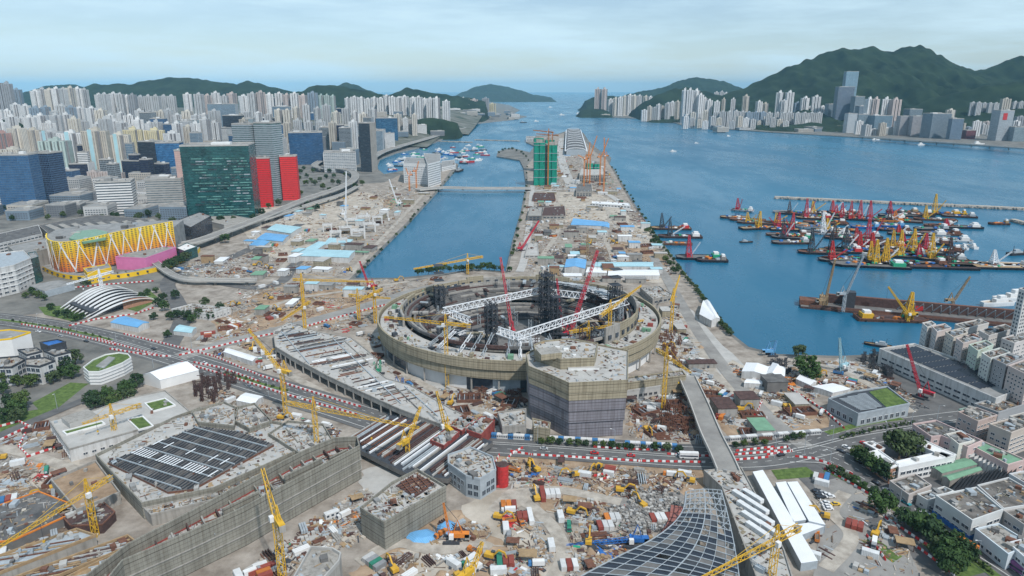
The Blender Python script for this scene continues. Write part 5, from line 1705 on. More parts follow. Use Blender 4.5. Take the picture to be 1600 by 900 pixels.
for pp in ([(228, 631), (257, 624), (272, 634), (240, 643)], [(201, 656), (222, 652), (238, 667), (218, 672)], [(100, 675), (158, 660), (162, 663), (105, 679)]):
    q = [P(x, y, 8.3) for x, y in pp]
    mb = MB(); mb.prism([(p.x - c.x, p.y - c.y) for p in q], 8.02, 8.5, 'concrete_pale', 'grass'); mb.build('roof_lawn', o)
    mb = MB(); mb.ring([(p.x - c.x, p.y - c.y) for p in q], -0.8, 8.02, 9.1, 'white'); mb.build('lawn_kerb', o)
q = [P(x, y, 8) for x, y in ((97, 660), (138, 646), (154, 656), (110, 670))]
mb = MB(); mb.prism([(p.x - c.x, p.y - c.y) for p in q], 8.02, 11.5, 'concrete_pale', 'concrete'); mb.build('roof_pavilion', o)
o, poly, c = bldg('white oval visitor building with grass and louvres on top', [(130, 575), (146, 563), (165, 555), (186, 552), (200, 554), (205, 560), (192, 568), (172, 576), (155, 582), (138, 582)], 10, 'white', 'grass', plants=0, parapet=0.9, bands=((2.5, 5, 7.5), 0.35, 'white_streak'))
q = [P(x, y, 10) for x, y in ((150, 573), (170, 558), (180, 560), (163, 576))]
mb = MB(); mb.prism([(p.x - c.x, p.y - c.y) for p in q], 10.02, 10.8, 'steel_grey', 'roof_grey'); mb.build('roof_louvre', o)
def gable(label, base_px, h, ridge, wall='white', roof='white_corr', name='shed', cat='shed', group=None, color=None):
    """shed with a pitched roof over a four-cornered base (corners in order, ridge along the longer side)"""
    W = [P(x, y) for x, y in base_px]
    FOOT.append([(p.x, p.y) for p in W])
    c = centroid(W)
    p = [Vector((v.x - c.x, v.y - c.y, 0)) for v in W]
    if (p[1] - p[0]).length < (p[2] - p[1]).length:
        p = p[1:] + p[:1]
    o = empty(name, (c.x, c.y, 0), 0, label, cat, group)
    mb = MB(); mb.prism([(v.x, v.y) for v in p], 0, h, wall); mb.build('wall', o, color)
    r0, r1 = (p[0] + p[3]) / 2 + Vector((0, 0, h + ridge)), (p[1] + p[2]) / 2 + Vector((0, 0, h + ridge))
    up = Vector((0, 0, h)); th = Vector((0, 0, 0.25))
    for a, b2 in ((p[0], p[1]), (p[3], p[2])):
        a1, b1 = a * 1.02 + up, b2 * 1.02 + up
        mb = MB(); mb.hexa([a1, b1, r1, r0, a1 + th, b1 + th, r1 + th, r0 + th], roof); mb.build('roof_slope', o, color)
    for a, b2, r in ((p[0], p[3], r0), (p[1], p[2], r1)):
        mb = MB(); mb.face([a + up, b2 + up, r], wall); mb.build('gable_end', o, color)
    return o
gable('large white marquee tent beside the crossroads', [(224, 600), (252, 608), (312, 592), (280, 580)], 7, 4, name='marquee', cat='tent')
for lb_, pp, h_, ridge_, rf in (
  ('bright blue roofed long shed below the shell station', [(174, 512), (216, 520), (234, 512), (196, 502)], 5, 1.5, 'blue_roof'),
  ('light blue roofed shed right of the long blue shed', [(272, 524), (300, 527), (308, 519), (282, 514)], 4, 1.5, 'cyan_roof'),
  ('white roofed low shed by the crossroads yard', [(350, 557), (395, 572), (404, 566), (360, 552)], 4, 1, 'white_corr'),
  ('white shed at the back of the gridded hall', [(370, 634), (398, 640), (412, 628), (385, 622)], 4, 1, 'white_corr'),
  ('pale blue roofed workshop, upper of three by the highway', [(418, 366), (455, 372), (472, 362), (432, 357)], 7, 1, 'cyan_roof'),
  ('light blue roofed workshop, middle of three by the highway', [(402, 380), (442, 384), (452, 374), (416, 370)], 6, 1, 'blue_roof'),
  ('light blue roofed workshop, lowest of three by the highway', [(390, 390), (410, 393), (422, 384), (402, 381)], 6, 1, 'blue_roof'),
  ('bright blue roofed long office on the runway', [(892, 356), (943, 358), (950, 352), (896, 346)], 5, 1, 'blue_roof'),
  ('small blue roofed office beside the long runway office', [(940, 358), (952, 360), (952, 353), (942, 351)], 4, 1, 'blue_roof'),
  ('bright blue roofed hall behind the stadium', [(882, 428), (914, 430), (916, 416), (885, 415)], 8, 2, 'blue_roof'),
  ('white and green roofed long site office behind the stadium, rear one', [(926, 424), (1020, 424), (1020, 417), (926, 417)], 6, 1, 'cyan_roof'),
  ('white long site office behind the stadium, front one', [(950, 437), (1030, 437), (1028, 428), (950, 428)], 5, 1, 'white_corr'),
  ('white roofed site canteen behind the stadium', [(915, 432), (948, 433), (948, 425), (918, 424)], 5, 1, 'white_corr'),
  ('long white twin shed by the sea wall, left half', [(1092, 502), (1110, 512), (1118, 505), (1098, 480)], 7, 2, 'white_corr'),
  ('long white twin shed by the sea wall, right half', [(1111, 512), (1124, 509), (1108, 482), (1099, 481)], 7, 2, 'white_corr'),
  ('white shed with black doors in the shore yard', [(1158, 592), (1195, 598), (1200, 585), (1165, 578)], 6, 1.5, 'white_corr'),
  ('white shed behind the black-doored shed in the shore yard', [(1196, 596), (1225, 598), (1226, 584), (1200, 582)], 5, 1.5, 'white_corr'),
  ('small white canopy by the shore yard road', [(1162, 606), (1190, 608), (1190, 602), (1166, 600)], 4, 0.6, 'white_corr'),
  ('white shed end at the left of the dark trestles', [(1196, 596), (1214, 600), (1222, 590), (1206, 578)], 6, 2, 'white_corr'),
  ('narrow grey-roofed hut row below the big seaside trees', [(1243, 600), (1265, 610), (1275, 604), (1252, 592)], 4, 1, 'white_corr'),
  ('white flat canopy left of the green-roofed depot', [(1268, 612), (1300, 622), (1328, 616), (1300, 607)], 4, 0.4, 'white_corr'),
  ('grey-green roofed covered reservoir yard by the channel', [(465, 408), (545, 411), (555, 400), (480, 397)], 7, 0.8, 'cyan_roof'),
  ('pale green roofed reservoir shed beside the covered yard', [(505, 388), (540, 390), (552, 380), (515, 377)], 5, 0.8, 'cyan_roof'),
  ('long grey-green shed on the left of the covered reservoir yard', [(465, 402), (485, 404), (512, 386), (498, 384)], 6, 0.8, 'cyan_roof'),
  ):
    gable(lb_, pp, h_, ridge_, 'white_streak', rf)
# left quarter office cubes
bldg('white and purple building with yellow roof edge at the left edge', [(-30, 520), (16, 516), (48, 520), (18, 530), (-30, 535)], 15, 'white', 'roof_grey', plants=3, par_m='yellow_mall')
for lb_, pp in (('dark glazed school block, front left of the white-slab group', [(-20, 562), (28, 558), (40, 563), (18, 575), (-20, 576)]), ('dark glazed school block, front right of the white-slab group', [(40, 562), (72, 560), (86, 565), (62, 574), (40, 572)]),
                ('dark glazed school block, rear left of the white-slab group', [(28, 548), (58, 545), (66, 550), (42, 556)]), ('dark glazed school block, rear right of the white-slab group', [(68, 549), (98, 547), (110, 551), (86, 557)])):
    bldg(lb_, pp, 14, 'white_streak', 'concrete', (4, 4.2, 3.4, 3.0), plants=4, frame='steel_grey', parapet=1.2, par_m='steel_dark')
bldg('blue-roofed low hall behind the school blocks', [(62, 536), (90, 531), (103, 535), (76, 542)], 6, 'steel_dark', 'blue', plants=0)
bldg('white low villa block among trees by the crossroads', [(268, 484), (300, 476), (360, 482), (330, 492)], 6, 'white_streak', 'concrete_pale', (4, 3, 2, 1.4), plants=5)
# ---------------------------------------------------------------- hospital and channel side works
o, poly, c = bldg('white hospital slab with grey louvred front by the channel', [(630, 255), (670, 257), (672, 248), (634, 246)], 46, 'white', 'roof_grey', (5, 5, 4.2, 2.2), plants=6, pane='steel_grey')
bldg('white hospital tower wing behind the louvred slab', [(668, 257), (688, 252), (688, 241), (662, 240)], 52, 'white', 'roof_grey', (5, 5, 3, 2), plants=4, far=True)
bldg('low white hospital podium reaching the boat shelter', [(690, 262), (712, 258), (710, 250), (690, 252)], 10, 'white', 'roof_grey', (5, 4, 3, 1.6), plants=4, far=True)
for k, (x, y, s) in enumerate(((525, 372, 14), (540, 366, 16), (560, 372, 18), (578, 362, 16), (550, 352, 15), (568, 348, 20), (590, 350, 14), (535, 388, 12), (600, 340, 13), (512, 362, 12))):
    p = P(x, y)
    o = empty('concrete_frame', (p.x, p.y, 0), 0.25, f'{ORD[k]} from front of the white portal frames in the channel side works', 'concrete frame', 'white portal frames by the channel')
    for sx in (-1, 1):
        for sy in (-1, 1):
            mb = MB(); mb.box((sx * s / 2, sy * s / 3, 0), (2, 2, 9 + k % 4), 'white_streak'); mb.build('column', o)
    for sy in (-1, 1):
        mb = MB(); mb.box((0, sy * s / 3, 9 + k % 4), (s + 3, 2.2, 2), 'white_streak'); mb.build('beam', o)
    mb = MB(); mb.box((0, 0, 6), (s * 0.8, s * 0.5, 0.8), 'concrete_pale'); mb.build('slab', o)
# ---------------------------------------------------------------- runway buildings
def green_tower(x0, x1, yb, yt, label, d=24):
    p = P((x0 + x1) / 2, yb)
    W = (x1 - x0) * mpp(p)
    h = top_z(p, yt)
    o = empty('netted_tower', (p.x, p.y + d / 2, 0), 0.05, label, 'tower')
    for k, (fx, ww, hh) in enumerate(((-0.27, 0.46, h * 0.985), (0.27, 0.44, h * 0.93))):
        mb = MB(); mb.prism(bay_plan(W * ww, d, 2, 2.5), 0, hh, 'net_green', 'concrete'); q = mb.build('netted_shaft', o); q.location.x = fx * W
        mb = MB(); mb.prism(rect(0, 0, W * ww * 0.6, d * 0.6), hh, hh + 6, 'concrete', 'concrete'); mb.build('core_top', q)
        q.children[0].location = (0, 0, 0)
        for z in range(18, int(hh), 18):
            mb = MB(); mb.ring(inset(rect(0, 0, W * ww, d), -0.6), 0.5, z, z + 0.9, 'steel_grey'); mb.build('catch_fan', q)
    mb = MB(); mb.box((0, d * 0.2, 0), (W * 0.2, d * 0.5, h * 0.95), 'concrete'); mb.build('core', o)
green_tower(834, 870, 290, 222, 'tall twin tower in bright green scaffold netting on the runway')
green_tower(834, 866, 268, 215, 'rear tower top in green netting behind the tall green twin', d=20)
green_tower(916, 938, 273, 255, 'short green netted block on the right of the runway')
bldg('grey concrete frame under the short green netted block', [(905, 275), (945, 273), (942, 262), (908, 263)], 14, 'concrete', 'concrete_pale', (6, 4, 4, 2.5), plants=3, far=True)
# cruise terminal: long roof with white ribs
p0, p1 = P(900, 243), P(896, 208)
d = p1 - p0
ct = empty('cruise_terminal', (p0.x, p0.y, 0), 0, 'long cruise terminal with white arched roof ribs near the runway tip', 'terminal')
nrm = Vector((-d.y, d.x, 0)).normalized()
mb = MB(); q = [nrm * 32, nrm * -32, d - nrm * 32, d + nrm * 32]
mb.prism([(v.x, v.y) for v in q], 0, 20, 'steel_grey', 'roof_dark'); mb.build('body', ct)
for k in range(11):
    a = d * (k / 10)
    mb = MB()
    pr = None
    for i in range(9):
        t = -1 + 2 * i / 8
        v = a + nrm * (36 * t) + Vector((0, 0, 14 + 11 * math.sqrt(max(0, 1 - t * t)) ** 1))
        if pr is not None:
            mb.bar(pr, v, 1.8, 'steel_white')
        pr = v
    mb.build('roof_rib', ct)
for s in (-1, 1):
    mb = MB(); mb.bar(nrm * 36 * s + Vector((0, 0, 15)), d + nrm * 36 * s + Vector((0, 0, 15)), 3, 'steel_white'); mb.build('edge_beam', ct)
for lb_, pp, h_, w_, r_2 in (
  ('low grey office at the runway tip', [(822, 217), (842, 217), (842, 213), (822, 213)], 12, 'white_streak', 'roof_grey'),
  ('rust-red excavated frame building left of the boulevard, rear', [(832, 312), (868, 312), (866, 302), (834, 302)], 4, 'rust', 'rust_dark'),
  ('rust-red excavated frame building left of the boulevard, front', [(846, 338), (884, 338), (882, 322), (850, 324)], 5, 'concrete', 'rust_dark'),
  ('half-built concrete frame left of the boulevard', [(824, 338), (846, 338), (848, 324), (828, 324)], 8, 'concrete_dark', 'concrete'),
  ('half-built concrete frame right of the boulevard', [(900, 300), (925, 300), (924, 288), (902, 288)], 10, 'concrete', 'concrete_dark'),
  ('concrete tunnel ramp with three dark portals on the runway', [(820, 400), (842, 400), (840, 380), (826, 380)], 3, 'concrete_pale', 'concrete_pale'),
  ('white roofed store on the runway edge', [(925, 318), (985, 322), (982, 318), (925, 315)], 5, 'white', 'white_corr'),
  ('grey deck roof at the right rim of the stadium', [(1000, 450), (1030, 448), (1052, 462), (1020, 468)], 6, 'concrete', 'concrete_pale'),
  ):
    bldg(lb_, pp, h_, w_, r_2, (6, 3.2, 4, 1.8), plants=6, far=True)
for i in range(3):
    p = P(905 + 14 * i, 0 + 262 - 4 * i)

# ---------------------------------------------------------------- right: depots, tenements, school, factories
o, poly, c = bldg('long white depot with dark solar roof by the dock', [(1374, 546), (1428, 538), (1612, 602), (1556, 624)], 13, 'white_streak', 'roof_grey', (7, 4, 5.5, 1.8), plants=4, skip=0.0, pane='pane')
la = math.atan2((P(1556, 624) - P(1374, 546)).y, (P(1556, 624) - P(1374, 546)).x)
solar_rows(o, poly, 13, la, 3.4, margin=5, seg=9.0, gap=0.6)
o, poly, c = bldg('dark green depot with half grass and half louvred roof', [(1294, 624), (1332, 613), (1386, 605), (1421, 632), (1341, 648)], 9, 'steel_grey', 'steel_dark', (5, 4.4, 3, 3.4), plants=0, frame='white')
q = [P(x, y, 9) for x, y in ((1358, 613), (1385, 607), (1418, 631), (1385, 637))]
mb = MB(); mb.prism([(p.x - c.x, p.y - c.y) for p in q], 9.02, 9.5, 'green_roof', 'grass'); mb.build('roof_lawn', o)
q = ccw([(P(x, y, 9).x - c.x, P(x, y, 9).y - c.y) for x, y in ((1310, 624), (1352, 614), (1380, 637), (1345, 643))])
rows_on(o, q, 9, 0.25, 1.6, 0.5, 0.3, 'steel_grey', 'roof_louvre', 0.5, 0, 0, 0.3)
for i in range(6):
    p = P(1348 + i * 13, 646 - i * 2.6, 5)
    mb = MB(); mb.box((p.x - c.x, p.y - c.y - 0.4, 3), (1.8, 1.0, 5.5), 'brick'); mb.build('vent_tower', o)
TEN = [
 ('white tenement block nearest the dock, left of the front pair', [(1441, 506), (1455, 503), (1462, 508), (1449, 513)], 24, (0.66, 0.64, 0.61)),
 ('pinkish-white tenement block, right of the front pair by the dock', [(1456, 511), (1476, 507), (1486, 514), (1464, 520)], 25, (0.62, 0.55, 0.52)),
 ('cream tenement with brown lower floors behind the solar depot', [(1477, 520), (1502, 514), (1512, 521), (1490, 529)], 26, (0.6, 0.55, 0.48)),
 ('pink and white tenement in the middle of the dock row', [(1494, 530), (1522, 523), (1534, 530), (1505, 538)], 27, (0.58, 0.5, 0.47)),
 ('pale green tenement behind the solar depot', [(1514, 540), (1540, 533), (1552, 540), (1528, 550)], 28, (0.5, 0.58, 0.5)),
 ('white and green tenement right of the pale green one', [(1534, 553), (1562, 545), (1578, 552), (1548, 562)], 30, (0.62, 0.64, 0.6)),
 ('grey netted tenement at the right end of the dock row', [(1552, 562), (1578, 553), (1600, 560), (1572, 572)], 30, (0.36, 0.36, 0.37)),
 ('pinkish tenement cut off by the right edge', [(1575, 573), (1605, 562), (1640, 572), (1606, 588)], 30, (0.56, 0.48, 0.45)),
 ('pale tenement roof behind the dock row, left', [(1492, 508), (1530, 500), (1545, 506), (1508, 515)], 22, (0.6, 0.58, 0.55)),
 ('pale tenement roof behind the dock row, middle', [(1530, 518), (1570, 508), (1585, 515), (1545, 526)], 24, (0.55, 0.53, 0.51)),
 ('pale tenement roof behind the dock row, right', [(1565, 530), (1605, 518), (1625, 526), (1585, 538)], 26, (0.58, 0.55, 0.53)),
]
for lb_, pp, h_, cl in TEN:
    bldg(lb_, pp, h_, 'tint', 'roof_stained', (2.9, 3.0, 1.6, 1.5), plants=9, color=cl, name='tenement', parapet=1.0, skip=0.08)
bldg('slim white tower block cut by the right edge above the dock', [(1592, 452), (1604, 450), (1614, 453), (1602, 456)], 62, 'white_streak', 'roof_grey', (3, 3, 1.6, 1.5), plants=1, far=True)
SCH = [
 ('white-roofed brick-ended school wing beside the street trees', [(1357, 707), (1372, 703), (1406, 727), (1392, 732)], 10, 'brick'),
 ('white gridded school wing facing the lower left', [(1398, 722), (1470, 706), (1492, 713), (1405, 731)], 10, 'white'),
 ('long white school wing along the back of the courtyard', [(1404, 681), (1424, 679), (1494, 711), (1478, 716)], 10, 'white'),
 ('small brick and white school gate wing', [(1349, 692), (1364, 690), (1383, 701), (1372, 705)], 8, 'brick'),
]
for lb_, pp, h_, wm in SCH:
    bldg(lb_, pp, h_, wm, 'white', (4.2, 3.4, 3.4, 2.1), plants=2, parapet=0.5, par_m='white', name='school_wing', skip=0)
FAC = [
 ('pink L-shaped factory with dark roof behind the school', [(1426, 664), (1462, 658), (1535, 690), (1512, 700), (1470, 682), (1455, 684)], 12, (0.58, 0.44, 0.42), 'roof_dark', (4, 3.4, 2.4, 1.5)),
 ('white stair block on the pink factory', [(1478, 680), (1500, 675), (1522, 690), (1498, 696)], 13, (0.66, 0.64, 0.58), 'roof_grey', (5, 3.6, 2, 1.2)),
 ('low-rise flats with green, pink and orange walls', [(1497, 645), (1525, 638), (1558, 650), (1528, 660)], 15, (0.52, 0.42, 0.38), 'roof_stained', (3.2, 3, 2, 1.5)),
 ('green and white flats left of the coloured low-rise', [(1498, 641), (1515, 637), (1528, 642), (1512, 647)], 14, (0.3, 0.42, 0.36), 'concrete_pale', (3.2, 3, 1.8, 1.5)),
 ('beige flats with balcony bands near the right edge', [(1546, 664), (1580, 655), (1612, 666), (1580, 678)], 16, (0.55, 0.48, 0.42), 'roof_stained', (3.4, 3, 2.4, 1.5)),
 ('pale flats cut by the right edge above the beige ones', [(1577, 652), (1600, 646), (1640, 656), (1610, 664)], 17, (0.58, 0.55, 0.5), 'roof_stained', (3.4, 3, 2, 1.5)),
 ('long pink block with green roof in the lower right', [(1516, 697), (1536, 691), (1602, 720), (1575, 728)], 9, (0.6, 0.46, 0.43), 'green_roof', (4, 3.2, 2.6, 1.4)),
 ('grey netted low building below the solar depot', [(1522, 632), (1575, 618), (1618, 628), (1560, 646)], 9, (0.35, 0.36, 0.37), 'roof_stained', (5, 4, 3, 1.6)),
 ('white stained-roof factory with blue base on the street corner', [(1462, 776), (1525, 763), (1567, 798), (1519, 815)], 11, (0.62, 0.63, 0.62), 'roof_stained', (5.2, 3.6, 4.2, 2.0)),
 ('stained-roof factory behind the blue-based corner factory', [(1527, 760), (1575, 748), (1640, 785), (1568, 797)], 11, (0.58, 0.58, 0.57), 'roof_stained', (5.2, 3.6, 4.2, 2.0)),
 ('brown stained-roof factory at the right edge', [(1568, 800), (1640, 788), (1660, 830), (1600, 822)], 10, (0.42, 0.4, 0.38), 'roof_stained', (5, 3.6, 4, 1.8)),
 ('pale blue-white workshop at the lower right corner', [(1524, 828), (1560, 820), (1612, 852), (1575, 868)], 8, (0.58, 0.64, 0.68), 'concrete', (5, 3.6, 3.6, 1.8)),
 ('white low office at the bottom right corner', [(1575, 850), (1620, 838), (1660, 870), (1622, 892)], 9, (0.66, 0.68, 0.7), 'concrete_pale', (4, 3.4, 3, 1.6)),
 ('low cluttered workshop left of the dark-roofed house', [(1390, 753), (1430, 742), (1455, 760), (1420, 775)], 6, (0.5, 0.45, 0.42), 'roof_stained', (4, 3, 2, 1.4)),
 ('dark flat-roofed house beside the street', [(1433, 774), (1475, 762), (1490, 769), (1450, 784)], 6, (0.6, 0.6, 0.58), 'roof_dark', (4, 3, 2, 1.4)),
 ('white low block at the far right beyond the factories', [(1577, 742), (1640, 730), (1660, 752), (1610, 762)], 10, (0.6, 0.6, 0.6), 'concrete', (5, 3.4, 3, 1.6)),
]
for lb_, pp, h_, cl, rf, wn_ in FAC:
    o, poly, c = bldg(lb_, pp, h_, 'tint', rf, wn_, plants=8, color=cl, parapet=0.9, skip=0.05)
    if 'blue-based' in lb_ or 'blue base' in lb_:
        mb = MB(); mb.ring(inset(poly, -0.25), 0.2, 0.1, 3.0, 'blue'); mb.build('blue_base', o)
gable('green-roofed market hall behind the school, rear half', [(1446, 742), (1505, 728), (1524, 738), (1470, 752)], 5, 1, 'concrete', 'green_roof')
gable('green-roofed market hall behind the school, front half', [(1470, 757), (1524, 742), (1532, 747), (1482, 764)], 5, 1, 'concrete', 'green_roof')
# saw-tooth shed: one thing with its ridges as parts
def sawtooth(label, a, b2, depth_px, n, h, m, mr):
    A, B = P(*a), P(*b2)
    D = P(a[0] + depth_px[0], a[1] + depth_px[1]) - A
    d = (B - A) / n
    o = empty('sawtooth_shed', (A.x, A.y, 0), 0, label, 'shed')
    for k in range(n):
        p = d * k
        q = d * (k + 0.92)
        mb = MB(); mb.hexa([p, q, q + D, p + D, p + Vector((0, 0, h)), q + Vector((0, 0, h + 1.8)), q + D + Vector((0, 0, h + 1.8)), p + D + Vector((0, 0, h))], m, mr); mb.build('roof_bay', o)
sawtooth('white saw-tooth roofed shed beside the long pink block', (1474, 710), (1562, 748), (22, -6), 13, 5, 'white_streak', 'white_corr')
sawtooth('dark saw-tooth roofed yard behind the street factories', (1482, 778), (1582, 752), (14, -18), 14, 4, 'steel_dark', 'roof_dark')
# white sheds beside the footbridge platform
WS = [
 ('long white-roofed shed beside the concrete platform', [(1176, 737), (1192, 734), (1278, 876), (1252, 880)], 4.5),
 ('white-roofed shed, left of the parallel pair by the car park', [(1212, 754), (1228, 752), (1260, 812), (1240, 815)], 4.5),
 ('white-roofed shed, right of the parallel pair by the car park', [(1230, 753), (1246, 752), (1290, 820), (1264, 814)], 5.2),
 ('white cross shed joining the pair to the long shed', [(1241, 820), (1266, 816), (1289, 822), (1252, 836)], 4.2),
]
for lb_, pp, h_ in WS:
    bldg(lb_, pp, h_, 'steel_grey', 'white_corr', plants=0, parapet=0, name='shed', cat='shed')
# ================================================================== CRANES
def crane(label, base, y_top, tip, back, m='yellow', w=2.2, z_base=0.0, jw=1.8, cab='white'):
    """hammerhead tower crane: base and mast-head row in the picture, jib tip and counter-jib end on the jib's own level"""
    pb = P(base[0], base[1], z_base)
    zt = top_z(pb, y_top)
    pt, pk = P(tip[0], tip[1], zt), P(back[0], back[1], zt)
    o = empty('tower_crane', (pb.x, pb.y, z_base), 0, label, 'crane')
    h = zt - z_base
    d = Vector((pt.x - pb.x, pt.y - pb.y, 0))
    ln = min(d.length, 75.0)
    d.normalize()
    k = Vector((pk.x - pb.x, pk.y - pb.y, 0))
    kl = max(9.0, min(22.0, k.length))
    sc_ = mpp(pb) / 0.45
    ch = max(0.26, 0.30 * min(2.2, sc_))
    mb = MB(); mb.lattice((0, 0, 0), (0, 0, h), w, m, bay=w * 1.1, chord=ch, brace=ch * 0.7); mb.build('mast', o)
    mb = MB(); mb.lattice(d * 1.5 + Vector((0, 0, h)), d * ln + Vector((0, 0, h)), jw, m, bay=jw * 1.2, chord=ch * 0.9, brace=ch * 0.6, w2=jw * 0.6, tri=True); mb.build('jib', o)
    mb = MB(); mb.lattice(-d * 1.0 + Vector((0, 0, h)), -d * kl + Vector((0, 0, h)), jw, m, bay=jw * 1.2, chord=ch, brace=ch * 0.7); mb.build('counter_jib', o)
    mb = MB(); mb.box((-d * (kl - 1.5) + Vector((0, 0, h - 2.2))).to_tuple(), (2.6, 1.8, 3.0), 'concrete', math.atan2(d.y, d.x)); mb.build('counterweight', o)
    mb = MB(); mb.lattice((0, 0, h), (0, 0, h + 7), w * 0.8, m, bay=2, chord=ch, brace=ch * 0.6, w2=0.5); mb.build('tower_head', o)
    for e in (d * ln * 0.65, -d * (kl - 2)):
        mb = MB(); mb.bar((0, 0, h + 7), e + Vector((0, 0, h + 0.6)), max(0.14, ch * 0.4), m); mb.build('tie_bar', o)
    sd_ = Vector((-d.y, d.x, 0)) * 1.9
    mb = MB(); mb.box((sd_ + d * 1.2 + Vector((0, 0, h - 2.2))).to_tuple(), (2.0, 1.8, 2.4), cab, math.atan2(d.y, d.x)); mb.build('cab', o)
    mb = MB(); mb.bar(d * ln * 0.55 + Vector((0, 0, h - 0.5)), d * ln * 0.55 + Vector((0, 0, h - min(12, h * 0.4))), 0.12, 'steel_dark'); mb.box((d * ln * 0.55 + Vector((0, 0, h - min(12, h * 0.4) - 1))).to_tuple(), (0.8, 0.8, 1.0), m); mb.build('hook', o)
    return o

def luffer(label, base, y_top, tip, m='yellow', w=2.2, z_base=0.0, dy=0.0, name='tower_crane', jw=1.7):
    """luffing crane: the jib rises to the picture point tip, dy metres nearer or farther than the mast"""
    pb = P(base[0], base[1], z_base)
    zt = top_z(pb, y_top)
    y = pb.y + dy
    zz = top_z(Vector((0, y, 0)), tip[1])
    pt = at_dist(tip[0], y, zz)
    h = zt - z_base
    o = empty(name, (pb.x, pb.y, z_base), 0, label, 'crane')
    e = Vector((pt.x - pb.x, pt.y - pb.y, pt.z - z_base))
    sc_ = mpp(pb) / 0.45
    ch = max(0.26, 0.3 * min(2.2, sc_))
    hd = Vector((e.x, e.y, 0))
    hd = hd.normalized() if hd.length > 0.1 else Vector((1, 0, 0))
    if h > 3:
        mb = MB(); mb.lattice((0, 0, 0), (0, 0, h), w, m, bay=w * 1.1, chord=ch, brace=ch * 0.7); mb.build('mast', o)
    mb = MB(); mb.lattice(Vector((0, 0, h + 0.8)) + hd, e, jw, m, bay=jw * 1.25, chord=ch * 0.95, brace=ch * 0.65, w2=jw * 0.6); mb.build('jib', o)
    mb = MB(); mb.box((-hd * 4 + Vector((0, 0, h))).to_tuple(), (9, 2.6, 2.2), m, math.atan2(hd.y, hd.x)); mb.build('machine_deck', o)
    mb = MB(); mb.box((-hd * 7.5 + Vector((0, 0, h - 1.2))).to_tuple(), (2.4, 2.6, 3), 'concrete', math.atan2(hd.y, hd.x)); mb.build('counterweight', o)
    top = -hd * 3 + Vector((0, 0, h + 9))
    mb = MB()
    for s in (-1, 1):
        sv = Vector((-hd.y, hd.x, 0)) * s
        mb.bar(Vector((0, 0, h)) + sv, top, ch, m); mb.bar(-hd * 6 + Vector((0, 0, h)) + sv, top, ch, m)
    mb.build('back_mast', o)
    mb = MB(); mb.bar(top, e, 0.16, 'steel_dark'); mb.build('luffing_rope', o)
    mb = MB(); mb.box((Vector((-hd.y, hd.x, 0)) * 2 + Vector((0, 0, h))).to_tuple(), (2.2, 1.8, 2.4), 'white', math.atan2(hd.y, hd.x)); mb.build('cab', o)
    mb = MB(); mb.bar(e, e - Vector((0, 0, min(18, e.z * 0.35))), 0.14, 'steel_dark'); mb.build('hoist_rope', o)
    if h <= 6:
        for s in (-1, 1):
            mb = MB(); mb.box((-hd.y * 2.6 * s, hd.x * 2.6 * s, 0), (8, 1.3, 1.6), 'steel_dark', math.atan2(hd.y, hd.x)); mb.build('track', o)
    return o

crane('yellow tower crane with long jib slanting off the lower left edge', (150, 838), 768, (-8, 858), (184, 748))
crane('yellow tower crane beside the pale campus building', (182, 690), 647, (128, 662), (205, 628))
crane('yellow tower crane over the girder field with long thin jib', (497, 712), 637, (655, 668), (458, 624))
crane('tan tower crane standing before the left wall of the stadium', (699, 605), 505, (600, 495), (738, 503))
crane('yellow tower crane standing on the front rim of the stadium', (918, 562), 514, (1006, 500), (888, 518), z_base=0)
crane('tan tower crane rising between stadium and netted block', (950, 572), 482, (1003, 445), (930, 492), m='yellow')
crane('yellow tower crane right of the netted block', (1036, 640), 556, (1080, 582), (1024, 546))
crane('orange tower crane silhouetted against the channel water', (731, 428), 405, (646, 420), (756, 400), m='yellow')
crane('yellow tower crane with level jib along the channel end', (474, 472), 437, (618, 441), (462, 436))
crane('yellow tower crane by the haul road, nearest the deck', (478, 528), 478, (440, 500), (490, 472))
crane('tan mast crane between the channel and the stadium', (587, 505), 458, (560, 470), (600, 452))
crane('tan mast crane left of the stadium rim', (561, 500), 462, (610, 466), (548, 460))
crane('yellow crane mast on the runway side of the stadium', (1048, 520), 462, (1062, 430), (1040, 478))
crane('big yellow tower crane slanting up at the bottom edge, right of the curved roof', (1203, 925), 842, (1092, 905), (1244, 820), jw=2.4, w=2.4)
crane('orange level-jib crane on the green netted twin tower', (856, 290), 206, (830, 203), (874, 205), m='orange')
crane('orange level-jib crane behind the green netted twin tower', (862, 285), 211, (838, 209), (872, 212), m='orange')
crane('tan crane with round head on the bare runway plot', (917, 412), 375, (922, 372), (914, 378), m='wood')
crane('pale lattice crane beside the ribbed shell station', (161, 462), 430, (104, 444), (174, 424), m='steel_white')
for k, (bx, by, yt, tx, ty) in enumerate(((912, 298, 248, 903, 242), (921, 292, 243, 933, 212), (937, 290, 246, 951, 216), (943, 302, 244, 944, 215), (917, 285, 250, 922, 222))):
    luffer(['left of the five', 'second of the five', 'fourth of the five', 'rightmost of the five', 'middle of the five'][k] + ' orange cranes on the right of the runway', (bx, by), yt, (tx, ty), m='orange')
luffer('orange crane at the hospital building site, taller one', (651, 296), 268, (654, 252), m='orange')
luffer('orange crane at the hospital building site, lower one', (640, 298), 274, (634, 262), m='orange')
luffer('yellow luffing crane over the parked site huts by the road', (447, 650), 581, (388, 514), dy=15)
luffer('yellow luffing crane in front of the long netted block', (443, 915), 812, (410, 732), dy=12, w=2.6, jw=2.0)
luffer('yellow luffing jib rising from the bottom edge', (738, 930), 892, (754, 846), dy=6)
luffer('orange luffing crane at the girder field, right one', (697, 690), 668, (682, 611), dy=10)
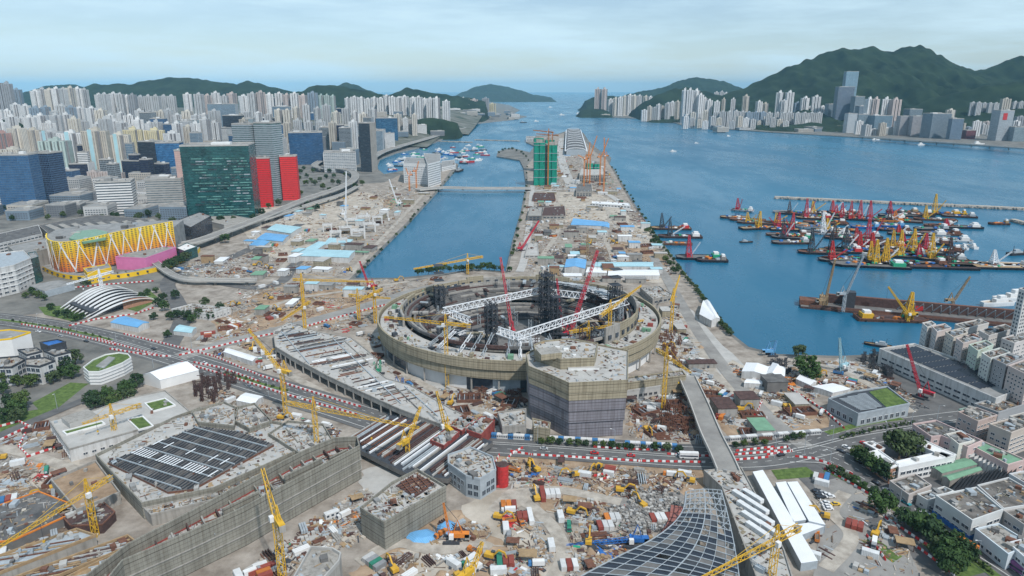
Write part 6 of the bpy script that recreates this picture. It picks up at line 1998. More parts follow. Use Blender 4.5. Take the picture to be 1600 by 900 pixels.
luffer('orange luffing crane at the girder field, left one', (638, 722), 690, (657, 635), dy=12)
luffer('large red crawler crane leaning inside the stadium', (890, 528), 520, (934, 391), m='red_crane', dy=25, z_base=1, jw=2.6, name='crawler_crane')
luffer('red crawler crane at the left inside the stadium', (800, 525), 515, (782, 402), m='red_crane', dy=40, z_base=1, jw=2.2, name='crawler_crane')
luffer('short red crane mast beside the leaning red crane', (880, 522), 515, (870, 435), m='red_crane', dy=5, z_base=1, name='crawler_crane')
luffer('red and white crane on the runway behind the stadium', (815, 392), 388, (842, 345), m='red_crane', dy=20, name='crawler_crane')
luffer('dark green telescopic crane on the stadium forecourt', (592, 587), 582, (594, 562), m='green', name='mobile_crane')
luffer('blue telescopic crane on the stadium forecourt', (627, 611), 606, (629, 590), m='blue', name='mobile_crane')
luffer('orange crawler crane with dark boom on the dirt yard', (706, 846), 838, (693, 786), m='orange', name='crawler_crane', jw=1.0)
luffer('blue lattice boom crane lying across the front yard', (985, 852), 845, (884, 853), m='blue', name='crawler_crane')
luffer('bright blue crane at the sea wall below the dock', (1206, 556), 550, (1213, 532), m='blue_roof', name='mobile_crane')
luffer('pale blue lattice crane on the dock side quay', (1314, 580), 574, (1312, 528), m='cyan_roof', name='crawler_crane', dy=-5)
luffer('red crawler crane in the steel yard with tall boom', (1438, 622), 612, (1417, 538), m='red_crane', name='crawler_crane', dy=12)
luffer('red crawler crane on the works before the channel', (578, 452), 448, (562, 408), m='red_crane', name='crawler_crane')
luffer('white lattice crane by the channel side works', (540, 345), 335, (541, 268), m='steel_white', name='crawler_crane')
luffer('white lattice crane near the hospital', (622, 322), 318, (608, 280), m='steel_white', name='crawler_crane')

# ================================================================== BARGES AND BOATS
def hull_mesh(L, W, Hh, m, deck, bow=0.12):
    mb = MB()
    b0 = [(-L / 2, -W * 0.42), (L * (0.5 - bow), -W * 0.42), (L / 2 * 0.94, -W * 0.2), (L / 2 * 0.94, W * 0.2), (L * (0.5 - bow), W * 0.42), (-L / 2, W * 0.42)]
    t0 = [(-L / 2, -W / 2), (L * (0.5 - bow), -W / 2), (L / 2, -W * 0.28), (L / 2, W * 0.28), (L * (0.5 - bow), W / 2), (-L / 2, W / 2)]
    mb.prism(t0, -1.5, Hh, m, deck, base=b0)
    mb.ring(t0, 0.4, Hh, Hh + 0.8, m)
    return mb
def barge(label, px, py, L, W, rot, hull='hull_dark', deck='rust_dark', derrick=None, dh=24, boom=True, house=None, cargo=None, group='crane barges in the shelter', nd=1):
    p = P(px, py, SEA)
    L, W, dh = L * 1.3, W * 1.25, dh * 1.3
    o = empty('derrick_barge' if derrick else 'barge', (p.x, p.y, SEA), R(rot), label, 'barge', group)
    hh = 2.6
    hull_mesh(L, W, hh, hull, deck).build('hull', o)
    rng = random.Random(int(px * 3 + py))
    for k in range(nd if derrick else 0):
        x = L * (0.22 if nd == 1 else -0.25 + 0.5 * k / (nd - 1))
        mb = MB()
        apex = Vector((x + 1.5, 0, hh + dh))
        for sx in (-1, 1):
            for sy in (-1, 1):
                ft = Vector((x + sx * 3.4, sy * W * 0.3, hh))
                mb.bar(ft, apex + Vector((sx * 0.7, sy * 0.8, 0)), 0.75, derrick)
        for z in range(1, 6):
            f = z / 6
            q = [Vector((x + sx * 3.4 * (1 - f) + sx * 0.7 * f + 1.5 * f, sy * (W * 0.3 * (1 - f) + 0.8 * f), hh + dh * f)) for sx, sy in ((-1, -1), (1, -1), (1, 1), (-1, 1))]
            for i in range(4):
                mb.bar(q[i], q[(i + 1) % 4], 0.4, derrick)
                if z < 5:
                    f2 = (z + 1) / 6
                    sx, sy = ((-1, -1), (1, -1), (1, 1), (-1, 1))[(i + 1) % 4]
                    q2 = Vector((x + sx * 3.4 * (1 - f2) + sx * 0.7 * f2 + 1.5 * f2, sy * (W * 0.3 * (1 - f2) + 0.8 * f2), hh + dh * f2))
                    mb.bar(q[i], q2, 0.35, derrick)
        mb.build('derrick', o)
        if boom:
            mb = MB(); e = Vector((x - L * rng.uniform(0.18, 0.34), rng.uniform(-3, 3), hh + dh * rng.uniform(0.5, 1.0)))
            mb.lattice(Vector((x - 3, 0, hh + 2)), e, 1.1, derrick if rng.random() < 0.7 else 'steel_white', bay=2.0, chord=0.28, brace=0.2); mb.build('boom', o)
            mb = MB(); mb.bar(apex, e, 0.18, 'steel_dark'); mb.build('boom_rope', o)
        mb = MB(); mb.box((x + 1, 0, hh), (5, W * 0.45, 4), derrick); mb.build('winch_house', o)
    if house:
        mb = MB(); mb.box((-L * 0.36, 0, hh), (L * 0.16, W * 0.6, 4.2), house); mb.build('deckhouse', o)
        mb = MB(); mb.box((-L * 0.36, 0, hh + 4.2), (L * 0.1, W * 0.4, 2.6), 'white'); mb.build('wheelhouse', o)
    for k in range(8):
        mb = MB(); s = rng.uniform(2, 6); mb.box((rng.uniform(-L * 0.32, L * 0.3), rng.uniform(-W * 0.3, W * 0.3), hh), (s, s * 0.7, rng.uniform(0.8, 2.4)), cargo or rng.choice(['rust', 'orange', 'steel_grey', 'white', 'green', 'blue']), rng.random()); mb.build('deck_cargo', o)
    for k in range(4):
        for s in (-1, 1):
            mb = MB(); mb.box((-L * 0.4 + k * L * 0.24, s * (W / 2 + 0.25), 0.4), (1.2, 0.5, 1.4), 'tyre'); mb.build('fender', o)
    return o
BG = [
 ('flat brown barge at the left tip of the barge cluster', 1148, 341, 38, 13, 172, 'rust_dark', None, 0, None),
 ('red and white A-frame barge at the left tip of the cluster', 1160, 330, 30, 14, 150, 'steel_grey', 'red_crane', 16, 'white'),
 ('long brown barge with pink deck below the left tip', 1168, 345, 45, 14, 165, 'rust', None, 0, None),
 ('yellow A-frame barge left of the cluster', 1176, 358, 32, 14, 10, 'hull_dark', 'yellow', 20, None),
 ('white-decked supply barge behind the red derrick', 1240, 333, 55, 16, 172, 'steel_grey', None, 0, 'white'),
 ('tall red derrick barge nearest the breakwater on the left', 1272, 342, 46, 16, 168, 'rust_dark', 'red_crane', 25, 'red'),
 ('red derrick barge second row, left', 1205, 357, 36, 14, 12, 'rust_dark', 'red_crane', 18, None),
 ('red and black derrick barge second row, right of it', 1226, 360, 34, 14, -8, 'hull_dark', 'red', 20, None),
 ('black derrick barge with green stern at the front left', 1238, 373, 46, 14, 165, 'hull_dark', 'steel_dark', 22, 'green'),
 ('teal workboat barge in the middle left', 1270, 356, 40, 14, 172, 'steel_grey', None, 0, 'cyan_roof'),
 ('orange-ramped barge below the tall red derrick', 1280, 352, 30, 12, 80, 'orange', None, 0, None),
 ('white lattice crane barge in the middle', 1298, 366, 44, 15, 174, 'steel_grey', 'steel_white', 24, 'white'),
 ('first of four red derrick barges in the rear row', 1327, 342, 42, 15, 165, 'rust_dark', 'red_crane', 19, None),
 ('second of four red derrick barges in the rear row', 1341, 344, 42, 15, 160, 'hull_dark', 'red', 23, None),
 ('third of four red derrick barges in the rear row', 1355, 344, 42, 15, 168, 'rust_dark', 'red_crane', 24, None),
 ('fourth of four red derrick barges in the rear row', 1370, 343, 42, 15, 172, 'rust', 'red_crane', 23, 'white'),
 ('orange barge at the right end of the rear red row', 1388, 346, 36, 14, 170, 'orange', None, 0, 'orange'),
 ('orange-red hopper barge beside the orange barge', 1407, 344, 28, 13, 160, 'rust', 'orange', 10, None),
 ('bright blue barge, left of two in the middle', 1352, 356, 34, 14, 176, 'blue', None, 0, 'blue_roof'),
 ('bright blue barge, right of two in the middle', 1393, 354, 30, 13, 176, 'blue', None, 0, 'blue_roof'),
 ('tan sand barge under the breakwater', 1410, 332, 42, 14, 168, 'hull_dark', None, 0, 'wood'),
 ('tan and green barge beside the sand barge', 1433, 335, 40, 14, 165, 'hull_dark', None, 0, 'green'),
 ('yellow crane barge with slim tower by the breakwater', 1472, 335, 46, 16, 170, 'hull_dark', 'yellow', 26, 'yellow'),
 ('small yellow workboat barge right of the yellow crane barge', 1497, 335, 20, 8, 174, 'yellow', None, 0, 'yellow'),
 ('black derrick barge at the left of the front row', 1284, 396, 48, 16, 172, 'hull_dark', 'steel_dark', 25, None),
 ('dark derrick barge with low red hut in the front row', 1314, 394, 44, 16, 168, 'hull_dark', 'hull_dark', 20, 'red'),
 ('dark derrick barge with white lattice beside it', 1335, 392, 44, 16, 176, 'hull_dark', 'steel_dark', 24, None),
 ('biggest red derrick barge in the middle of the cluster', 1374, 386, 56, 20, 165, 'rust_dark', 'red_crane', 34, 'red'),
 ('dark hopper barge with open rust hold at the front', 1358, 416, 70, 20, 168, 'hull_dark', None, 0, 'green'),
 ('yellow derrick barge, first of the front four', 1383, 414, 40, 16, 170, 'hull_dark', 'yellow', 23, None),
 ('yellow derrick barge, second of the front four', 1398, 411, 40, 16, 172, 'hull_dark', 'yellow', 23, None),
 ('yellow derrick barge, third of the front four', 1420, 402, 40, 16, 168, 'hull_dark', 'yellow', 26, None),
 ('yellow derrick barge, fourth of the front four', 1440, 396, 40, 16, 172, 'hull_dark', 'yellow', 24, None),
 ('wide yellow derrick barge standing apart on the right', 1471, 406, 46, 18, 170, 'hull_dark', 'yellow', 25, 'steel_grey'),
 ('dark brown derrick barge on the long flat raft', 1497, 412, 40, 16, 170, 'hull_dark', 'rust_dark', 24, None),
 ('long flat barge with yellow-green deck at the front', 1455, 418, 80, 18, 172, 'hull_dark', None, 0, None),
 ('long flat rust-decked barge at the right front', 1530, 418, 75, 18, 174, 'hull_dark', None, 0, None),
 ('white heavy-lift barge with two raised arms at the right', 1572, 416, 52, 16, 172, 'white', 'steel_white', 14, 'white'),
 ('grey cargo barge behind the yellow derricks', 1437, 367, 60, 16, 168, 'steel_grey', None, 0, 'white'),
 ('white workboat barge in the right middle', 1478, 376, 50, 15, 165, 'white', None, 0, 'white'),
 ('dark barge with purple boom in the right rear', 1495, 356, 56, 15, 172, 'hull_dark', 'red_crane', 9, 'white'),
 ('rust barge with timber deck beside the right workboats', 1470, 392, 40, 14, 160, 'rust_dark', None, 0, 'rust'),
 ('lone small barge off the breakwater end', 1560, 351, 24, 9, 176, 'rust_dark', None, 0, 'wood'),
 ('red-decked flat barge moored at the runway wall', 1048, 358, 48, 16, 176, 'rust_dark', 'steel_dark', 18, 'red'),
 ('long barge with white tank moored below the red-decked one', 1062, 371, 50, 14, 176, 'rust_dark', 'steel_dark', 20, 'white'),
 ('rust barge deck nearest the runway wall', 1052, 382, 40, 11, 176, 'rust', None, 0, None),
 ('red A-frame dredger barge off the runway wall', 1092, 404, 46, 17, 176, 'hull_dark', 'red_crane', 22, 'green'),
 ('black spoil barge heaped with rubble beside the dredger', 1112, 408, 30, 14, 176, 'hull_dark', None, 0, 'rubble'),
]
for lb_, x, y, L, W, rot, hm, dm, dh, hs in BG:
    barge(lb_, x, y, L, W, rot, hm, random.choice(['rust_dark', 'rust', 'concrete_dark', 'wood']), dm, dh, True, hs)
rng = random.Random(23)
CL = [(1150, 345), (1260, 330), (1500, 338), (1510, 362), (1450, 385), (1540, 410), (1340, 420), (1280, 395), (1180, 362)]
k = 0
while k < 46:
    x, y = rng.uniform(1150, 1540), rng.uniform(332, 418)
    if inside((x, y), CL):
        cn, dm = rng.choice([('red', 'red_crane'), ('dark', 'rust_dark'), ('yellow', 'yellow'), ('red', 'red'), ('grey', None), ('rust', None), ('rust', None), ('white', None)])
        o = barge('x', x, y, rng.uniform(32, 54), rng.uniform(11, 16), rng.uniform(160, 182), rng.choice(['hull_dark', 'rust_dark', 'hull_dark', 'rust']), rng.choice(['rust_dark', 'rust', 'concrete_dark', 'wood']), dm, rng.uniform(9, 19), True, {'grey': 'steel_grey', 'rust': 'rust', 'white': 'white'}.get(cn))
        in_row('moored among the packed crane barges', o, cn, 'workboat barge')
        k += 1
# floating dock
pa, pb = P(1250, 476, SEA), P(1640, 512, SEA)
d = pb - pa
rot = math.atan2(d.y, d.x)
fd = empty('floating_dock', (pa.x, pa.y, SEA), rot, 'long rusty floating dock with braced side walls at the right', 'floating dock')
Ld = d.length
mb = MB(); mb.box((Ld / 2, 0, -1), (Ld, 26, 3.2), 'rust_dark', 0, 'concrete_dark'); mb.build('pontoon', fd)
mb = MB(); mb.box((Ld * 0.55, 11, 2.2), (Ld * 0.86, 4, 9), 'rust_dark', 0, 'rust'); mb.build('far_wall', fd)
mb = MB(); mb.box((Ld * 0.5, -11.5, 2.2), (Ld * 0.92, 2.5, 2.2), 'rust', 0, 'rust_dark'); mb.build('near_wall', fd)
for k in range(16):
    x = Ld * (0.42 + 0.035 * k)
    mb = MB(); mb.bar((x, 9, 2.5), (x + 5, 1, 12), 0.7, 'steel_grey'); mb.bar((x + 5, 1, 12), (x + 8, 9, 2.5), 0.6, 'steel_grey'); mb.build('shore_brace', fd)
for k, (x, y, sx, sy, sz, mm) in enumerate(((8, 0, 18, 14, 5, 'rust'), (22, 3, 8, 8, 9, 'wood'), (46, 2, 9, 9, 16, 'steel_dark'), (62, 11, 6, 4, 4, 'rust_dark'), (110, 11, 7, 5, 5, 'red'), (80, -10, 6, 4, 3, 'white'))):
    mb = MB(); mb.box((x, y, 2.2), (sx, sy, sz), mm); mb.build('deck_block', fd)
luffer('white-topped lattice crane on the floating dock', (1317, 487), 460, (1349, 400), m='steel_grey', name='dock_crane', z_base=SEA + 2.2)
luffer('tan lattice boom on the left end of the floating dock', (1287, 480), 470, (1305, 405), m='wood', name='dock_crane', z_base=SEA + 2.2)
luffer('yellow boom crane on the barge before the floating dock', (1418, 502), 492, (1388, 448), m='yellow', name='dock_crane', z_base=SEA + 2.2)
luffer('thin tan crane behind the right part of the floating dock', (1488, 478), 470, (1516, 432), m='wood', name='dock_crane', z_base=SEA + 2.2)
barge('yellow and rust crane barge lying before the floating dock', 1392, 500, 50, 14, -6, 'rust', 'rust_dark', 'yellow', 20, False, 'yellow', group=None)
# boats
def boat_proto(L, W, m, cabin, mast):
    mb = hull_mesh(L, W, 1.6, m, 'wood', 0.3)
    c1 = MB(); c1.box((-L * 0.12, 0, 1.6), (L * 0.42, W * 0.6, 2.2), cabin); c1.box((-L * 0.15, 0, 3.8), (L * 0.22, W * 0.5, 1.7), cabin)
    parts = [('hull', mb.mesh('hull'), [], None), ('cabin', c1.mesh('cabin'), [], None)]
    if mast:
        q = MB(); q.bar((-L * 0.3, 0, 1.5), (-L * 0.3, 0, 9), 0.3, 'steel_dark'); q.bar((L * 0.2, 0, 1.5), (L * 0.2, 0, 7), 0.3, 'steel_dark'); parts.append(('mast', q.mesh('mast'), [], None))
    return ('fishing_boat' if mast else 'motor_boat', parts)
BP = {'white': boat_proto(18, 5, 'white', 'white', False), 'dark blue': boat_proto(24, 6.5, 'blue', 'white', True), 'dark': boat_proto(24, 6.5, 'hull_dark', 'steel_grey', True), 'green': boat_proto(22, 6, 'green', 'white', True), 'red': boat_proto(24, 7, 'red', 'white', True)}
rng = random.Random(17)
shelter = []
poly_s = [(600, 262), (622, 243), (660, 234), (700, 226), (758, 226), (764, 240), (742, 256), (722, 258), (714, 250), (696, 248), (655, 258), (612, 268)]
while len(shelter) < 62:
    x, y = rng.uniform(600, 762), rng.uniform(226, 268)
    if inside((x, y), poly_s) and all(abs(x - a) + 2 * abs(y - b2) > 5 for a, b2 in shelter):
        shelter.append((x, y))
for x, y in shelter:
    k = rng.choice(['white', 'white', 'dark blue', 'dark', 'green', 'red', 'white'])
    o = inst(BP[k], P(x, y, SEA), rng.uniform(-0.5, 0.5) + (3.14 if rng.random() < 0.5 else 0), rng.uniform(0.9, 1.5), None, None, 'boat', 'boats moored in the typhoon shelter')
    in_row('in the boat shelter', o, k, 'boat')
for lb_, x, y, k, s, r in (('white sailing-size boat alone right of the runway', 1138, 213, 'white', 1.2, 0.4), ('small white boat crossing mid harbour', 1052, 237, 'white', 1.3, 0.2), ('white boat off the island wharf, left', 1368, 219, 'white', 2.0, 0.1), ('white boat off the island wharf, middle', 1440, 227, 'white', 2.0, 0.1), ('white ferry at the expressway piers', 1528, 227, 'white', 3.0, 0.2),
                           ('tiny boat off the runway tip, left', 818, 192, 'dark', 2, 0.2), ('tiny boat off the runway tip, right', 838, 190, 'white', 2, 0.3), ('motorboat with wake in the strait', 878, 180, 'white', 2.6, 0.1), ('small boat at the island point', 904, 178, 'white', 2.5, 0.2), ('dark sampan right of the dredger barge', 1166, 379, 'dark', 0.8, 0.1),
                           ('small dark tug in front of the solar depot', 1371, 541, 'dark', 0.9, 2.6), ('white motor yacht at the right end of the dock, front', 1556, 477, 'white', 1.9, 3.3), ('white motor yacht at the right end of the dock, rear', 1578, 470, 'white', 2.2, 3.3), ('white fishing boat with masts, left of the pair', 1504, 388, 'white', 1.3, 1.4), ('white fishing boat with masts, right of the pair', 1518, 387, 'white', 1.3, 1.5),
                           ('red-hulled trawler at the edge of the shelter', 730, 254, 'red', 1.9, 0.3), ('dark trawler at the hospital quay', 718, 268, 'dark', 2.0, 1.3), ('black tug at the right edge beyond the white barge', 1592, 398, 'dark', 1.4, 0.2), ('small boat alone in the strait, farther one', 860, 168, 'white', 2.6, 0.3), ('small sailboat near the runway sea wall', 1088, 224, 'white', 0.9, 0.1)):
    inst(BP[k], P(x, y, SEA), r, s, None, lb_, 'boat')
# ================================================================== TREES
def crown_mesh(seed, rx, rz, n_clump, n_leaf, leaf):
    rng = random.Random(seed)
    mb = MB()
    for k in range(n_clump):
        while True:
            v = Vector((rng.uniform(-1, 1), rng.uniform(-1, 1), rng.uniform(-0.75, 1)))
            if 0.35 < v.length < 1:
                break
        cc_ = Vector((v.x * rx, v.y * rx, v.z * rz))
        cr_ = rng.uniform(0.22, 0.42) * rx
        for i in range(n_leaf):
            d = Vector((rng.gauss(0, 1), rng.gauss(0, 1), rng.gauss(0, 1)))
            d.normalize()
            p = cc_ + d * cr_ * rng.uniform(0.6, 1.0)
            n = (d + Vector((rng.uniform(-0.6, 0.6), rng.uniform(-0.6, 0.6), rng.uniform(0, 0.7)))).normalized()
            t = n.orthogonal().normalized()
            b2 = n.cross(t)
            s = leaf * rng.uniform(0.6, 1.3)
            mb.face([p + t * s, p + b2 * s * 0.7, p - t * s, p - b2 * s * 0.7], 'leaf_tint')
    return mb.mesh('crown')
def trunk_mesh(h, r):
    mb = MB(); mb.cyl((0, 0, 0), r, h, 'bark', 7, r * 0.55)
    for k in range(4):
        a = k * 1.7
        mb.bar((0, 0, h * (0.6 + 0.08 * k)), (math.cos(a) * h * 0.4, math.sin(a) * h * 0.4, h * 1.15), r * 0.6, 'bark')
    return mb.mesh('trunk')
TREES = []
for s in range(4):
    TREES.append((crown_mesh(30 + s, 4.2, 3.6, 34, 30, 0.55), trunk_mesh(4.5, 0.35)))
SMALL = [(crown_mesh(50 + s, 1.6, 1.6, 12, 16, 0.42), trunk_mesh(1.6, 0.14)) for s in range(2)]
GREENS = [(0.055, 0.105, 0.03), (0.04, 0.08, 0.025), (0.085, 0.13, 0.035), (0.035, 0.07, 0.028), (0.075, 0.11, 0.045)]
TREE_N = [0]
def tree(px, py, h, label=None, row=None, small=False, z=0.0, group=None):
    p = P(px, py, z)
    if small:
        cm, tm = random.choice(SMALL); s = h / 3.6
        zc = 2.0
    else:
        cm, tm = random.choice(TREES); s = h / 9.6
        zc = 6.0
    o = empty('tree', p, random.uniform(0, 6.28), label, 'tree', group)
    o.scale = (s * random.uniform(0.9, 1.15), s * random.uniform(0.9, 1.15), s)
    q = link('crown', cm, o, random.choice(GREENS)); q.location.z = zc
    link('trunk', tm, o)
    if row:
        in_row(row, o, 'green' if not small else 'small green', 'tree')
    return o
tree(1247, 560, 12, 'round dark tree on the sea wall quay')
tree(1259, 592, 19, 'biggest dark green tree below the sea wall quay')
tree(1268, 598, 12, 'lower dark tree leaning on the biggest quay tree')
tree(1404, 718, 20, 'huge dark tree in the school courtyard, left half'); tree(1418, 716, 17, 'huge dark tree in the school courtyard, right half')
def tree_row(row, pts, h, small=False, jit=0.2, group=None):
    for x, y in pts:
        tree(x, y, h * random.uniform(1 - jit, 1 + jit), None, row, small, group=group or 'trees ' + row)
def along(pts, n, j=2.0):
    out = []
    for i in range(n):
        t = i / max(1, n - 1) * (len(pts) - 1)
        k = min(int(t), len(pts) - 2)
        f = t - k
        out.append((pts[k][0] * (1 - f) + pts[k + 1][0] * f + random.uniform(-j, j), pts[k][1] * (1 - f) + pts[k + 1][1] * f + random.uniform(-j, j) * 0.5))
    return out
random.seed(77)
tree_row('beside the school street wing', along([(1335, 716), (1350, 728), (1368, 742), (1385, 750)], 7), 10)
tree_row('between the street and the dusty yard', [(1412, 822), (1425, 830), (1436, 826), (1445, 838), (1458, 850), (1375, 806), (1468, 872), (1482, 884), (1490, 868), (1500, 890), (1478, 898), (1510, 878)], 12)
tree_row('along the kerb of the car street', along([(1300, 738), (1340, 760), (1395, 792)], 8, 1), 5)
tree_row('beside the main road near the depot', [(1228, 690), (1240, 688), (1252, 686), (1150, 700), (1162, 698), (1180, 697), (1195, 696)], 5)
tree_row('on the roadside before the netted block', along([(845, 694), (900, 698), (950, 700), (990, 703), (1060, 708)], 16, 2), 5)
tree_row('in the park at the left edge', [(6, 616), (20, 640), (30, 652), (36, 640), (48, 606), (60, 598), (12, 600), (28, 604), (96, 590), (104, 580), (112, 592), (118, 570), (84, 600), (8, 660), (26, 660)], 11)
tree_row('between campus building and oval building', [(140, 632), (150, 640), (162, 636), (172, 628), (180, 634), (190, 622), (196, 612), (205, 618), (214, 606), (168, 620), (150, 625), (178, 645), (200, 628)], 9)
tree_row('around the villa by the crossroads', [(248, 480), (258, 486), (268, 500), (278, 497), (292, 500), (300, 505), (312, 498), (320, 480), (345, 488), (330, 500), (240, 500), (262, 528), (255, 470), (275, 468)], 9)
tree_row('around the shell station', [(70, 470), (80, 485), (90, 495), (106, 498), (118, 503), (128, 500), (130, 444), (138, 448), (60, 466), (50, 462), (40, 466), (230, 462), (244, 458), (222, 470)], 8)
tree_row('at the foot of the yellow mall', along([(262, 424), (275, 416), (290, 408), (302, 398)], 10, 2), 11)
tree_row('along the end of the channel', along([(652, 430), (680, 427), (700, 424), (730, 424), (760, 422), (795, 424)], 18, 2), 9)
tree_row('under the curved highway', [(470, 272), (480, 278), (490, 270), (500, 284), (510, 280), (520, 288), (492, 290), (505, 296), (522, 278), (530, 290), (540, 276), (478, 290), (468, 282), (450, 300), (458, 312), (436, 322), (420, 326), (480, 322), (495, 330), (470, 330), (545, 268), (556, 296), (566, 290), (430, 342), (360, 334), (380, 332), (475, 266), (486, 284), (515, 270), (535, 268), (460, 296), (445, 308), (500, 310), (515, 300), (470, 305), (410, 338), (395, 346), (352, 380), (400, 352)], 12)
tree_row('along the runway sea wall', along([(958, 262), (972, 288), (990, 316), (1012, 352), (1026, 372), (1040, 394), (1058, 420), (1080, 446), (1098, 470), (1112, 490), (1128, 510), (1140, 525)], 60, 2), 5.5)
tree_row('on the wide green patch by the runway wall', [(1014, 362), (1018, 368), (1022, 374), (1010, 364), (1026, 380), (1030, 384), (1020, 382), (1040, 410), (1046, 416), (1050, 424), (1056, 428), (1038, 400)], 8)
tree_row('along the inner wall of the runway', along([(826, 252), (822, 290), (818, 330), (806, 376), (800, 400)], 16, 1.5), 6)
tree_row('along the channel quay', along([(560, 430), (592, 396), (640, 350), (648, 336), (684, 298), (708, 272)], 20, 1.5), 5)
tree_row('on the bank by the boat shelter islet', along([(780, 240), (790, 234), (800, 234), (815, 240), (822, 246)], 9, 1), 9)
tree_row('between the left city offices', [(20, 345), (75, 344), (160, 346), (180, 344), (270, 350), (300, 352), (318, 350), (115, 300), (220, 342), (10, 330), (345, 350), (365, 348), (140, 300), (152, 304), (40, 338), (60, 336), (200, 336), (250, 344), (232, 340), (330, 352), (128, 338), (100, 340), (215, 345)], 12)
tree_row('on the median of the main road', along([(20, 503), (90, 513), (170, 531)], 14, 1) + along([(352, 584), (400, 598), (448, 612)], 10, 1), 2.6, True)
tree_row('in the street hedge', along([(1292, 736), (1350, 766), (1420, 810), (1500, 860), (1550, 898)], 30, 1), 2.8, True)
tree_row('in the hedge by the depot road', along([(1315, 686), (1370, 672), (1424, 663)], 14, 1), 3.2, True)

# ================================================================== VEHICLES AND SITE PLANT
def wheels(r, w, pts):
    out = []
    for x, y in pts:
        mb = MB()
        n = 10
        b0 = len(mb.v)
        for s in (-1, 1):
            for i in range(n):
                a = 2 * math.pi * i / n
                mb.v.append((x + r * math.cos(a), y + s * w / 2, r + r * math.sin(a)))
        k = mb.mi('tyre')
        for i in range(n):
            j = (i + 1) % n
            mb.f.append((i, j, n + j, n + i)); mb.m.append(k)
        mb.f.append(tuple(range(n))); mb.m.append(k); mb.f.append(tuple(range(2 * n - 1, n - 1, -1))); mb.m.append(k)
        out.append(('wheel', mb.mesh('wheel'), [], None))
    return out
def car_proto():
    b_ = MB()
    b_.hexa([(-2.2, -0.9, 0.35), (2.2, -0.9, 0.35), (2.2, 0.9, 0.35), (-2.2, 0.9, 0.35), (-2.15, -0.85, 0.95), (2.1, -0.85, 0.85), (2.1, 0.85, 0.85), (-2.15, 0.85, 0.95)], 'tint_plain')
    c1 = MB(); c1.hexa([(-1.5, -0.82, 0.93), (1.0, -0.82, 0.88), (1.0, 0.82, 0.88), (-1.5, 0.82, 0.93), (-1.0, -0.65, 1.46), (0.35, -0.65, 1.46), (0.35, 0.65, 1.46), (-1.0, 0.65, 1.46)], 'pane')
    r1 = MB(); r1.box((-0.32, 0, 1.465), (1.3, 1.25, 0.05), 'tint_plain')
    return ('car', [('body', b_.mesh('body'), [], None), ('windows', c1.mesh('windows'), [], None), ('roof', r1.mesh('roof'), [], None)] + wheels(0.33, 0.25, ((-1.35, -0.8), (1.35, -0.8), (-1.35, 0.8), (1.35, 0.8))))
def truck_proto(kind):
    f = MB(); f.box((0, 0, 0.6), (8, 2.2, 0.4), 'steel_dark')
    cb = MB(); cb.hexa([(2.6, -1.2, 0.8), (4.4, -1.2, 0.8), (4.4, 1.2, 0.8), (2.6, 1.2, 0.8), (2.6, -1.15, 3.0), (4.1, -1.15, 3.0), (4.1, 1.15, 3.0), (2.6, 1.15, 3.0)], 'tint_plain')
    ws = MB(); ws.hexa([(4.36, -1.0, 1.7), (4.45, -1.0, 1.7), (4.45, 1.0, 1.7), (4.36, 1.0, 1.7), (4.13, -1.0, 2.8), (4.24, -1.0, 2.8), (4.24, 1.0, 2.8), (4.13, 1.0, 2.8)], 'pane')
    bd = MB()
    if kind == 'tipper':
        bd.ring(rect(-1.0, 0, 6.2, 2.4), 0.15, 1.0, 2.6, 'tint_plain'); bd.box((-1.0, 0, 1.0), (6.1, 2.3, 1.1), 'dirt_dark')
    elif kind == 'mixer':
        bd.bar((-3.6, 0, 2.0), (1.6, 0, 2.5), 2.1, 'tint_plain'); bd.bar((-4.3, 0, 2.3), (-3.6, 0, 2.0), 1.2, 'steel_grey')
    else:
        bd.box((-1.0, 0, 1.0), (6.2, 2.45, 2.6), 'white')
    return ('truck', [('chassis', f.mesh('chassis'), [], None), ('cab', cb.mesh('cab'), [('windscreen', ws.mesh('windscreen'))], None), ('load_body', bd.mesh('load_body'), [], None)] + wheels(0.5, 0.4, ((3.2, -1), (3.2, 1), (-2.6, -1), (-2.6, 1), (-1.4, -1), (-1.4, 1))))
def excavator_proto():
    tr = []
    for s in (-1, 1):
        q = MB(); q.hexa([(-2.0, s * 1.3 - 0.3, 0), (2.0, s * 1.3 - 0.3, 0), (2.0, s * 1.3 + 0.3, 0), (-2.0, s * 1.3 + 0.3, 0), (-2.3, s * 1.3 - 0.3, 0.9), (2.3, s * 1.3 - 0.3, 0.9), (2.3, s * 1.3 + 0.3, 0.9), (-2.3, s * 1.3 + 0.3, 0.9)], 'steel_dark'); tr.append(('track', q.mesh('track'), [], None))
    b_ = MB(); b_.box((-0.6, 0, 1.0), (3.8, 2.7, 1.5), 'tint_plain')
    cb = MB(); cb.box((0.7, 0.8, 1.2), (1.5, 1.1, 2.0), 'pane')
    bo = MB(); bo.bar((1.0, -0.3, 1.8), (3.6, -0.3, 5.0), 0.6, 'tint_plain'); bo.bar((3.6, -0.3, 5.0), (6.2, -0.3, 4.4), 0.55, 'tint_plain')
    ar_ = MB(); ar_.bar((6.2, -0.3, 4.5), (7.2, -0.3, 1.3), 0.42, 'tint_plain')
    bu = MB(); bu.box((7.0, -0.3, 0.2), (1.1, 1.3, 1.1), 'steel_dark')
    return ('excavator', tr + [('body', b_.mesh('body'), [], None), ('cab', cb.mesh('cab'), [], None), ('boom', bo.mesh('boom'), [], None), ('arm', ar_.mesh('arm'), [], None), ('bucket', bu.mesh('bucket'), [], None)])
